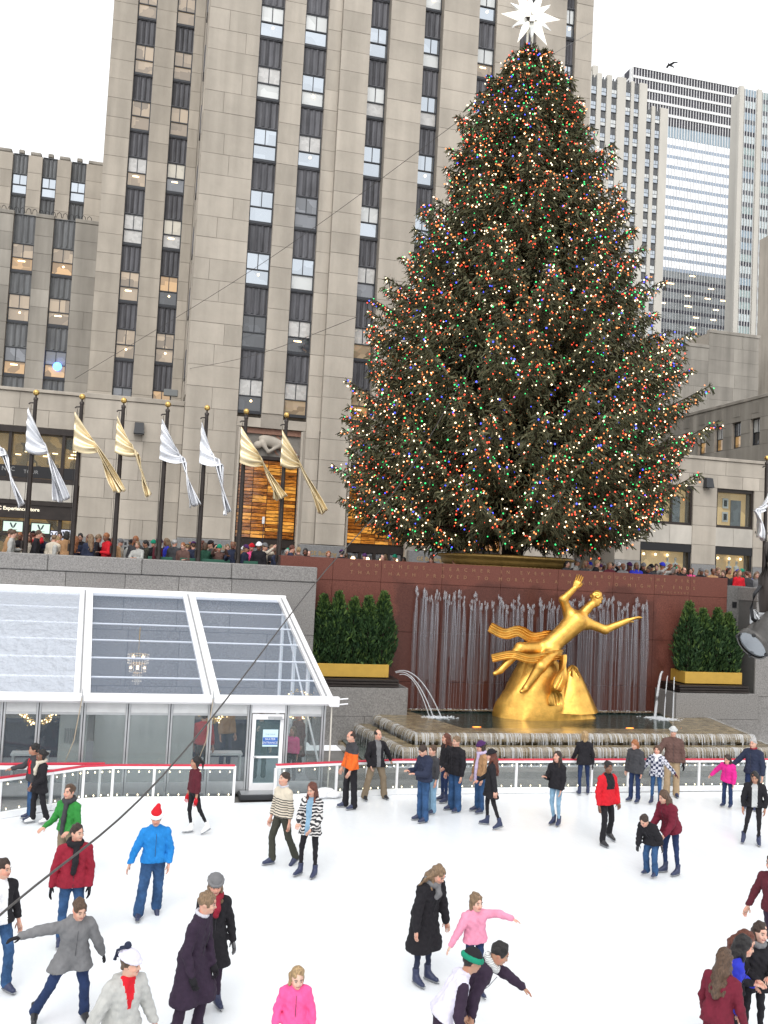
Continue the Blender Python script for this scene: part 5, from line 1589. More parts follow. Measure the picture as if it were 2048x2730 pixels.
# ------------------------------------------------------------------ planters and hedging
def planter(x0, x1, px0, px1, ledge_x0, ledge_x1, label):
    t = empty('planter', ((x0 + x1) / 2, 29.8, 0), 0, label, 'planter', 'gilded planters either side of the fountain')
    cx = (x0 + x1) / 2
    w = MB(); w.box(px0 - cx, px1 - cx, -.25, 1.05, 0, 1.84); w.build('pedestal_core', GRAN_J, t)
    for a, b, c, d in blocks(px0 - cx, px1 - cx, 0, 1.86, .93, 1.7, 2):
        m = MB(); m.bbox(a + .005, b - .005, -.3, -.22, c + .005, d - .005, .008); m.build('granite_slab', GRANITE, t)
    for a, b, c, d in blocks(-.25, 1.05, 0, 1.86, .93, 1.3, 2):
        s_ = px1 if cx < 12 else px0
        m = MB(); m.bbox(*( (s_ - cx - .02, s_ - cx + .05) if cx < 12 else (s_ - cx - .05, s_ - cx + .02)), a + .005, b - .005, c + .005, d - .005, .008); m.build('granite_slab', GRANITE, t)
    for k in range(3):
        m = MB(); m.box(ledge_x0 - cx, ledge_x1 - cx, -.28 + .02 * k, 1.0, 1.88 + k * .09, 1.945 + k * .09); m.build('grille_bar', BRONZE, t)
    m = MB(); a, b = x0 - cx, x1 - cx
    m.bbox(a, b, 0, .06, 2.16, 2.58, .008); m.bbox(a, b, .9, .96, 2.16, 2.58, .008); m.bbox(a, a + .06, .061, .899, 2.16, 2.58, .008); m.bbox(b - .06, b, .061, .899, 2.16, 2.58, .008)
    m.build('box', GOLDB, t)
    m = MB(); m.box(a + .06, b - .06, .06, .9, 2.2, 2.5); m.build('soil', mat('soil', (0.03, 0.022, 0.016), .95, vary=.4, scale=20), t)
planter(5.5, 8.05, 5.5, 8.63, 5.5, 8.35, 'gilded planter box on the granite pedestal left of the fountain')
planter(19.12, 21.48, 18.6, 21.98, 18.75, 21.6, 'gilded planter box on the granite pedestal right of the fountain')

def leafmat(name, c, c2, top=None):
    m, nt, n, l, b = nodes_of(name)
    ge = n.new('ShaderNodeNewGeometry')
    mx = n.new('ShaderNodeMix'); mx.data_type = 'RGBA'; mx.inputs[6].default_value = (*c, 1); mx.inputs[7].default_value = (*c2, 1)
    l.new(ge.outputs['Random Per Island'], mx.inputs[0])
    l.new(mx.outputs[2], b.inputs['Base Color'])
    b.inputs['Roughness'].default_value = .65; b.inputs['Specular IOR Level'].default_value = .25
    MATS[name] = m
    return m
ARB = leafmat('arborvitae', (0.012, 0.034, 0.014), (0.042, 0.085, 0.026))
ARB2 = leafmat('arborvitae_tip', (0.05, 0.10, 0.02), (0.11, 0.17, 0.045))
BARK = mat('bark', (0.045, 0.032, 0.024), .9, vary=.4, scale=12, bump=.6, stretch=(1, 1, .25))
SPRUCE = leafmat('spruce_needles', (0.034, 0.040, 0.019), (0.135, 0.128, 0.066))

def leaf_quads(P, D, L, W, rng):
    """tapered little blades: base P, direction D"""
    n = len(P)
    D = D / np.linalg.norm(D, axis=1, keepdims=True)
    r_ = rng.normal(size=(n, 3)); S = np.cross(D, r_); S /= np.linalg.norm(S, axis=1, keepdims=True) + 1e-9
    L = np.broadcast_to(L, n)[:, None]; W = np.broadcast_to(W, n)[:, None]
    V = np.stack([P - S * W * .5, P + S * W * .5, P + D * L + S * W * .22, P + D * L - S * W * .22], 1).reshape(-1, 3)
    F = np.arange(4 * n).reshape(-1, 4)
    return V, F

def arborvitae(x, y, H, rad, label, seed):
    rng = np.random.default_rng(seed)
    t = empty('evergreen_shrub', (x, y, 2.5), 0, label, 'shrub', 'evergreen shrubs in the gilded planters')
    w = MB(); w.tube([(0, 0, 0), (.02, 0, H * .5), (0, .01, H * .93)], [.045, .03, .008], 6); w.build('trunk', BARK, t)
    n = 2600
    u = rng.random(n) ** .9; z = u * H
    prof = rad * (1 - .94 * np.clip((u - .42) / .58, 0, 1) ** 1.35) * (.8 + .2 * np.clip(u * 6, 0, 1))
    th = rng.random(n) * 2 * np.pi
    lump = 1 + .16 * np.sin(th * 3 + z * 4 + seed) + .12 * np.sin(th * 5 - z * 7)
    rr = prof * lump * (0.45 + .6 * np.sqrt(rng.random(n)))
    P = np.stack([rr * np.cos(th), rr * np.sin(th), z], 1)
    D = np.stack([np.cos(th) * .55, np.sin(th) * .55, np.full(n, 1.0)], 1) + rng.normal(size=(n, 3)) * .35
    V, F = leaf_quads(P, D, .10 + .09 * rng.random(n), .045 + .035 * rng.random(n), rng)
    me = np_mesh('foliage', V, F, False)
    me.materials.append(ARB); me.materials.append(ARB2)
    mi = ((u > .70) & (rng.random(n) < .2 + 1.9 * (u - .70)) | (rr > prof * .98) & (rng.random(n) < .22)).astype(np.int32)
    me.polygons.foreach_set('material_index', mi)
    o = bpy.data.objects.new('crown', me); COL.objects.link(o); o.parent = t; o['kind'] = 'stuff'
    return t
for i, (x, y, h, r_) in enumerate(((5.85, 30.3, 2.2, .36), (6.33, 30.22, 2.32, .37), (6.88, 30.3, 2.14, .36), (7.36, 30.2, 2.22, .35), (7.9, 30.28, 2.4, .40))):
    arborvitae(x, y, h, r_, ['dark evergreen shrub half hidden by the pavilion roof', 'bushy evergreen shrub second from the grey granite wall', 'evergreen shrub in the middle of the left planter', 'slim evergreen shrub second from the wall jets in the left planter', 'tallest evergreen shrub of the left planter nearest the wall jets'][i], 20 + i)
for i, (x, y, h, r_) in enumerate(((19.5, 30.25, 2.5, .46), (20.12, 30.3, 2.25, .38), (20.66, 30.2, 2.3, .38), (21.2, 30.3, 2.15, .42))):
    arborvitae(x, y, h, r_, ['tallest evergreen shrub of the right planter nearest the statue', 'evergreen shrub second from the statue in the right planter', 'evergreen shrub second from the vented pier in the right planter', 'evergreen shrub beside the vented pier in the right planter'][i], 40 + i)

# ------------------------------------------------------------------ fountain
def wet_stone():
    m = mat('wet_stone', (0.19, 0.15, 0.09), .25, vary=.45, scale=3.2, bump=.25, bscale=18, spec=.5)
    return m
WETS = wet_stone()
def pool_water():
    m, nt, n, l, b = nodes_of('pool_water')
    b.inputs['Base Color'].default_value = (0.022, 0.04, 0.032, 1); b.inputs['Roughness'].default_value = .05; b.inputs['Specular IOR Level'].default_value = .5
    tc = n.new('ShaderNodeTexCoord'); mp = n.new('ShaderNodeMapping'); mp.inputs['Scale'].default_value = (1, 2.2, 1)
    nz = n.new('ShaderNodeTexNoise'); nz.inputs['Scale'].default_value = 4.5; nz.inputs['Detail'].default_value = 3
    l.new(tc.outputs['Object'], mp.inputs[0]); l.new(mp.outputs[0], nz.inputs[0])
    bp = n.new('ShaderNodeBump'); bp.inputs['Strength'].default_value = .14; bp.inputs['Distance'].default_value = .1
    l.new(nz.outputs['Fac'], bp.inputs['Height']); l.new(bp.outputs[0], b.inputs['Normal'])
    MATS['pool_water'] = m
    return m
POOLW = pool_water()
def inset(poly, d):
    n = len(poly); out = []
    for i in range(n):
        p0, p1, p2 = np.array(poly[i - 1]), np.array(poly[i]), np.array(poly[(i + 1) % n])
        e1 = (p1 - p0) / np.linalg.norm(p1 - p0); e2 = (p2 - p1) / np.linalg.norm(p2 - p1)
        n1 = np.array((e1[1], -e1[0])); n2 = np.array((e2[1], -e2[0]))
        b_ = (n1 + n2); b_ = b_ / (b_ @ b_) * 2
        out.append(tuple(p1 + b_ * d))
    return out
def fountain():
    t = empty('fountain', (13.6, 26, 0), 0, 'stepped stone fountain basin with water spilling over two lips', 'fountain')
    t.location = (0, 0, 0)
    P1 = [(7.5, 30.86), (7.55, 29.2), (7.98, 26.2), (19.35, 26.2), (19.95, 29.2), (20.0, 30.86)][::-1]
    P2 = inset(P1, -.62); P2 = [(x, min(y, 30.86)) for x, y in P2]
    Wp = [(8.9, 30.86), (9.83, 27.35), (17.25, 27.4), (18.75, 30.86)][::-1]
    def nose(poly, z, h, name):
        """rounded spill stone all round the lip"""
        m = MB()
        n = len(poly)
        prof = [(0.5, 0), (.12, 0), (0.03, -.03), (-.03, -.09), (-.03, -h * .7), (0.05, -h), (.5, -h)]
        rings = []
        cen = np.mean(np.array(poly), 0)
        for d, dz in prof:
            q = inset(poly, -(-d)) if False else inset(poly, -d * -1.0)
            rings.append([(x, min(y, 30.86), z + dz) for x, y in inset(poly, d * SIGN)])
        for a in range(len(prof) - 1):
            for i in range(n):
                j = (i + 1) % n
                m.add([rings[a][i], rings[a][j], rings[a + 1][j], rings[a + 1][i]], [(0, 1, 2, 3)], 0, False)
        return m.build(name, WETS, t)
    # find which sign shrinks the outline
    a_ = inset(P1, .1); SIGN = 1 if abs(a_[0][0] - 13.7) < abs(P1[0][0] - 13.7) else -1
    P2 = [(x, min(y, 30.86)) for x, y in inset(P1, -.62 * SIGN)]
    nose(P1, 1.0, .3, 'upper_lip'); nose(P2, .70, .3, 'lower_lip')
    m = MB(); I1 = [(x, min(y, 30.85)) for x, y in inset(P1, .45 * SIGN)]
    m.prism(I1[::-1], .1, .985) if False else None
    # rim top between the lip and the water
    k = [(x, y, .998) for x, y in inset(P1, .3 * SIGN)]; k = [(x, min(y, 30.86), z) for x, y, z in k]
    # connect to the pool edge by fan quads
    rim = MB()
    outer = [(7.85, 30.86), (7.9, 29.2), (8.3, 26.55), (19.05, 26.55), (19.6, 29.2), (19.65, 30.86)]
    innr = [(8.9, 30.86), (9.25, 29.5), (9.83, 27.35), (17.25, 27.4), (18.3, 29.6), (18.75, 30.86)]
    for i in range(5):
        rim.add([(*outer[i], 1.0), (*outer[i + 1], 1.0), (*innr[i + 1], .965), (*innr[i], .965)], [(0, 1, 2, 3)])
        rim.add([(*innr[i], .965), (*innr[i + 1], .965), (*innr[i + 1], .5), (*innr[i], .5)], [(0, 1, 2, 3)])
    rim.build('rim', WETS, t)
    st = MB(); st.add([(x, y, .55) for x, y in innr], [tuple(range(6))]); st.build('pool_floor', mat('pool_floor', (0.03, 0.035, 0.03), .8), t)
    w = MB(); w.add([(x, y, .955) for x, y in innr], [tuple(range(6))]); w.build('pool_surface', POOLW, t)
    body = MB(); body.prism([(8.4, 26.75), (18.95, 26.75), (19.4, 29.2), (19.4, 30.8), (8.1, 30.8), (8.1, 29.2)], -.05, .5); body.build('core', WETS, t)
    body = MB(); o2 = [(x, min(y, 30.85)) for x, y in inset(P1, -.2 * SIGN)]
    tr = MB(); tr.box(6.4, 21.4, 24.96, 30.8, -.05, .16); tr.build('trough', WETS, t)
    w = MB(); w.add([(6.5, 25.0, .19), (21.3, 25.0, .19), (21.3, 30.7, .19), (6.5, 30.7, .19)], [(0, 1, 2, 3)]); w.build('trough_water', mat('trough_water', (0.10, 0.12, 0.11), .25, vary=.4, scale=2), t)
    # falling sheets: many narrow ribbons over each lip
    rr = random.Random(4)
    for poly, z, drop, nm in ((P1, 1.0, .3, 'upper_cascade'), (P2, .70, .5, 'lower_cascade')):
        m = MB()
        q = inset(poly, -.045 * SIGN); n = len(q)
        for i in range(n):
            a, b = np.array(q[i]), np.array(q[(i + 1) % n])
            if a[1] > 30.5 and b[1] > 30.5: continue
            L = np.linalg.norm(b - a); e = (b - a) / L; nr = np.array((e[1], -e[0])) * SIGN
            if nr @ (np.array((13.7, 29.5)) - a) > 0: nr = -nr
            s_ = 0
            while s_ < L:
                wd = rr.uniform(.01, .04)
                if rr.random() < .93:
                    p = a + e * s_; p2 = a + e * min(L, s_ + wd)
                    ext = drop * rr.choice([.45, .75, 1.0, 1.0]); out = rr.uniform(.02, .09)
                    pts = [(-.16, .012), (-.02, .008), (out * .5, -.07), (out * .9, -ext * .5), (out * 1.15, -ext)]
                    vs = []
                    for (d, dz) in pts:
                        for pp in (p, p2):
                            c = pp + nr * d; vs.append((c[0], min(c[1], 30.85), z + dz))
                    m.add(vs, [(k * 2, k * 2 + 1, k * 2 + 3, k * 2 + 2) for k in range(4)], 0 if rr.random() < .7 else 1, True)
                s_ += wd + rr.uniform(0, .004)
        m.build(nm, [WATER, FOAM], t, kind='stuff')
    # froth along the foot of the falls and the foot of the red wall
    m = MB()
    for _ in range(900):
        x = rr.uniform(7.0, 20.5); m.ball((x, 25.42 + rr.gauss(0, .09), .2), (rr.uniform(.02, .07), rr.uniform(.02, .05), rr.uniform(.01, .035)), 5, 3)
    for _ in range(900):
        x = rr.uniform(9.1, 18.4); m.ball((x, 30.70 + rr.gauss(0, .08), .96), (rr.uniform(.02, .07), rr.uniform(.02, .05), rr.uniform(.015, .06)), 5, 3)
    for cx, cy in ((9.5, 29.25), (9.75, 29.3), (17.9, 29.6), (18.05, 29.3), (18.3, 29.2)):
        for _ in range(130):
            m.ball((cx + rr.gauss(0, .22), cy + rr.gauss(0, .12), .96), (rr.uniform(.02, .06), rr.uniform(.02, .05), rr.uniform(.01, .03)), 5, 3)
    m.build('froth', FOAM, t, kind='stuff')
    # jets against the red wall: a frothing head and thin threads below it
    for i in range(46):
        x = 9.2 + i * .197 + rr.uniform(-.06, .06)
        if 12.1 < x < 12.3: x += .15
        ht = 4.96 + rr.uniform(-.18, .2) - (.12 if 11 < x < 15 else 0)
        m = MB()
        for _ in range(8):
            m.ball((x + rr.gauss(0, .034), 30.72 + rr.uniform(-.03, .06), ht - rr.uniform(0, .3)), (rr.uniform(.02, .042), .03, rr.uniform(.05, .11)), 6, 5, 1)
        for k in range(4):
            dx = rr.uniform(-.09, .09); top = ht - rr.uniform(.1, .5); w0 = rr.uniform(.012, .034); bot = .96 if k < 2 else rr.uniform(1.6, 3.2)
            pts = [(x + dx * .3, 30.74, top), (x + dx * .7, 30.70, top - .5), (x + dx, 30.69, (top + bot) / 2), (x + dx, 30.68, bot)]
            m.tube(pts, [w0, w0 * .8, w0 * .42, w0 * .22], 5, 0, False)
        for k in range(3):     # drifting sheets of drops between the threads
            xc = x + rr.uniform(-.1, .1); hw = rr.uniform(.03, .09); tp = ht - rr.uniform(.15, .9); bt = rr.choice([.96, .96, 2.0, 2.8]); yy = 30.74 + .02 * k
            m.add([(xc - hw * .6, yy, tp), (xc + hw * .6, yy, tp), (xc + hw, yy - .03, (tp + bt) / 2), (xc - hw, yy - .03, (tp + bt) / 2), (xc - hw * .7, yy - .05, bt), (xc + hw * .7, yy - .05, bt)], [(0, 1, 2, 3), (3, 2, 5, 4)], 2, True)
        m.build('wall_jet', [STREAM, SPRAY, MIST], t)
    # arching jets from the pedestals
    def arc(p0, p1, h, r_):
        pts = []
        for s_ in np.linspace(0, 1, 12):
            pts.append((p0[0] + (p1[0] - p0[0]) * s_, p0[1] + (p1[1] - p0[1]) * s_, p0[2] + (p1[2] - p0[2]) * s_ ** 2 + h * 4 * s_ * (1 - s_) * (1 - .3 * s_)))
        m = MB(); m.tube(pts, [r_ * (1 + .5 * s_) for s_ in np.linspace(0, 1, 12)], 6); m.build('arching_jet', FOAM, t)
    arc((8.35, 30.0, 2.3), (9.5, 29.25, .96), .16, .014); arc((8.35, 30.1, 2.32), (9.8, 29.35, .96), .2, .014); arc((8.4, 29.7, 2.28), (9.35, 29.2, .96), .1, .012)
    arc((18.5, 30.3, 2.5), (17.9, 29.7, .96), .03, .035); arc((18.45, 29.85, 2.4), (18.05, 29.35, .96), .06, .015); arc((18.62, 29.7, 2.38), (18.3, 29.2, .96), .06, .017)
    for x, y in ((15.7, 27.55), (17.6, 27.55), (10.4, 27.6)):
        m = MB(); m.ball((x, y, .95), (.16, .05, .02), 10, 5); m.build('pool_lamp', emit('lamp_orange', (1.0, .22, .03), 4.0), t)
    return t
fountain()

# ------------------------------------------------------------------ gilded figure (a plain stand-in sculpture of the same size and colour)
def statue():
    t = empty('gilded_statue', (13.6, 29.7, 0), 0, 'large gilded figure with wide spread arms on a gilded rock in the fountain pool', 'statue')
    def q(p): return np.array((p[0] - 13.6, p[1], p[2]))
    # rock: faceted hill of stacked slabs
    rk = bmesh.new()
    rng = random.Random(9)
    rings = [(0.5, 2.02, .95), (.98, 1.98, .95), (1.45, 1.72, .9), (1.9, 1.42, .82), (2.5, 1.0, .7), (3.0, .62, .5), (3.28, .34, .3)]
    prev = None
    for z, rx, ry in rings:
        vs = []
        for k in range(11):
            a = 2 * math.pi * k / 11 + .2 * z; f = 1 + rng.uniform(-.13, .11)
            vs.append(rk.verts.new((rx * f * math.cos(a) - .12 * (z - .5), ry * f * math.sin(a), z + rng.uniform(-.05, .05) * (z > .6))))
        if prev:
            for k in range(11): rk.faces.new((prev[k], prev[(k + 1) % 11], vs[(k + 1) % 11], vs[k]))
        prev = vs
    rk.faces.new(prev)
    # a second, smaller peak on the right
    prev = None
    for z, rr_ in ((1.2, .95), (1.9, .62), (2.4, .36), (2.78, .1)):
        vs = [rk.verts.new((.95 + rr_ * math.cos(2 * math.pi * k / 8) * rng.uniform(.92, 1.08) - .05 * z, -.42 + rr_ * .7 * math.sin(2 * math.pi * k / 8), z)) for k in range(8)]
        if prev:
            for k in range(8): rk.faces.new((prev[k], prev[(k + 1) % 8], vs[(k + 1) % 8], vs[k]))
        prev = vs
    rk.faces.new(prev)
    bmesh.ops.recalc_face_normals(rk, faces=rk.faces)
    bmesh.ops.bevel(rk, geom=list(rk.edges), offset=.13, segments=3, affect='EDGES', profile=.5)
    me = bpy.data.meshes.new('rock'); rk.to_mesh(me); rk.free()
    for p in me.polygons: p.use_smooth = True
    link('rock', me, GOLD, t)
    # figure seated on the peak, leaning to the right with both arms flung wide
    s = Soft(.07)
    C = lambda a, b, r1, r2, k=None: s.cone(a, b, r1 * 1.16, r2 * 1.16, k)
    hipL, hipR = (-.15, -.12, 3.25), (.05, -.38, 3.2)
    chest = (.95, -.25, 4.25); neckp = (1.35, -.25, 4.68)
    s.ell((-.05, -.22, 3.3), (.42, .32, .34))
    C((0, -.22, 3.35), (.5, -.23, 3.8), .30, .27); C((.5, -.23, 3.8), chest, .28, .34)
    s.ell((.98, -.3, 4.25), (.3, .24, .34), rot_axis((0, 1, 0), .75))
    C((.75, -.2, 4.5), (1.32, -.3, 4.2), .2, .2)
    C(chest, neckp, .2, .13); C(neckp, (1.5, -.28, 4.85), .13, .13)
    hd = np.array((1.68, -.3, 5.05)); M = rot_axis((0, 1, 0), .35) @ rot_axis((0, 0, 1), .55)
    h = lambda v: hd + M @ (np.array(v) * 1.95)
    s.ell(hd, np.array((.076, .095, .105)) * 2.0, M); s.ell(h((0, -.03, -.05)), np.array((.055, .058, .07)) * 2.0, M)
    s.cone(h((0, -.09, .01)), h((0, -.112, -.03)), .018, .03, .02)
    s.ell(h((0, -.075, -.088)), np.array((.024, .022, .02)) * 2, M, .03)
    for sd in (1, -1):
        s.ell((1.02 + .1 * sd, -.44, 4.3 + .1 * sd * -1), (.16, .1, .14), rot_axis((0, 1, 0), .75), .05)
    for q in range(3): s.ell((.72 - .16 * q, -.46, 4.02 - .13 * q), (.1, .06, .07), rot_axis((0, 1, 0), .75), .03)
    # arms
    C((1.3, -.32, 4.25), (1.95, -.5, 4.02), .155, .13); C((1.95, -.5, 4.02), (2.75, -.62, 4.38), .125, .085)
    C((.72, -.15, 4.52), (.42, -.32, 5.0), .155, .125); C((.42, -.32, 5.0), (.78, -.45, 5.42), .12, .08)
    # legs down the left flank of the rock
    C(hipL, (-1.15, -.45, 3.3), .25, .17); C((-1.15, -.45, 3.3), (-1.85, -.5, 2.55), .165, .09); C((-1.85, -.5, 2.55), (-2.1, -.62, 2.45), .085, .06)
    C(hipR, (-.55, -.85, 2.75), .25, .17); C((-.55, -.85, 2.75), (-1.05, -.8, 2.0), .165, .09); C((-1.05, -.8, 2.0), (-1.25, -.95, 1.92), .085, .06)
    V, Q = s.solve(.035)
    mb = MB(); mb.v = [tuple(v) for v in V.tolist()]; mb.f = [tuple(f) for f in Q.tolist()]; mb.mi = [0] * len(Q); mb.sm = [True] * len(Q)
    hand_geo(mb, (2.72, -.62, 4.37), (.9, -.1, .3), (0, -.3, -1), 3.4, 1, .12); hand_geo(mb, (.77, -.45, 5.4), (.35, -.15, .9), (-.6, -.6, .1), 3.2, 1, .2)
    mb.build('figure', GOLD, t)
    # curls of hair
    hr = Soft(.02)
    rng2 = random.Random(2)
    hr.ell(h((0, .02, .03)), np.array((.082, .1, .1)) * 2.0, M)
    for _ in range(70):
        a, b = rng2.uniform(0, 6.28), rng2.uniform(-.2, 1.5)
        p = h((.085 * math.cos(a) * math.cos(b), .015 + .1 * math.sin(a) * math.cos(b), .03 + .105 * math.sin(b)))
        hr.ell(p, (.05, .05, .05))
    hr.carve(h((0, -.12, -.05)), np.array((.075, .085, .115)) * 2.0, M)
    link('hair', hr.mesh('hair', .028), GOLD, t)
    # long wind-blown drape: a ribbed ribbon sweeping behind the hips to the left and round the rock
    m = MB()
    path = [(.75, .1, 3.6), (.2, .12, 3.72), (-.5, .1, 3.62), (-1.1, 0, 3.85), (-1.6, -.05, 3.75), (-2.1, .0, 3.95)]
    P = np.array(path); ts = np.linspace(0, len(P) - 1, 40)
    def spl(P, ts):
        out = []
        for t_ in ts:
            i = min(int(t_), len(P) - 2); u = t_ - i
            p0, p1, p2, p3 = P[max(i - 1, 0)], P[i], P[i + 1], P[min(i + 2, len(P) - 1)]
            out.append(.5 * ((2 * p1) + (-p0 + p2) * u + (2 * p0 - 5 * p1 + 4 * p2 - p3) * u ** 2 + (-p0 + 3 * p1 - 3 * p2 + p3) * u ** 3))
        return np.array(out)
    def drape(path, w0, w1, thick=.05):
        C_ = spl(np.array(path), np.linspace(0, len(path) - 1, 44)); m_ = MB(); nw = 17
        vs = []
        for i, c in enumerate(C_):
            d = C_[min(i + 1, 43)] - C_[max(i - 1, 0)]; d /= np.linalg.norm(d)
            up = np.array((0, 0, 1.)); up -= d * (d @ up); up /= np.linalg.norm(up); sd = np.cross(d, up)
            w_ = w0 + (w1 - w0) * i / 43
            for j in range(nw):
                u = j / (nw - 1) - .5
                vs.append(c + up * u * w_ + sd * (.06 * math.cos(u * 5 * 2 * math.pi) - .25 * w_ * (u * 2) ** 2))
        fs = [(i * nw + j, i * nw + j + 1, (i + 1) * nw + j + 1, (i + 1) * nw + j) for i in range(43) for j in range(nw - 1)]
        n = len(vs)
        vs2 = [v + np.array((0, thick, 0)) for v in vs]
        m_.add(vs, fs, 0, True); m_.add(vs2, [f[::-1] for f in fs], 0, True)
        edge = [i * nw for i in range(44)] + [43 * nw + j for j in range(1, nw)] + [i * nw + nw - 1 for i in range(42, -1, -1)] + [j for j in range(nw - 2, 0, -1)]
        ev = [vs[i] for i in edge] + [vs2[i] for i in edge]; k = len(edge)
        m_.add(ev, [(i, (i + 1) % k, k + (i + 1) % k, k + i) for i in range(k)], 0, False)
        m_.build('drapery', GOLD, t)
    drape(path, .42, .34)
    drape([(.35, -.55, 3.15), (-.2, -.72, 3.12), (-.9, -.75, 3.0), (-1.5, -.6, 3.1), (-2.15, -.45, 2.95)], .34, .26)
    drape([(.3, -.62, 3.05), (.15, -.9, 2.55), (-.15, -1.02, 2.0), (-.1, -1.12, 1.5)], .42, .5)
    return t
statue()

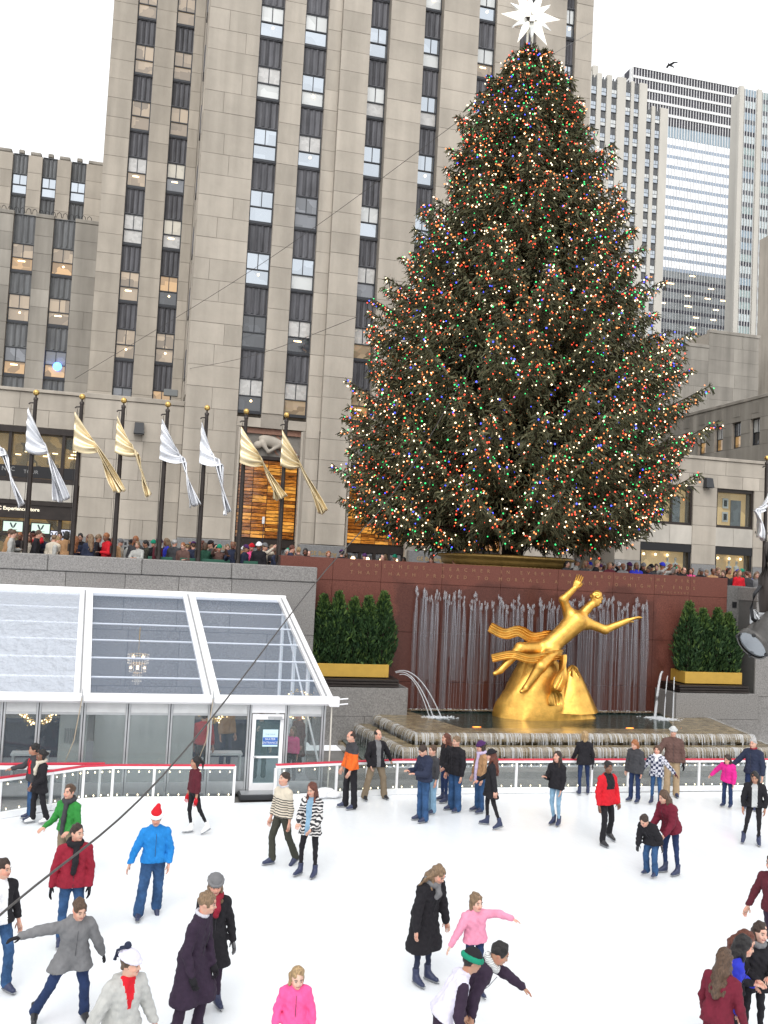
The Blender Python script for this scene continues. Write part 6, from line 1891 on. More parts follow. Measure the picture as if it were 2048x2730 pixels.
# ------------------------------------------------------------------ clear roofed pavilion on the left
VINYL = glassy('clear_vinyl', (0.42, 0.52, 0.68), 0.2, 0.05, (.92, .945, .985), bump=0.35, bscale=2.6, stretch=(1, 3, 1), spec=.55)
VINYL2 = glassy('wrinkled_vinyl_sky_glare', (0.74, 0.80, 0.90), 0.52, 0.05, bump=0.9, bscale=3.2, stretch=(1.6, .8, 1), spec=.9)  # wrinkled sheet; its whiter, denser colour stands in for sky reflection
GLASS = glassy('clear_glass', (0.16, 0.18, 0.19), 0.2, 0.03, tcol=(.92, .95, .95), spec=.8)
def pavilion():
    t = empty('glazed_pavilion', (0, 23.4, 0), 0, 'white framed pavilion with a sloping clear vinyl roof against the granite wall', 'pavilion')
    t.location = (0, 0, 0)
    YE, YT, ZE, ZT = 23.25, 29.85, 2.42, 4.58
    def xe(x): return x                     # rafters run square to the wall
    raf = [(-8.2, -8.6), (-5.2, -5.5), (-1.24, -1.66), (1.82, 1.42), (4.72, 4.38)]
    # the two outer edges are not quite square on plan: eave x, ridge x
    def roofpt(xa, xb, u, dz=0): return (xa + (xb - xa) * u, YE + (YT - YE) * u, ZE + (ZT - ZE) * u + dz)
    for i, (a, b) in enumerate(raf):
        m = MB(); hw = .19 if i < 4 else .13
        p = [roofpt(a - hw, b - hw, 0, .05), roofpt(a + hw, b + hw, 0, .05), roofpt(a + hw, b + hw, 1, .05), roofpt(a - hw, b - hw, 1, .05)]
        q = [(x, y, z - .12) for x, y, z in p]
        m.add(p + q, [(0, 1, 2, 3), (7, 6, 5, 4), (0, 4, 5, 1), (1, 5, 6, 2), (2, 6, 7, 3), (3, 7, 4, 0)]); m.build('rafter', WHITEM, t)
        m = MB(); m.tube([roofpt(a - .04, b - .04, 0, .075), roofpt(a - .04, b - .04, 1, .075)], .02, 6); m.build('rafter_track', ALU, t)
    for i in range(len(raf) - 1):
        (a0, b0), (a1, b1) = raf[i], raf[i + 1]
        m = MB(); nu, nv = 10, 8; vs = []
        rr = random.Random(i)
        for u in range(nu + 1):
            for v in range(nv + 1):
                x_a = a0 + .19 + (a1 - a0 - .36) * v / nv; x_b = b0 + .19 + (b1 - b0 - .36) * v / nv
                p = roofpt(x_a, x_b, u / nu); vs.append((p[0], p[1], p[2] - .03 * math.sin(math.pi * v / nv) * abs(math.sin(u / nu * math.pi * 6))))
        m.add(vs, [(u * (nv + 1) + v, u * (nv + 1) + v + 1, (u + 1) * (nv + 1) + v + 1, (u + 1) * (nv + 1) + v) for u in range(nu) for v in range(nv)], 0, True)
        m.build('roof_panel', VINYL2 if i <= 1 else VINYL, t)
        for k in range(1, 6):
            u = k / 6
            m = MB(); m.tube([roofpt(a0, b0, u, -.06), roofpt(a1, b1, u, -.06)], .028, 6); m.build('purlin', WHITEM, t)
    m = MB(); m.bbox(-9, 4.5, YT - .05, YT + .12, ZT - .1, ZT + .14, .02); m.build('ridge_beam', WHITEM, t)
    # gutter and valance along the eave
    m = MB(); m.bbox(-9, 4.85, YE - .12, YE + .12, ZE - .16, ZE + .06, .05); m.build('eave_gutter', WHITEM, t)
    # front wall
    X = [-8.7, -7.75, -6.8, -5.85, -4.9, -3.95, -2.98, -2.19, -1.18, -.15, .85, 1.81, 2.78, 3.72, 4.66]
    for i, x in enumerate(X):
        m = MB(); m.bbox(x - .055, x - .008, 23.36, 23.46, .0, 2.26, .006); m.bbox(x + .008, x + .055, 23.36, 23.46, .0, 2.26, .006); m.build('post', ALU, t)
        m = MB(); m.box(x - .008, x + .008, 23.4, 23.45, 0, 2.26); m.build('post_gap', BLACKM, t)
    for i in range(len(X) - 1):
        a, b = X[i] + .055, X[i + 1] - .055
        door = abs(X[i] - 2.78) < .01
        if door:
            m = MB(); m.box(a, b, 23.37, 23.45, 2.03, 2.26); m.build('header_panel', WHITEM, t)
            d = MB()
            d.bbox(a + .02, a + .11, 23.34, 23.42, .12, 2.0, .005); d.bbox(b - .11, b - .02, 23.34, 23.42, .12, 2.0, .005); d.bbox(a + .11, b - .11, 23.34, 23.42, 1.87, 2.0, .005); d.bbox(a + .11, b - .11, 23.34, 23.42, .12, .3, .005); d.box(a + .11, b - .11, 23.33, 23.41, .92, .965)
            do = d.build('door', WHITEM, t)
            g_ = MB(); g_.box(a + .11, b - .11, 23.375, 23.385, .3, .92); g_.box(a + .11, b - .11, 23.375, 23.385, .965, 1.87); g_.build('door_glass', mat('door_tint', (0.03, 0.08, 0.1), .08) if False else DOORG, do)
            g_ = MB(); g_.box(a + .4, a + .75, 23.3, 23.335, 1.9, 1.945); g_.box(a + .55, a + .8, 23.26, 23.3, 1.88, 1.9); g_.build('door_closer', ALU, do)
            g_ = MB(); g_.tube([(a + .16, 23.3, .95), (a + .1, 23.3, .95), (a + .1, 23.33, .95)], .018, 6); g_.build('handle', ALU, do)
            s_ = MB(); s_.box(a + .3, a + .68, 23.355, 23.37, 1.2, 1.62); so = s_.build('notice', mat('notice_pale', (0.55, 0.72, 0.8), .6), do)
            s_ = MB(); s_.box(a + .305, a + .675, 23.350, 23.354, 1.245, 1.43); s_.build('notice_band', mat('notice_blue', (0.03, 0.12, 0.42), .6), so)
            lettering('notice_letters', 'SKATER', .075, WHITEM, so, (a + .49, 23.348, 1.385), depth=.001); lettering('notice_letters', 'ENTRANCE', .075, WHITEM, so, (a + .49, 23.348, 1.295), depth=.001)
            lettering('notice_letters', 'THE RINK', .06, mat('notice_grey', (0.25, 0.35, 0.38), .6), so, (a + .49, 23.352, 1.5), depth=.001)
            m = MB(); m.bbox(a - .25, b + .1, 22.9, 23.33, -.01, .115, .01); m.build('door_step', mat('step_dark', (0.03, 0.032, 0.036), .6), t)
            m = MB(); m.box(a - .2, b + .1, 22.95, 23.33, .116, .13); m.build('step_plate', ALU, t)
            continue
        m = MB(); m.bbox(a, b, 23.38, 23.44, 2.0, 2.25, .006); m.build('header_panel', mat('header_grey', (0.56, 0.57, 0.57), .5, vary=.08, scale=3), t)
        m = MB(); m.box(a, b, 23.38, 23.44, 1.95, 2.0); m.box(a, b, 23.38, 23.44, .06, .34); m.build('glazing_bar', ALU, t)
        m = MB(); m.box(a, b, 23.405, 23.415, .34, 1.95); m.build('glass_pane', GLASS, t)
    # gable end and rear of the room
    for k, (x, y) in enumerate(((4.68, 23.5), (4.6, 25.6), (4.52, 27.7), (4.42, 29.7))):
        zt = ZE + (ZT - ZE) * (y - YE) / (YT - YE) - .1
        m = MB(); m.bbox(x - .05, x + .05, y - .05, y + .05, 0, zt, .01); m.build('gable_post', WHITEM, t)
    m = MB(); m.add([(4.68, 23.5, .3), (4.42, 29.7, .3), (4.42, 29.7, 4.4), (4.68, 23.5, 2.35)], [(0, 1, 2, 3)]); m.build('gable_sheet', GLASS, t)
    m = MB(); m.tube([(4.66, 23.5, .6), (4.45, 29.6, 4.1)], .03, 6); m.tube([(4.66, 23.5, 2.2), (4.42, 29.6, .4)], .012, 5); m.build('gable_brace', WHITEM, t)
    m = MB(); m.box(-9, 4.6, 23.5, 29.8, 0, .07); m.build('room_floor', mat('room_floor', (0.38, 0.38, 0.39), .6), t)
    # white partitions standing inside the glass
    for a, b, y, h, m_ in ((-1.75, -1.1, 23.95, 2.2, WHITEM), (-.12, .85, 24.3, 1.85, WHITEM), (-.95, -.2, 24.5, 2.0, WHITEM), (.95, 1.5, 24.4, 1.9, WHITEM)):
        m = MB(); m.bbox(a, b, y, y + .06, .07, h, .01); m.build('partition', mat('partition_white', (0.62, 0.62, 0.6), .6, vary=.05, scale=2), t)
    m = MB()
    for k in range(6): m.box(-1.62 + k * .06, -1.59 + k * .06, 23.9, 23.94, 1.18, 1.52)
    m.build('vent_grille', ALU, t)
    for x0 in (-2.9, 1.9):
        m = MB(); m.box(x0, x0 + .9, 24.6, 25.0, .72, .77)
        for dx in (.03, .83): m.box(x0 + dx, x0 + dx + .05, 24.65, 24.95, .07, .72)
        m.build('bench', WHITEM, t)
    for a, b in ((-4, -2), (1.7, 4.4)):
        m = MB(); m.box(a, b, 27.5, 27.9, .07, 1.0); m.box(a, b, 27.4, 28.0, 1.0, 1.06); m.build('counter', NAVY, t)
    m = MB(); m.bbox(4.72, 4.98, 23.0, 23.16, 2.25, 2.5, .02); m.tube([(4.98, 23.05, 2.44), (5.2, 23.05, 2.46)], .018, 6); m.tube([(4.98, 23.05, 2.31), (5.2, 23.05, 2.33)], .018, 6); m.build('junction_box', WHITEM, t)
    m = MB(); m.tube([(4.82, 23.2, 2.3), (4.83, 23.2, 1.2), (4.82, 23.2, .02)], .02, 6); m.build('downpipe', mat('downpipe_cream', (0.6, 0.57, 0.5), .6), t)
    # ropes tying the rafters down
    for x in (-1.22, 1.84):
        m = MB(); m.tube([(x, 23.1, 2.4), (x - .12, 23.05, 1.4), (x - .42, 23.0, .5)], .012, 5); m.build('tie_rope', mat('rope', (0.4, 0.33, 0.24), .9), t)
        m = MB(); m.tube([(x, 23.12, 2.2), (x, 23.1, 2.62)], [.035, .008], 6); m.build('finial', ALU, t)
    return t
DOORG = glassy('door_glass_tint', (0.2, 0.27, 0.28), .22, .03, (.82, .92, .94), spec=.8)
pavilion()
# chandeliers and wreaths in the pavilion
def chandelier(x, y, z, label):
    t = empty('chandelier', (x, y, z), 0, label, 'chandelier')
    rr = random.Random(1)
    f = MB(); f.tube([(0, 0, .45), (0, 0, 1.1)], .01, 5)
    for rad, zz in ((.28, .35), (.22, .1), (.12, -.15)):
        f.tube([(rad * math.cos(a), rad * math.sin(a), zz) for a in np.linspace(0, 2 * math.pi, 17)], .012, 5)
    f.build('frame', BALLG, t)
    b = MB()
    for rad, z0, ln, n in ((.28, .35, .3, 22), (.22, .1, .28, 18), (.12, -.15, .3, 12), (.05, -.3, .2, 6)):
        for k in range(n):
            a = 2 * math.pi * k / n
            for q in range(4): b.ball((rad * math.cos(a), rad * math.sin(a), z0 - ln * q / 4), .02, 5, 4)
    b.build('crystal_drops', glassy('crystal', (0.85, 0.78, 0.68), .7, .05), t, kind='stuff')
    for k in range(8):
        a = 2 * math.pi * k / 8
        m = MB(); m.ball((.18 * math.cos(a), .18 * math.sin(a), .3 if k % 2 else .0), .035, 6, 5); m.build('candle_bulb', LAMP_W, t)
chandelier(0.0, 26.5, 2.72, 'lit crystal chandelier hanging under the clear pavilion roof')
def wreath(x, y, z, label):
    t = empty('tinsel_wreath', (x, y, z), 0, label, 'wreath', 'gold wreaths inside the pavilion')
    rr = random.Random(int(x * 10)); m = MB(); d = MB()
    for k in range(260):
        a = rr.uniform(math.pi, 2 * math.pi) if k % 3 else rr.uniform(0, 6.28); r_ = .36 + rr.gauss(0, .06)
        p = (r_ * math.cos(a), rr.gauss(0, .05), .36 * math.sin(a) + rr.gauss(0, .04))
        (m if k % 4 else d).ball(p, rr.uniform(.01, .024), 5, 3)
    m.build('tinsel', mat('tinsel_gold', (0.8, 0.6, 0.25), .25, .8), t, kind='stuff'); d.build('fairy_lights', LAMP_W, t, kind='stuff')
wreath(-2.4, 25.3, 1.75, 'gold tinsel wreath behind the leftmost pavilion glass')
wreath(2.05, 25.3, 1.85, 'gold tinsel wreath behind the glass near the pavilion door')
wreath(4.3, 25.3, 1.95, 'gold tinsel wreath in the end bay right of the pavilion door')
o = empty('sandbag', (4.72, 22.98, 0), 0, 'white sandbag weighing down the pavilion downpipe', 'sandbag')
s = Soft(.03); s.wr = .006; s.ell((-.15, 0, .1), (.26, .16, .1)); s.ell((.22, .02, .09), (.2, .14, .09)); s.ell((0, 0, .2), (.22, .12, .07))
link('bag', s.mesh('bag', .03), WHITEM, o)

# ------------------------------------------------------------------ rink barrier
def barrier():
    t = empty('rink_barrier', (0, 0, 0), 0, 'clear rink barrier with red top rail and small lights along the ice edge', 'barrier')
    REDR = mat('rail_red', (0.55, 0.03, 0.06), .4); KICK = mat('kickplate', (0.78, 0.79, 0.8), .5, vary=.04)
    PLX = glassy('acrylic', (0.4, 0.43, 0.45), .12, .04, tcol=(.95, .97, .97)); BULB = emit('bulb_warm', (1.0, .85, .55), 5)
    def run(pts, post_every=1.1, start_end=True):
        P = [np.array(p) for p in pts]
        segs = []
        for a, b in zip(P[:-1], P[1:]):
            L = np.linalg.norm(b - a); n = max(1, round(L / post_every))
            for k in range(n): segs.append((a + (b - a) * k / n, a + (b - a) * (k + 1) / n))
        for a, b in segs:
            L = np.linalg.norm(b - a); ang = math.atan2(b[1] - a[1], b[0] - a[0])
            loc = (a[0], a[1], 0); rot = (0, 0, ang)
            for nm, (x0, x1, y0, y1, z0, z1), m_, ch in (('kickplate', (0, L, -.03, .05, 0, .15), KICK, .01), ('glass_panel', (.04, L - .04, 0, .012, .15, .80), PLX, 0), ('rail', (0, L, -.035, .05, .80, .865), WHITEM, .01), ('rail_cap', (0, L, -.04, .06, .866, .9), REDR, .008)):
                m = MB(); (m.bbox(x0, x1, y0, y1, z0, z1, ch) if ch else m.box(x0, x1, y0, y1, z0, z1)); m.build(nm, m_, t, loc, rot)
            m = MB(); m.bbox(-.03, .03, -.025, .05, .151, .799, .006); m.build('post', WHITEM, t, loc, rot)
            n = 4
            for k in range(n):
                for z in (.735, .2):
                    o = link('bulb', BULB_ME, BULB, t)
                    x = L * (k + .5) / n
                    o.location = (a[0] + math.cos(ang) * x + math.sin(ang) * .02, a[1] + math.sin(ang) * x - math.cos(ang) * .02, z)
        b = segs[-1][1]
        m = MB(); m.bbox(b[0] - .03, b[0] + .03, b[1] - .025, b[1] + .05, 0, .866, .006); m.build('post', WHITEM, t)
    bm_ = MB(); bm_.ball((0, 0, 0), (.011, .011, .02), 6, 5); BULB_ME = bm_.mesh('bulb')
    run([(-9, 17.3), (-6, 19.5), (-4.0, 20.75), (-2.7, 21.62), (-1.7, 22.25), (-1.05, 22.7), (-.4, 22.8), (2.42, 22.7)])
    run([(3.42, 22.74), (5.0, 23.02), (6.64, 23.26), (19.8, 23.15), (25, 22.7)])
    # outer return rail seen behind the corner on the left
    return t
barrier()
t = empty('queue_rail', (0, 0, 0), 0, 'low red and white rail running behind the barrier corner on the left', 'railing')
m = MB(); m.bbox(-8, -.6, 23.0, 23.08, .84, .89, .01); m.build('rail_cap', mat('rail_red', (0.55, 0.03, 0.06), .4), t)
m = MB(); m.bbox(-8, -.6, 23.0, 23.08, .74, .838, .01); m.build('rail', WHITEM, t)
for x in (-7.5, -6, -4.5, -3, -2.2, -1.5, -.7):
    m = MB(); m.bbox(x - .03, x + .03, 23.01, 23.07, 0, .739, .005); m.build('post', WHITEM, t)

# ------------------------------------------------------------------ flagpoles and flags
SILV = mat('silver_lame', (0.84, 0.85, 0.88), .38, .55, vary=.05, scale=3, bump=.12, bscale=6)
GLDF = mat('gold_lame', (0.84, 0.70, 0.45), .38, .55, vary=.06, scale=3, bump=.12, bscale=6)
POLE_ME = None
def pole(x, label):
    t = empty('flagpole', (x, 31.5, 4.6), 0, label, 'flagpole', 'bronze flagpoles along the plaza wall')
    m = MB(); m.lathe([(.1, 0), (.1, .1), (.085, .12), (.082, 1.5), (.078, 3), (.06, 6.0), (.06, 6.02)], n=14); m.build('shaft', BRONZE, t)
    m = MB(); m.lathe([(.075, 0), (.075, .08), (.03, .1), (.03, .16)], (0, 0, 6.0), 12); m.tube([(0, 0, 5.92), (-.16, -.02, 5.9), (-.2, -.02, 5.86)], .025, 6); m.build('truck', BRONZE, t)
    m = MB(); m.ball((0, 0, 6.25), .1, 14, 10); m.build('ball', BALLG, t)
    m = MB(); m.tube([(-.12, -.05, 5.85), (-.11, -.06, 3.2), (-.1, -.08, 1.3)], .008, 4); m.tube([(-.1, -.1, 1.2), (-.1, -.1, 1.45)], .03, 5); m.build('halyard', BRONZE, t)
def flag(x, m_, label, wind, seed, dz=0, flip=1, sz=1.0):
    t = empty('flag', (x - .17, 31.2, 10.3 + dz), 0, label, 'flag', 'gold and silver flags on the plaza wall flagpoles')
    rr = random.Random(seed)
    nu, nv = 26, 34
    H = rr.uniform(1.18, 1.4) * sz
    ang = R(wind)
    tail = rr.uniform(2.75, 3.2) * sz
    wd = rr.uniform(.7, .95) * sz; pw = rr.uniform(.7, 1.0); tw = rr.uniform(.22, .5)
    vs = []
    for j in range(nv + 1):
        v = j / nv
        for i in range(nu + 1):
            u = i / nu
            # hoist edge hangs straight; the fly gathers into a streaming tail
            top = np.array((tail * math.sin(ang) * v, 0, -tail * math.cos(ang) * v))
            bot = np.array((wd * min(1, v * 3), 0, -H - .1 * math.sin(v * 9))) if v < .33 else None
            if bot is None:
                k = (v - .33) / .67
                b0 = np.array((wd, 0, -H)); b1 = np.array((tail * math.sin(ang) - tw, 0, -tail * math.cos(ang) - .12))
                bot = b0 + (b1 - b0) * k ** pw
            p = top * (1 - u) + bot * u
            fold = math.sin(u * (5.5 + seed % 3) * math.pi + v * 4 + seed) * (.04 + .10 * v) + .09 * math.sin(v * (6 + seed % 4) + seed * 2 + u * 3)
            p = p + np.array((.05 * math.sin(u * 9 + v * 7 + seed) * v, fold, .04 * math.sin(u * 13 + seed) * v))
            p[0] *= flip
            vs.append(p)
    fs = [(j * (nu + 1) + i, j * (nu + 1) + i + 1, (j + 1) * (nu + 1) + i + 1, (j + 1) * (nu + 1) + i) for j in range(nv) for i in range(nu)]
    m = MB(); m.add(vs, fs, 0, True)
    o = m.build('cloth', m_, t)
    md = o.modifiers.new('thick', 'SOLIDIFY'); md.thickness = .012
PX = [-3.72, -2.3, -.99, .43, 1.72, 3.04, 4.42]
names = ['nearest the shop front', 'in front of the shop front edge', 'beside the wall floodlight', 'left of the skyscraper corner', 'at the skyscraper corner', 'at the left side of the amber entrance', 'at the right side of the amber entrance']
for x, nme in zip(PX, names): pole(x, 'dark bronze flagpole with a brass ball ' + nme)
pole(-5.12, 'dark bronze flagpole just outside the left picture edge')
pole(23.55, 'dark bronze flagpole with a brass ball at the right picture edge')
fl = [(SILV, 'silver flag streaming beside the shop front', 27), (GLDF, 'gold flag streaming farthest sideways near the shop edge', 36), (GLDF, 'gold flag under the wall floodlight', 27), (SILV, 'silver flag left of the skyscraper corner with a thin tail', 28), (SILV, 'silver flag at the skyscraper corner', 21), (GLDF, 'gold flag across the left part of the amber entrance', 35), (GLDF, 'gold flag at the right of the amber entrance nearest the tree', 32)]
for i, (x, (m_, lb, wd)) in enumerate(zip(PX, fl)): flag(x, m_, lb, wd, i + 2)
flag(-5.12, SILV, 'silver flag with a wide frayed end at the left picture edge', 27, 12, -.15, 1, 1.08)
flag(23.55, SILV, 'silver flag hanging limp on the pole at the right picture edge', 14, 5, -.75, -1, .62)

# ------------------------------------------------------------------ lit spruce
def spruce():
    cx, cy, z0, zt = 15.2, 37.0, 4.6, 29.0
    t = empty('christmas_tree', (cx, cy, z0), 0, 'huge spruce covered with thousands of coloured lights above the red wall', 'christmas tree')
    rng = np.random.default_rng(21)
    prof_z = np.array([6.6, 7.5, 8.6, 9.5, 11.6, 14.6, 16.7, 18.7, 20.7, 21.8, 23.8, 25.6, 27.3, 28.6, 29.2])
    rl = np.array([5.0, 7.2, 8.0, 8.3, 7.9, 7.3, 6.7, 5.7, 4.7, 4.0, 3.7, 3.0, 2.0, .75, .1])
    rrg = np.array([5.0, 6.5, 6.8, 7.2, 7.6, 7.2, 6.0, 5.4, 4.9, 4.0, 3.3, 2.5, 1.6, .7, .1])
    tr = MB(); tr.tube([(0, 0, 0), (0.02, 0, 3), (0.0, .02, 12), (-.05, 0, 20), (-.1, 0, 24.2)], [.5, .45, .3, .15, .04], 12); tr.build('trunk', BARK, t)
    P_all, D_all, L_all, W_all = [], [], [], []
    limb = MB(); tips = []
    z = 8.3; golden = 0
    bough_list = []
    while z < 28.9:
        f = (z - 6.9) / 22
        n = int(19 - 9 * f)
        for k in range(n):
            az = golden + 2 * math.pi * k / n + rng.normal() * .16
            zz = z + rng.uniform(-.25, .25)
            bough_list.append((az, zz))
        golden += 1.1
        z += .72 - .28 * f
    for az, zz in bough_list:
        ca, sa = math.cos(az), math.sin(az)
        wr = (ca + 1) / 2
        rad = np.interp(zz, prof_z, rrg) * wr + np.interp(zz, prof_z, rl) * (1 - wr)
        rad *= rng.uniform(.84, .98) if rng.random() < .86 else rng.uniform(.98, 1.09)
        f = (zz - 6.9) / 22
        rise = rad * (.30 - .05 * f)              # the bough leaves the trunk higher up or lower down
        zb = zz + rad * (.10 - .35 * f) + .2
        n = max(6, int(rad / .135))
        tt = np.linspace(0.0, 1, n)
        sag = -.16 * rad * np.sin(np.pi * tt ** .9) * (1 - .6 * f)
        zc = zb + (zz - zb) * tt + sag + .16 * rad * np.clip(tt - .72, 0, 1) ** 1.3 * 3 * .55
        wob = rng.normal() * .06
        hx = rad * tt * np.cos(az + wob * tt); hy = rad * tt * np.sin(az + wob * tt)
        C = np.stack([hx, hy, zc - z0], 1)
        step = max(1, n // 7)
        limb.tube([tuple(c) for c in C[::step]] + [tuple(C[-1])], [max(.012, .085 * (1 - u) * (.35 + rad / 9)) for u in np.linspace(0, 1, len(C[::step]) + 1)], 5)
        tan = np.gradient(C, axis=0); tan /= np.linalg.norm(tan, axis=1, keepdims=True) + 1e-9
        sid = np.stack([-np.sin(np.full(n, az)), np.cos(np.full(n, az)), np.zeros(n)], 1)
        for i in range(n):
            if tt[i] < .12 and rad > 1.5: continue
            for sd in (1, -1):
                bl = (.42 + .17 * rad * (1 - tt[i])) * rng.uniform(.7, 1.25); bl = min(bl, 1.3) * (1 if tt[i] < .93 else .6)
                d = tan[i] * .62 + sid[i] * sd * .78 + np.array((0, 0, -.34 - .3 * rng.random()))
                d /= np.linalg.norm(d)
                m = max(4, int(bl / .075))
                s_ = (np.arange(m) + rng.random()) / m * bl
                pp = C[i] + d * s_[:, None] + np.array((0, 0, -1.)) * (.22 * (s_[:, None] / bl) ** 2 * bl)
                dd = d + rng.normal(size=(m, 3)) * .45 + np.array((0, 0, -.55))
                P_all.append(pp); D_all.append(dd); L_all.append(np.full(m, .21) * rng.uniform(.8, 1.3)); W_all.append(np.full(m, .072))
                tips.append(pp[[m // 2, m - 1]] if m > 2 else pp[-1:])
        # brush of needles along the leading shoot
        m = 14
        s_ = np.linspace(.72, 1, m); idx = np.interp(s_, tt, np.arange(n)); a_ = np.clip(idx.astype(int), 0, n - 2); fr = (idx - a_)[:, None]
        pp = C[a_] * (1 - fr) + C[a_ + 1] * fr
        P_all.append(np.repeat(pp, 3, 0)); D_all.append(np.repeat(tan[a_], 3, 0) + rng.normal(size=(m * 3, 3)) * .5); L_all.append(np.full(m * 3, .2)); W_all.append(np.full(m * 3, .05))
        tips.append(C[-2:])
    # hanging sprays that close the crown between the boughs
    m = 52000; zz = 7.6 + 20.5 * rng.random(m) ** 1.35; th = rng.random(m) * 2 * np.pi
    wr = (np.cos(th) + 1) / 2
    rr_ = (np.interp(zz, prof_z, rrg) * wr + np.interp(zz, prof_z, rl) * (1 - wr)) * (.86 + .05 * np.sin(th * 7 + zz * 2.1) + .04 * np.sin(th * 13 - zz * 3.7)) * rng.uniform(.66, .97, size=m)
    gap = (np.sin(th * 5 + zz * 1.3) * np.sin(th * 9 - zz * 1.9) > -.62)
    P2 = np.stack([rr_ * np.cos(th), rr_ * np.sin(th), zz - z0], 1)[gap]
    D2 = (np.stack([np.cos(th) * .6, np.sin(th) * .6, np.full(m, -.55)], 1) + rng.normal(size=(m, 3)) * .42)[gap]
    P_all.append(P2); D_all.append(D2); L_all.append(rng.uniform(.17, .3, size=len(P2))); W_all.append(np.full(len(P2), .07))
    # leader
    m = 420; u = rng.random(m); th = rng.random(m) * 6.28; r_ = .95 * (1 - u) ** .8 * rng.random(m) ** .5
    P_all.append(np.stack([r_ * np.cos(th) - .1, r_ * np.sin(th), 22.6 + 1.9 * u], 1)); D_all.append(np.stack([np.cos(th), np.sin(th), np.full(m, .25)], 1) + rng.normal(size=(m, 3)) * .3); L_all.append(np.full(m, .2)); W_all.append(np.full(m, .05))
    P = np.concatenate(P_all); D = np.concatenate(D_all); L = np.concatenate(L_all); W = np.concatenate(W_all)
    V, F = leaf_quads(P, D, L, W, rng)
    me = np_mesh('foliage', V, F, False); me.materials.append(SPRUCE)
    o = bpy.data.objects.new('crown', me); COL.objects.link(o); o.parent = t; o['kind'] = 'stuff'
    limb.build('limb', BARK, t, kind='stuff')
    # lights, strung all the way round
    T = np.concatenate(tips + [P[-m:][::3], P2[::6]])
    rad = np.hypot(T[:, 0], T[:, 1])
    keep = rng.random(len(T)) < 1.0
    T = T[keep]
    out = np.stack([T[:, 0], T[:, 1], np.zeros(len(T))], 1); out /= np.linalg.norm(out, axis=1, keepdims=True) + 1e-6
    rmax = np.interp(T[:, 2] + z0, prof_z, (rl + rrg) / 2)
    q = np.clip(np.hypot(T[:, 0], T[:, 1]) / rmax, 0, 1)
    w = (q ** 2.2) + .02
    n_l = 14500
    sel = rng.choice(len(T), size=min(n_l, len(T)), replace=False, p=w / w.sum())
    T = T[sel] + out[sel] * .03 + rng.normal(size=(len(sel), 3)) * .06 + np.array((0, 0, .03))
    cols = [emit('bulb_white', (1.0, .80, .52), 3.0), emit('bulb_red', (1.0, .08, .04), 1.8), emit('bulb_orange', (1.0, .27, .08), 1.9), emit('bulb_green', (.05, .85, .22), 1.5), emit('bulb_blue', (.07, .09, 1.0), 2.6)]
    ci = rng.choice(5, size=len(T), p=[.23, .27, .30, .14, .06])
    ico = bmesh.new(); bmesh.ops.create_icosphere(ico, subdivisions=1, radius=.031); im = bpy.data.meshes.new('light_bulb'); ico.to_mesh(im); ico.free()
    iv = np.array([v.co[:] for v in im.vertices]); if_ = np.array([p.vertices[:] for p in im.polygons])
    dist = np.linalg.norm(T + np.array((cx, cy, z0)) - np.array((0, 0, 5.9)), axis=1)
    order = np.argsort(dist); near = order[:300]; far = order[300:]
    for k in near:
        o = link('light_bulb', im, cols[ci[k]], t)
        if o.material_slots[0].link != 'OBJECT': o.material_slots[0].link = 'OBJECT'; o.material_slots[0].material = cols[ci[k]]
        o.location = T[k]; o.scale = (1, 1, 1.25)
    sc_ = rng.uniform(.8, 1.25, size=len(far))
    V = (iv[None] * sc_[:, None, None] + T[far][:, None]).reshape(-1, 3)
    F = (if_[None] + (np.arange(len(far)) * len(iv))[:, None, None]).reshape(-1, 3)
    sm = np_mesh('string_lights', V, F, True)
    for c in cols: sm.materials.append(c)
    sm.polygons.foreach_set('material_index', np.repeat(ci[far], len(if_)).astype(np.int32))
    o = bpy.data.objects.new('string_lights', sm); COL.objects.link(o); o.parent = t; o['kind'] = 'stuff'
    return t
spruce()

def star():
    t = empty('tree_star', (15.0, 37.0, 30.35), 0, 'big crystal star with long faceted points on the tip of the tree', 'star')
    CRY = mat('star_crystal', (0.88, 0.90, 0.88), .16, .4, vary=.12, scale=6, bump=.15, bscale=20)
    CRY2 = emit('star_lit', (1.0, .97, .88), .8, .2)
    rr = random.Random(8)
    dirs = []
    for k in range(12): dirs.append((math.cos(k * math.pi / 6 + .1), 0.0, math.sin(k * math.pi / 6 + .1), 1.42 if k % 2 == 0 else 1.1))
    for k in range(6): a = k * math.pi / 3 + .35; dirs.append((.62 * math.cos(a), -.78, .62 * math.sin(a), 1.0)); dirs.append((.62 * math.cos(a), .78, .62 * math.sin(a), 1.0))
    dirs.append((0, -1, 0, 1.1))
    for i, (a, b, c, ln) in enumerate(dirs):
        d = Vector((a, b, c)).normalized(); u = d.orthogonal().normalized(); v = d.cross(u)
        m = MB(); base = d * .12; mid = d * ln * .42
        w = .21 if ln > 1.2 else .17
        ring = [mid + u * w, mid + v * w, mid - u * w, mid - v * w]
        m.add([base] + ring + [d * ln], [(0, 2, 1), (0, 3, 2), (0, 4, 3), (0, 1, 4), (5, 1, 2), (5, 2, 3), (5, 3, 4), (5, 4, 1)], 0)
        m.build('star_point', CRY if i % 2 else CRY2, t)
    m = MB(); m.ball((0, 0, 0), .3, 8, 6); m.build('star_core', BRONZE, t)
    m = MB(); m.tube([(-.1, 0, -.2), (-.14, 0, -2.2)], .05, 6); m.tube([(.12, 0, -.2), (.1, 0, -2.2)], .05, 6); m.build('star_mount', mat('mount_cream', (0.6, 0.58, 0.5), .5), t)
    return t
star()
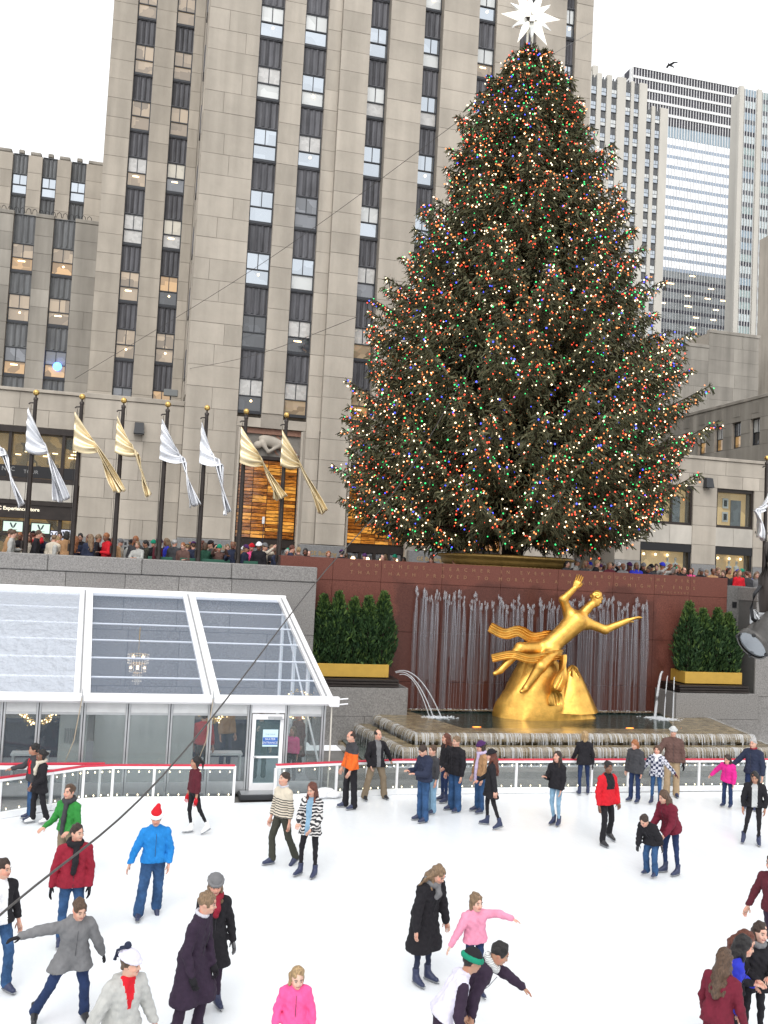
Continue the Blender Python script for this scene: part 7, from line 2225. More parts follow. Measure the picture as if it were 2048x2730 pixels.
# gilded ribbed ring round the foot of the tree
t = empty('tree_planter_ring', (14.35, 35.6, 4.6), 0, 'ribbed gilded bronze ring round the foot of the tree above the red wall', 'planter')
RINGM = mat('ring_bronze', (0.40, 0.26, 0.075), .4, .55, vary=.2, scale=4)
m = MB(); m.lathe([(2.45, 1.45), (2.62, 1.5), (2.66, 1.62), (2.66, 1.72), (2.8, 1.76), (2.82, 1.86), (2.5, 1.9), (2.4, 1.7), (2.4, 1.45), (2.45, 1.45)], n=72); m.build('rim', RINGM, t)
m = MB()
for k in range(96):
    a = 2 * math.pi * k / 96
    m.box(-.03, .03, -.02, .02, 0, 0); 
    c, s_ = math.cos(a), math.sin(a)
    e = .045
    p = [(2.5 * c - e * s_, 2.5 * s_ + e * c), (2.58 * c - e * s_, 2.58 * s_ + e * c), (2.58 * c + e * s_, 2.58 * s_ - e * c), (2.5 * c + e * s_, 2.5 * s_ - e * c)]
    m.prism(p, 0, 1.46)
m.build('rib', RINGM, t, kind='stuff')
m = MB(); m.lathe([(2.5, 0), (2.5, 1.46)], n=60); m.build('drum', RINGM, t)

# ------------------------------------------------------------------ cable, wires, floodlight, bird
def wire(name, pts, r_, label):
    o = empty(name, (0, 0, 0), 0, label, 'cable')
    P = np.array(pts, float); out = []
    for t_ in np.linspace(0, len(P) - 1, 40):
        i = min(int(t_), len(P) - 2); u = t_ - i
        p0, p1, p2, p3 = P[max(i - 1, 0)], P[i], P[i + 1], P[min(i + 2, len(P) - 1)]
        out.append(tuple(.5 * ((2 * p1) + (-p0 + p2) * u + (2 * p0 - 5 * p1 + 4 * p2 - p3) * u ** 2 + (-p0 + 3 * p1 - 3 * p2 + p3) * u ** 3)))
    m = MB(); m.tube(out, r_, 8)
    m.build('strand', mat('steel_cable', (0.07, 0.065, 0.062), .55, .3, vary=.2, scale=30), o)
wire('guy_cable', [(-2.6, 5.2, 2.2), (-.93, 8, 2.97), (.47, 10.5, 3.63), (3.12, 17, 5.52), (7.72, 27, 8.95), (13.92, 36.5, 16.72)], .0105, 'thick dark guy cable sweeping up from the bottom left to the tree')
wire('stay_wire', [(15.0, 37, 28.0), (5.5, 46.5, 21.4), (-4.6, 56.5, 15.81)], .012, 'thin stay wire from the tree top down to the left across the windows')
wire('stay_wire', [(15.1, 37, 28.0), (20.5, 46, 34.8), (27.19, 55.9, 42.7)], .012, 'thin stay wire from the tree top to the right skyscraper edge')
wire('stay_wire', [(8.0, 37.5, 16.2), (5.0, 47, 16.3), (1.77, 56.4, 17.0)], .012, 'thin stay wire from the left of the tree to the skyscraper corner')

def flood():
    t = empty('stage_floodlight', (4.02, 5.5, 5.5), 0, 'grey can shaped floodlight hanging on a bracket at the right picture edge', 'floodlight')
    t.scale = (.9, .9, .9)
    ax = Vector((-.81, -.15, -.6)).normalized()
    u = Vector((0, 0, 1)).cross(ax).normalized(); v = ax.cross(u)
    def P(a, r_, k): 
        th = 2 * math.pi * k / 20
        return Vector((.13, .02, .06)) + ax * a + (u * math.cos(th) + v * math.sin(th)) * r_
    CAN = mat('can_grey', (0.09, 0.085, 0.08), .45, .4, vary=.25, scale=14)
    m = MB()
    prof = [(-.28, .06), (-.26, .1), (-.12, .115), (.1, .118), (.105, .13), (.15, .13), (.15, .118)]
    vs = [P(a, r_, k) for a, r_ in prof for k in range(20)]
    m.add(vs, [(i * 20 + k, i * 20 + (k + 1) % 20, (i + 1) * 20 + (k + 1) % 20, (i + 1) * 20 + k) for i in range(len(prof) - 1) for k in range(20)] + [tuple(range(20))], 0, True)
    m.build('can', CAN, t)
    m = MB(); m.add([P(.135, .116, k) for k in range(20)], [tuple(range(20))]); m.build('lens', mat('lens_grey', (0.3, 0.32, 0.34), .08, .6), t)
    for k in (3, 8, 13, 18):
        m = MB(); m.ball(tuple(P(.15, .124, k)), .016, 6, 5); m.build('clip', BLACKM, t)
    m = MB(); m.tube([tuple(P(-.02, .125, 5)), tuple(P(-.02, .2, 5)), (.13, .08, .2), tuple(P(-.02, .2, 15)), tuple(P(-.02, .125, 15))], .012, 6); m.build('yoke', ALU, t)
    m = MB(); m.tube([(.2, .1, .1), (.17, .08, .3), (.165, .08, .48), (.22, .1, .72), (.5, .2, .95), (1.2, .4, 1.0)], [.03, .042, .045, .045, .045, .045], 10); m.build('mast', BRONZE, t)
    m = MB(); m.tube([(.12, .06, .42), (.04, .02, .36), (.0, .0, .25), (.03, .02, .17), (.1, .05, .14)], .014, 7); m.build('cable_loop', BLACKM, t)
    m = MB(); m.bbox(.1, .2, .04, .16, .12, .22, .01); m.build('clamp', ALU, t)
flood()
t = empty('bird', (35.6, 60, 44.1), R(20), 'dark bird flying in front of the white sky at upper right', 'bird')
s = Soft(.04); s.ell((0, 0, 0), (.26, .1, .095)); s.ell((-.27, 0, .03), (.075, .065, .065)); s.cone((-.33, 0, .03), (-.39, 0, .015), .02, .006); s.cone((.2, 0, 0), (.5, 0, -.02), .06, .05)
t.scale = (.8, .8, .8)
link('body', s.mesh('body', .025), mat('feather_dark', (0.05, 0.05, 0.055), .7, vary=.3, scale=20), t)
for sd in (1, -1):
    m = MB(); m.add([(-.14, sd * .06, .05), (.16, sd * .06, .04), (.2, sd * .34, .12), (-.02, sd * .36, .14), (.34, sd * .6, .08), (.16, sd * .62, .1)], [(0, 1, 2, 3), (3, 2, 4, 5)]); o = m.build('wing', MATS['feather_dark'], t)
    o.modifiers.new('thick', 'SOLIDIFY').thickness = .02
# green site hoarding panels behind the plaza wall
for i, (x0, x1) in enumerate(((.1, .9), (1.15, 1.75), (1.85, 2.8), (3.05, 3.75))):
    t = empty('green_barrier_panel', ((x0 + x1) / 2, 31.75, 4.6), 0, ['green barrier panel behind the fourth flagpole from the tree', 'short green barrier panel left of the skyscraper corner pole', 'green barrier panel between two flagpoles below the skyscraper corner', 'green barrier panel just left of the amber entrance'][i], 'barrier', 'green crowd barrier panels on the plaza')
    w_ = (x1 - x0) / 2
    m = MB(); m.bbox(-w_, w_, -.03, .03, .25, 1.17, .01); m.build('panel', mat('panel_green', (0.012, 0.09, 0.055), .5), t)
    m = MB(); m.box(-w_ + .05, -w_ + .1, -.02, .02, 0, .25); m.box(w_ - .1, w_ - .05, -.02, .02, 0, .25); m.build('foot', BLACKM, t)
# ------------------------------------------------------------------ onlookers on the plaza
def crowd():
    protos = {}
    defs = [('long', ARM_DOWN, ARM_DOWN, 0, 'coat'), ('short', ((.3, .3, -1), (-.3, 1, .2)), ARM_DOWN, 5, 'jacket'), ('bald', ARM_DOWN, ((.2, .5, -.8), (-.2, 1, .5)), 3, 'jacket'),
            ('hat', ARM_DOWN, ARM_DOWN, 2, 'jacket'), ('bob', ((.2, .5, -.8), (-.5, .8, .1)), ((.2, .5, -.8), (-.5, .8, .1)), 4, 'coat'), ('pony', ARM_DOWN, ARM_DOWN, -2, 'jacket'), ('hood', ((.3, .9, .2), (-.3, .7, .8)), ((.3, .9, .2), (-.3, .7, .8)), 0, 'jacket')]
    for k, (hr, la, ra, ln, tp) in enumerate(defs):
        ex = (('beanie', CHAR, CHAR),) if hr == 'hat' else ()
        if hr == 'hood': ex = (('beanie', CHAR, CHAR), 'hood')
        p = person('onlooker', 0, 0, 1.72, 0, None, tp, BLACK, JEAN_D, hair='short' if hr in ('hat', 'hood') else hr, hairc=HM, lean=ln, larm=la, rarm=ra, res=.034, puff=.012 if k % 2 else .004, extras=ex + ('plain',), feet=False, group=None, head=(0, 8, 0))
        protos[hr] = p
    def kids(o): return [c for c in bpy.data.objects if c.parent == o]
    tree = {h: [(c, kids(c)) for c in kids(p)] for h, p in protos.items()}
    used = set()
    coats = [('black', BLACK, 16), ('navy', NAVY, 9), ('charcoal', CHAR, 9), ('grey', GREY, 6), ('brown', BROWN, 5), ('tan', TAN, 3), ('dark green', DKGREEN, 2), ('maroon', MAROON, 3), ('red', RED, 2), ('cream', CREAM, 3), ('pale grey', LGREY, 3), ('royal blue', ROYAL, 2), ('hot pink', PINK, 1), ('olive', OLIVE, 3)]
    hairs = [('black', HB), ('dark brown', HD), ('brown', HM), ('blonde', HL), ('grey', HG), ('auburn', HA), ('fair', HF), ('ginger', HR)]
    hats = [('grey', GREY), ('black', BLACK), ('red', RED), ('white', WHITE), ('blue', ROYAL), ('purple', PURPLE), ('green', TEALG)]
    rr = random.Random(31)
    words = {'long': 'long {} hair', 'short': 'short {} hair', 'bald': 'balding {} hair', 'hat': '{} knitted hat', 'bob': 'bobbed {} hair', 'pony': '{} ponytail', 'hood': '{} hat, arms raised'}
    def place(x, y, yaw, where, grp, h=None, coat=None, z=4.62, Hs=None):
        kind = h or rr.choice(['long', 'long', 'short', 'short', 'short', 'bald', 'hat', 'hat', 'bob', 'pony', 'hood'])
        cn, cm = coat or rr.choices([(a, b) for a, b, _ in coats], [w for _, _, w in coats])[0]
        hn, hm = rr.choice(hairs) if kind not in ('hat', 'hood') else rr.choice(hats)
        src = protos[kind]
        if kind not in used:
            r_ = src; used.add(kind); first = True
        else:
            r_ = src.copy(); COL.objects.link(r_); first = False
        s = Hs or rr.uniform(.93, 1.04)
        r_.location = (x, y, z); r_.rotation_euler = (0, 0, R(yaw)); r_.scale = (s, s, s)
        r_['label'] = 'person, ' + words[kind].format(hn) + f', {cn} coat, ' + where.replace('in front of the', 'before the'); r_['category'] = 'person'; r_['group'] = grp
        hm2 = rr.choice(hairs)[1]
        skn = MATS[rr.choice(['skin_light', 'skin_light', 'skin_fair', 'skin_tan', 'skin_brown'])]
        for c, gk in tree[kind]:
            d = c
            if not first:
                d = c.copy(); COL.objects.link(d); d.parent = r_
            nm = c.name.split('.')[0]
            def setm(o, m_, i=0):
                if len(o.material_slots) > i:
                    o.material_slots[i].link = 'OBJECT'; o.material_slots[i].material = m_
            if nm in ('jacket', 'coat'): setm(d, cm)
            elif nm == 'hair': setm(d, hm2 if kind in ('hat', 'hood') else hm)
            elif nm == 'hat': setm(d, hm)
            elif nm == 'trousers': setm(d, rr.choice([JEAN_D, BLACK, CHAR, JEAN]))
            elif nm == 'body': setm(d, skn)
            for q in gk:
                e = q
                if not first:
                    e = q.copy(); COL.objects.link(e); e.parent = d
                if kind in ('hat', 'hood'): setm(e, hm)
        return r_
    GL = 'onlookers behind the granite wall among the flagpoles'
    zones = [(-4.3, -3.0, 'near the shop front pole'), (-3.0, -1.6, 'between the two leftmost flagpoles'), (-1.6, -.3, 'left of the vent holes'), (-.3, 1.1, 'under the thin silver flag'), (1.1, 2.4, 'by the skyscraper corner pole'), (2.4, 3.7, 'left of the amber entrance'), (3.7, 5.4, 'in front of the amber entrance')]
    for a, b, wh in zones:
        n = 7 if a < .0 else 9
        for k in range(n):
            row = k % 3
            x = a + (b - a) * ((k + .5) / n) + rr.uniform(-.1, .1)
            y = 31.95 + row * .62 + rr.uniform(-.1, .12)
            place(x * (1 + .02 * row), y, rr.choice([0, 0, 10, -20, 60, -80, 90, 180, 150]), wh + ', ' + ['front row', 'second row', 'back row'][row], GL)
    # a few who stand out
    place(-1.75, 31.8, 200, 'turned away at the second flagpole', GL, 'long', ('navy', NAVY), Hs=1.02)
    place(-1.2, 31.85, -60, 'beside the third flagpole', GL, 'short', ('red', RED), Hs=1.06)
    place(-2.9, 31.8, 170, 'leaning by the second flagpole', GL, 'bald', ('cream', CREAM), Hs=.98)
    place(-2.5, 31.85, 200, 'at the second flagpole in a ribbed knit', GL, 'bob', ('tan', TAN), Hs=1.05)
    place(-3.45, 31.75, 90, 'right of the leftmost pole in view', GL, 'short', ('black', BLACK), Hs=1.04)
    place(-4.2, 31.75, 90, 'at the left picture edge', GL, 'short', ('pale grey', LGREY), Hs=1.02)
    GM = 'onlookers in front of the skyscraper doors'
    for k in range(16):
        x = 5.2 + k * .5 + rr.uniform(-.2, .2)
        place(x, 34.2 + rr.uniform(0, 2.5), rr.choice([0, 20, -30, 180]), ('head over the left end of the red wall' if x < 7.2 else ('head over the red wall at the plinth' if x < 9.8 else 'head over the red wall beside the tree')), GM, Hs=rr.uniform(.9, 1.0))
    GR = 'onlookers behind the red wall right of the tree'
    for k in range(46):
        row = k % 3
        x = 15.6 + 8.6 * (k + .5) / 46 + rr.uniform(-.12, .12)
        y = 32.5 + row * .7 + rr.uniform(-.15, .15)
        wh = 'right of the gilded ring' if x < 17.5 else ('below the lit gallery windows' if x < 20 else ('near the mannequin window' if x < 22.3 else 'by the right edge flagpole'))
        place(x * (1 + .02 * row), y, rr.choice([0, 0, 0, 15, -25, 50, -70, 180]), wh + ', ' + ['front row', 'second row', 'back row'][row], GR, Hs=rr.uniform(.98, 1.07))
    place(23.0, 32.3, 0, 'wrapped in a red coat at the right edge pole', GR, 'long', ('red', RED), Hs=1.02)
    place(19.6, 32.4, 20, 'pale hood beside the blue hat', GR, 'hood', ('pale grey', LGREY), Hs=1.08)
    # a camera pole held up in the crowd
    t = empty('selfie_pole', (3.95, 32.6, 5.6), 0, 'thin dark pole with a small white camera held above the crowd', 'camera pole')
    m = MB(); m.tube([(0, 0, 0), (.03, 0, 1.55)], .014, 6); m.build('rod', NAVY, t)
    m = MB(); m.bbox(-.03, .05, -.04, .04, 1.5, 1.75, .01); m.build('camera', WHITEM, t)
    # unused prototypes never leave the world's origin: drop them
    for h, p in protos.items():
        if h not in used:
            for c, gk in tree[h]:
                for q in gk: bpy.data.objects.remove(q)
                bpy.data.objects.remove(c)
            bpy.data.objects.remove(p)
crowd()

# ------------------------------------------------------------------ people inside the pavilion
GP = 'people inside the glazed pavilion'
person('person', 1.75, 24.5, 1.8, 160, 'person in a red jacket standing behind the pavilion glass', 'jacket', RED, BLACK, hair='short', hairc=HD, group=GP, res=.03, feet=False, z0=.07)
person('person', 2.5, 26.2, 1.75, 30, 'person in a tan hooded coat at the back of the pavilion', 'jacket', TAN, JEAN_D, hair='bob', hairc=HF, group=GP, res=.03, feet=False, z0=.07)
person('person', 3.25, 24.6, 1.78, 10, 'person in dark clothes seen through the pavilion door', 'jacket', CHAR, CHAR, hair='short', hairc=HM, group=GP, res=.03, feet=False, z0=.07, rarm=((.2, .5, -.8), (-.1, .7, .8)))
person('person', 4.05, 24.3, 1.4, -40, 'child in a pink top behind the glass right of the door', 'sweater', PINK, BLACK, hair='long', hairc=HF, group=GP, res=.03, feet=False, z0=.07)
person('person', 4.35, 25.2, 1.7, -60, 'person in a brown coat at the end bay of the pavilion', 'coat', BROWN, BLACK, hair='short', hairc=HD, group=GP, res=.03, feet=False, z0=.07)

# ------------------------------------------------------------------ skaters, left to right through the picture
WALK = dict(lt=(.08, .32, -1), ls=(.02, -.1, -1), rt=(.06, -.22, -1), rs=(.02, -.5, -1), rp=25)
WALK2 = dict(rt=(.08, .32, -1), rs=(.02, -.1, -1), lt=(.06, -.22, -1), ls=(.02, -.5, -1), lp=25)
WIDE = dict(lt=(.28, .1, -1), ls=(.16, -.1, -1), rt=(.28, .05, -1), rs=(.16, -.12, -1))
GLIDE = dict(lt=(.02, .22, -1), ls=(.0, -.28, -1), rt=(.1, -.35, -1), rs=(.06, -.75, -1), rp=40)
SLIM = .004
person('person', -2.04, 21.5, 1.6, -75, 'boy in a grey jacket with red panels holding the rail behind a woman in black', 'jacket', [CHAR, RED], JEAN, skin='skin_tan', hair='short', hairc=HB, extras=('chest_side', 'hood'), larm=ARM_DOWN, rarm=((.35, .6, -.6), (.1, 1, -.2)), puff=.01)
person('person', -1.86, 21.22, 1.53, -60, 'woman in a black coat and cream scarf with white skates by the left rail', 'coat', BLACK, BLACK, skin='skin_brown', hair='bun', hairc=HB, extras=(('scarf', CREAM, .22),), skates='white', legs=dict(lt=(.08, -.1, -1), ls=(.02, -.3, -1), rt=(.06, .2, -1), rs=(0, -.02, -1)), larm=((.2, .2, -1), (-.3, .7, -.5)), hem=-.24)
person('person', -1.02, 17.45, 1.70, -35, 'man in a green sweater and dark scarf with open hands', 'sweater', GREEN, KHAKI, hair='short', hairc=HM, extras=(('scarf', CHAR, .5),), larm=((.3, .15, -1), (-.05, .9, -.35)), rarm=((.35, .2, -1), (.1, 1, -.4)), res=.016)
person('person', -.74, 14.8, 1.76, 5, 'man in a dark red jacket with a black scarf and black gloves', 'jacket', CRIM, JEAN, skin='skin_light', hair='short', hairc=HD, extras=(('scarf', BLACK, .34),), glove=BLACK, head=(40, 4, 0), puff=.008, hem=-.13, larm=((.24, .02, -1), (-.02, .35, -1)), rarm=((.3, 0, -1), (.12, .1, -1)), res=.015, build=1.05)
person('person', -.55, 12.3, 1.62, 12, 'boy in a long grey hooded jacket with one arm stretched out', 'jacket', GREY, JEAN_D, hair='short', hairc=HM, extras=('hood',), glove=BLACK, lean=14, legs=dict(lt=(.2, .05, -1), ls=(.1, -.3, -1), rt=(.5, .05, -1), rs=(.4, -.45, -1)), larm=((.5, .1, -1), (.35, -.2, -.9)), rarm=((1, .1, .02), (1, .2, -.08)), hem=-.2, head=(15, 12, 0), puff=.012, res=.015, skates='black')
person('person', -1.58, 13.37, 1.74, 35, 'man in a white shirt and open black jacket cut by the left edge', 'jacket', [BLACK, WHITE], JEAN, hair='short', hairc=HD, extras=('front', 'plain'), larm=((.3, -.1, -1), (.15, .2, -1)), legs=WALK, head=(20, 5, 0), res=.016)
person('person', .45, 15.7, 1.72, 4, 'youth in a blue jacket wearing a red and white santa hat', 'jacket', BLUE, JEAN, hair='short', hairc=HM, extras=('hood', ('santa', RED, WHITE)), legs=dict(rt=(.14, .1, -1), rs=(.12, -.06, -1), lt=(.04, -.12, -1), ls=(.02, -.35, -1), lp=35), larm=((.32, .05, -1), (-.1, .45, -.8)), rarm=((.5, .05, -1), (.38, .2, -1)), head=(-8, 10, 0), loose=.03, puff=.012, res=.015)
person('person', .06, 10.4, 1.68, 30, 'man in a pale grey parka over a red top with a white bobble hat', 'jacket', [LGREY, RED], BLACK, hair='short', hairc=HM, extras=('vneck', 'hood', 'plain', ('bobble', LILWHITE, LILWHITE, NAVY)), lean=8, larm=((.45, .1, -1), (.3, .3, -.8)), rarm=((.7, .15, -1), (.5, .2, -1)), head=(35, 2, 0), puff=.016, res=.014, legs=WIDE)
person('person', .86, 11.75, 1.80, 62, 'man in a long dark overcoat leaning forward beside the grey hatted woman', 'coat', DKPLUM, DKPLUM, hair='short', hairc=HF, extras=(('collar', PLGREY),), lean=12, head=(15, 6, 0), larm=((.15, .3, -1), (-.2, .6, -.9)), rarm=((.2, .05, -1), (.0, .55, -.9)), glove=BLACK, legs=dict(lt=(.1, .3, -1), ls=(.02, -.15, -1), rt=(.06, -.05, -1), rs=(.02, -.2, -1)), hem=-.52, res=.014, build=1.06)
person('person', 1.17, 12.55, 1.69, 8, 'woman in a grey slouch hat and crimson scarf with a dark belted coat', 'coat', BLACK, DKPLUM, hair='long', hairc=HF, extras=(('beanie', GREY, GREY), ('scarf', CRIM, .16)), glove=GREY, legs=dict(lt=(.05, .05, -1), ls=(.02, -.06, -1), rt=(.08, .1, -1), rs=(.02, -.08, -1)), larm=((.3, .02, -1), (.16, .15, -1)), rarm=((.25, .2, -1), (-.2, .4, -.9)), loose=SLIM, head=(-6, 12, 0), res=.014, build=.94, hem=-.42)
person('person', 1.33, 20.2, 1.60, -70, 'slim girl in a maroon top and black leggings with red mittens', 'sweater', MAROON, BLACK, skin='skin_tan', hair='pony', hairc=HB, glove=RED, legs=dict(lt=(.06, -.28, -1), ls=(.05, -.55, -1), lp=20, rt=(.06, .12, -1), rs=(.02, -.18, -1)), loose=-.004, build=.86, larm=((.15, 0, -1), (.05, .15, -1)), rarm=((.2, .05, -1), (.05, .2, -1)), skates='white', hem=-.02)
person('person', 2.89, 18.05, 1.78, -62, 'man in a cream hooped sweater striding with his hands low', 'sweater', BRETON, OLIVE, hair='short', hairc=HD, extras=(('collar', PLGREY),), legs=WALK2, larm=((.2, -.1, -1), (.05, .15, -1)), rarm=((.2, .1, -1), (.02, .3, -1)), res=.016, head=(-5, -8, 0))
person('person', 3.34, 17.4, 1.72, -40, 'woman in a zebra patterned cardigan with long auburn hair', 'jacket', [ZEBRA, JEAN_L], BLACK, hair='long', hairc=HA, extras=('front', 'plain'), loose=-.002, hem=-.2, larm=((.2, .2, -1), (-.2, .6, -.5)), rarm=((.22, .25, -1), (-.3, .7, -.3)), legs=dict(lt=(.08, .0, -1), ls=(.02, -.04, -1), rt=(.12, .18, -1), rs=(.04, -.06, -1)), head=(0, 14, 0), res=.016, build=.92)
person('person', 5.13, 22.0, 1.84, -80, 'balding man in an orange and grey jacket beside the barrier', 'jacket', [ORANGE, CHAR], BLACK, hair='bald', hairc=HD, extras=('yoke',), legs=dict(lt=(.06, -.1, -1), ls=(.02, -.05, -1), rt=(.06, .14, -1), rs=(.02, -.02, -1)), larm=((.2, .05, -1), (.02, .5, -.9)), rarm=((.2, .1, -1), (.02, .4, -.9)), head=(0, 14, 0), puff=.01, loose=.02)
person('person', 5.95, 22.8, 1.74, 12, 'balding man in a black jacket and khaki trousers leaning on the barrier', 'jacket', [BLACK, GREY], KHAKI, hair='bald', hairc=HB, extras=('front', 'plain'), larm=((.7, -.1, -1), (.5, -.4, -.7)), rarm=((.4, .05, -1), (-.25, .4, -.9)), legs=WIDE, loose=.028, hem=-.14, puff=.01, skates='black', head=(15, 2, 0))
person('person', 6.6, 20.8, 1.76, -75, 'man in a navy quilted jacket looking down at his hands', 'jacket', NAVY, JEAN, hair='short', hairc=HD, head=(0, 32, 0), larm=((.15, .3, -1), (-.3, 1, .05)), rarm=((.15, .35, -1), (-.3, 1, .1)), puff=.022, loose=.02)
person('person', 7.0, 21.45, 1.58, -70, 'person in pale jeans mostly hidden behind the navy quilted jacket', 'jacket', CHAR, JEAN_L, hair='short', hairc=HM, loose=.018)
person('person', 7.67, 22.45, 1.68, -85, 'woman in black with long auburn hair behind the man in black', 'jacket', BLACK, JEAN_D, hair='long', hairc=HA, loose=.002, larm=((.4, -.1, -1), (-.2, .4, -.5)))
person('person', 7.66, 21.62, 1.79, -68, 'stocky man in a black jacket and blue jeans near the barrier', 'jacket', BLACK, JEAN, hair='short', hairc=HF, build=1.12, puff=.014, loose=.03, hem=-.12, head=(0, 6, 0))
person('person', 8.24, 21.46, 1.68, -80, 'woman in a tan jacket and purple hat with a long lilac scarf', 'jacket', TAN, JEAN, hair='bob', hairc=HD, extras=(('beanie', PURPLE, PURPLE), ('scarf', LILAC, .62)), larm=((.15, .1, -1), (0, .25, -1)), rarm=((.2, .1, -1), (.05, .3, -1)), loose=.008, head=(0, 8, 0))
person('person', 8.06, 20.3, 1.72, -110, 'woman in a black coat and dark knitted hat with one skate trailing', 'coat', BLACK, BLACK, hair='long', hairc=HA, extras=(('beanie', BLACK, BLACK),), legs=dict(lt=(.3, -.2, -1), ls=(.22, -.4, -1), lp=20, rt=(.02, .16, -1), rs=(0, -.05, -1)), larm=((.45, -.25, -1), (.4, -.1, -1)), rarm=((.25, .3, -1), (-.1, .7, -.4)), loose=-.002, hem=-.3, head=(0, 4, 0))
person('person', 9.69, 20.27, 1.70, -50, 'girl in a black hooded top and pale blue jeans laughing', 'sweater', BLACK, JEAN_L, hair='long', hairc=HD, extras=('hood',), larm=((.18, .15, -1), (-.1, .35, -.9)), rarm=((.2, .35, -1), (-.2, 1, .25)), loose=-.002, legs=dict(lt=(.02, .12, -1), ls=(-.02, -.2, -1), rt=(.0, .1, -1), rs=(-.08, -.22, -1)), hem=-.1, build=.92, head=(-10, -4, 0))
person('person', 11.76, 22.98, 1.66, 165, 'blonde woman in a dark fitted jacket seen from behind at the barrier', 'jacket', BLACK, JEAN_D, hair='bob', hairc=HL, hem=-.14, loose=0, legs=dict(lt=(.06, -.1, -1), ls=(.02, -.16, -1), rt=(.1, .12, -1), rs=(.05, -.05, -1)), larm=((.3, .25, -1), (.1, .6, -.6)), rarm=((.3, 0, -1), (.1, .2, -1)), build=.92, glove=BLACK)
person('person', 10.16, 18.72, 1.82, 18, 'man in a red sports top with a black bib and black trousers', 'jacket', [RED, BLACK], BLACK, skin='skin_brown', hair='crop' if False else 'short', hairc=HB, extras=('bib', 'plain'), legs=dict(rt=(.04, .16, -1), rs=(.02, -.1, -1), lt=(.24, -.02, -1), ls=(.34, -.5, -1), lp=20), larm=((.3, .1, -1), (-.25, .5, -.8)), rarm=((.25, -.05, -1), (.1, .25, -1)), loose=.006, puff=.01, hem=-.12, skates='black', res=.017, head=(-15, 4, 0))
person('person', 12.82, 22.15, 1.60, -62, 'curly haired woman in a charcoal hooded coat by the barrier', 'jacket', CHAR, JEAN_D, hair='bob', hairc=HR, extras=('hood',), hem=-.16, puff=.016, head=(-10, 18, 0), loose=.008)
person('person', 13.3, 21.9, 1.48, -45, 'child in a dark checked coat and white scarf with arms held out', 'jacket', CHECK, JEAN, hair='pony', hairc=HM, extras=(('scarf', WHITE, .1), 'plain'), larm=((.8, .1, -.8), (.8, .2, -.7)), rarm=((.6, .2, -.9), (.5, .3, -.9)), glove=MAROON, loose=.004, hem=-.14, puff=.012)
person('person', 14.22, 22.65, 1.86, -25, 'tall man in a brown jacket with a striped grey hat and tan trousers', 'jacket', BROWN, BEIGE, hair='short', hairc=HG, extras=(('beanie', STRIPE, STRIPE),), glove=BLACK, loose=.03, puff=.016, rarm=((.5, .3, -.7), (.2, .8, -.5)), larm=((.25, 0, -1), (.08, .2, -1)), hem=-.1, build=1.06)
person('person', 15.12, 21.45, 1.36, -60, 'girl in a bright magenta jacket leaning with her arm out', 'jacket', MAGENTA, JEAN_D, hair='long', hairc=HD, lean=16, side=6, larm=((.3, .2, -1), (.1, .5, -.8)), rarm=((.7, .3, -.8), (.6, .4, -.8)), puff=.016, loose=.01, head=(0, 10, 0), hem=-.12)
person('person', 15.72, 21.25, 1.84, -62, 'grey haired man in a navy jacket with a red collar behind the magenta girl', 'jacket', NAVY, JEAN_D, hair='short', hairc=HG, extras=(('collar', CRIM),), puff=.014, loose=.02, larm=((.3, 0, -1), (.1, .3, -1)), rarm=((.6, .3, -.8), (.4, .7, -.6)), hem=-.1, head=(0, 8, 0))
person('person', 13.72, 18.45, 1.68, -38, 'woman with long black hair in a black jacket over a striped top', 'jacket', [BLACK, STRIPE], BLACK, skin='skin_tan', hair='long', hairc=HB, extras=('front', 'plain'), lean=18, legs=dict(lt=(.05, .12, -1), ls=(0, -.12, -1), rt=(.16, .28, -1), rs=(.18, -.3, -1), rp=12), larm=((.3, .1, -1), (-.1, .4, -.9)), rarm=((.3, .25, -1), (.0, .45, -1)), loose=-.002, head=(-6, 10, 0), res=.017)
person('person', 10.55, 16.75, 1.70, -78, 'woman in a burgundy quilted jacket steadying a bent over child', 'jacket', BURG, JEAN_D, hair='long', hairc=HM, lean=20, larm=((.12, .5, -.8), (-.1, .8, -.5)), rarm=((.15, .55, -.8), (-.05, .9, -.4)), puff=.02, loose=.0, legs=dict(lt=(.05, -.1, -1), ls=(.02, -.12, -1), rt=(.1, .1, -1), rs=(.02, -.1, -1)), hem=-.1, head=(0, 10, 0), res=.016)
person('person', 10.1, 16.68, 1.34, -62, 'child in a black padded jacket bending forward with one arm reaching down', 'jacket', BLACK, JEAN, hair='short', hairc=HD, lean=42, rarm=((.3, .7, -.9), (.15, .7, -.8)), larm=((.3, .2, -1), (.1, .4, -1)), puff=.02, loose=.02, legs=dict(lt=(.06, .22, -1), ls=(.02, -.12, -1), rt=(.08, .3, -1), rs=(.02, -.2, -1)), head=(0, 16, 0), res=.016, glove=CHAR)
person('person', 4.18, 12.85, 1.72, 28, 'woman in a long black quilted coat bending over the girl in pink', 'long', BLACK, NAVY, hair='flow', hairc=HF, extras=('hood', ('scarf', GREY, .1)), lean=15, puff=.02, loose=-.002, larm=((.3, .3, -1), (.15, .45, -.9)), rarm=((.36, .3, -1), (.2, .45, -1)), head=(12, 26, 0), res=.014, hem=-.5)
person('person', 4.75, 12.3, 1.38, 6, 'girl in a pale pink fleece with both arms held out', 'sweater', ROSE, JEAN_D, skin='skin_fair', hair='bob', hairc=HF, larm=((1, .15, -.1), (1, .3, -.45)), rarm=((.7, .15, -.9), (.8, .3, -.8)), lean=4, side=-5, head=(8, 4, 0), res=.014, loose=0, puff=.008)
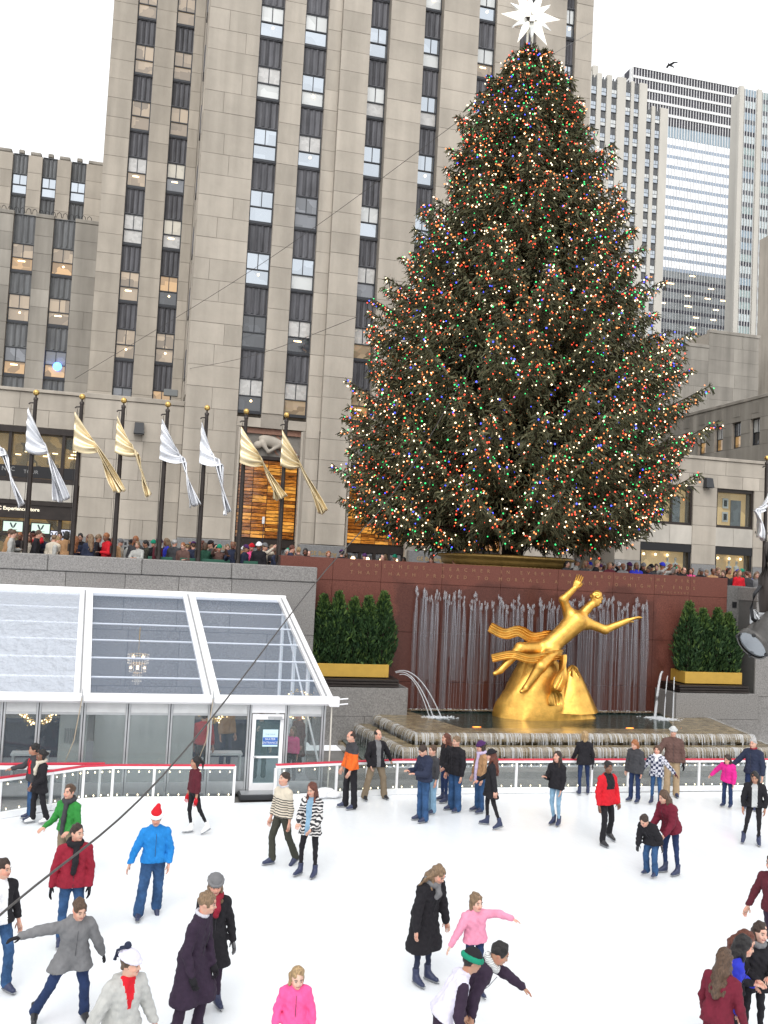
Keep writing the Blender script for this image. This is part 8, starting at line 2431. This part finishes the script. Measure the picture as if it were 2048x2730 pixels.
person('person', 3.98, 10.55, 1.66, 62, 'man in a dark plum jacket with a grey knitted collar reaching to the right', 'jacket', DKPLUM, DKPLUM, skin='skin_tan', hair='short', hairc=HB, extras=(('scarf', STRIPE, 0),), lean=38, larm=((.3, 1, .12), (.25, 1, .0)), rarm=((.3, .3, -1), (.1, .5, -.8)), puff=.012, res=.014, legs=WIDE, head=(10, 8, 0))
person('person', 3.52, 10.05, 1.72, 80, 'man in a green and black cap and pale tee shirt over plum sleeves', 'sweater', [LILWHITE, DKPLUM], DKPLUM, skin='skin_tan', hair='short', hairc=HB, extras=('sleeves', ('cap', BLACK, TEALG)), lean=30, larm=((.3, .5, -.9), (.1, .7, -.5)), rarm=((.3, .35, -1), (.05, .6, -.7)), res=.014, head=(8, 4, 0), legs=WALK)
person('person', 1.96, 10.6, 1.24, -6, 'blonde child in a hot pink hooded top near the bottom edge', 'jacket', PINK, JEAN, skin='skin_fair', hair='bob', hairc=HL, extras=('hood',), larm=((.35, .1, -1), (.1, .4, -1)), rarm=((.4, .1, -1), (.15, .4, -1)), res=.013, puff=.008, head=(10, 14, 0))
person('person', 7.88, 10.52, 1.56, -8, 'smiling girl with long dark hair in a black top facing the camera', 'sweater', BLACK, BLACK, skin='skin_fair', hair='long', hairc=HD, extras=(('scarf', GREY, 0),), lean=8, larm=((.3, .05, -1), (-.5, .7, -.1)), rarm=((.25, .3, -1), (-.4, .9, -.1)), res=.013, loose=-.002, head=(8, 4, 8), hem=-.2)
person('person', 7.52, 10.45, 1.52, 30, 'auburn haired girl in black with her head bowed beside the smiling girl', 'sweater', BLACK, BLACK, hair='long', hairc=HA, lean=10, head=(20, 28, 0), larm=((.2, .3, -1), (-.5, .8, .05)), rarm=((.2, .35, -1), (-.4, .9, .1)), res=.013, loose=-.002, hem=-.2)
person('person', 7.16, 10.1, 1.62, 58, 'dark haired girl in a royal blue jacket reaching out to the right', 'jacket', ROYAL, ROYAL, hair='long', hairc=HB, lean=20, larm=((.5, .6, -.9), (.5, .9, -.35)), rarm=((.25, .2, -1), (.1, .5, -.7)), res=.013, puff=.008, head=(6, 0, 0), hem=-.16)
person('person', 6.72, 9.6, 1.60, 120, 'girl with very long brown hair in a burgundy top seen from behind', 'sweater', BURG, BURG, hair='long', hairc=HM, lean=14, res=.013, larm=((.3, .3, -1), (.1, .6, -.7)), rarm=((.3, .2, -1), (.1, .5, -.7)), hem=-.12)
person('person', 9.62, 12.4, 1.80, -70, 'person in a maroon jacket and plum trousers cut by the right edge', 'jacket', MAROON, DKPLUM, hair='short', hairc=HD, lean=6, larm=((.3, -.2, -1), (.2, .1, -1)), rarm=((.45, .2, -1), (.3, .3, -.9)), legs=WALK, res=.015)
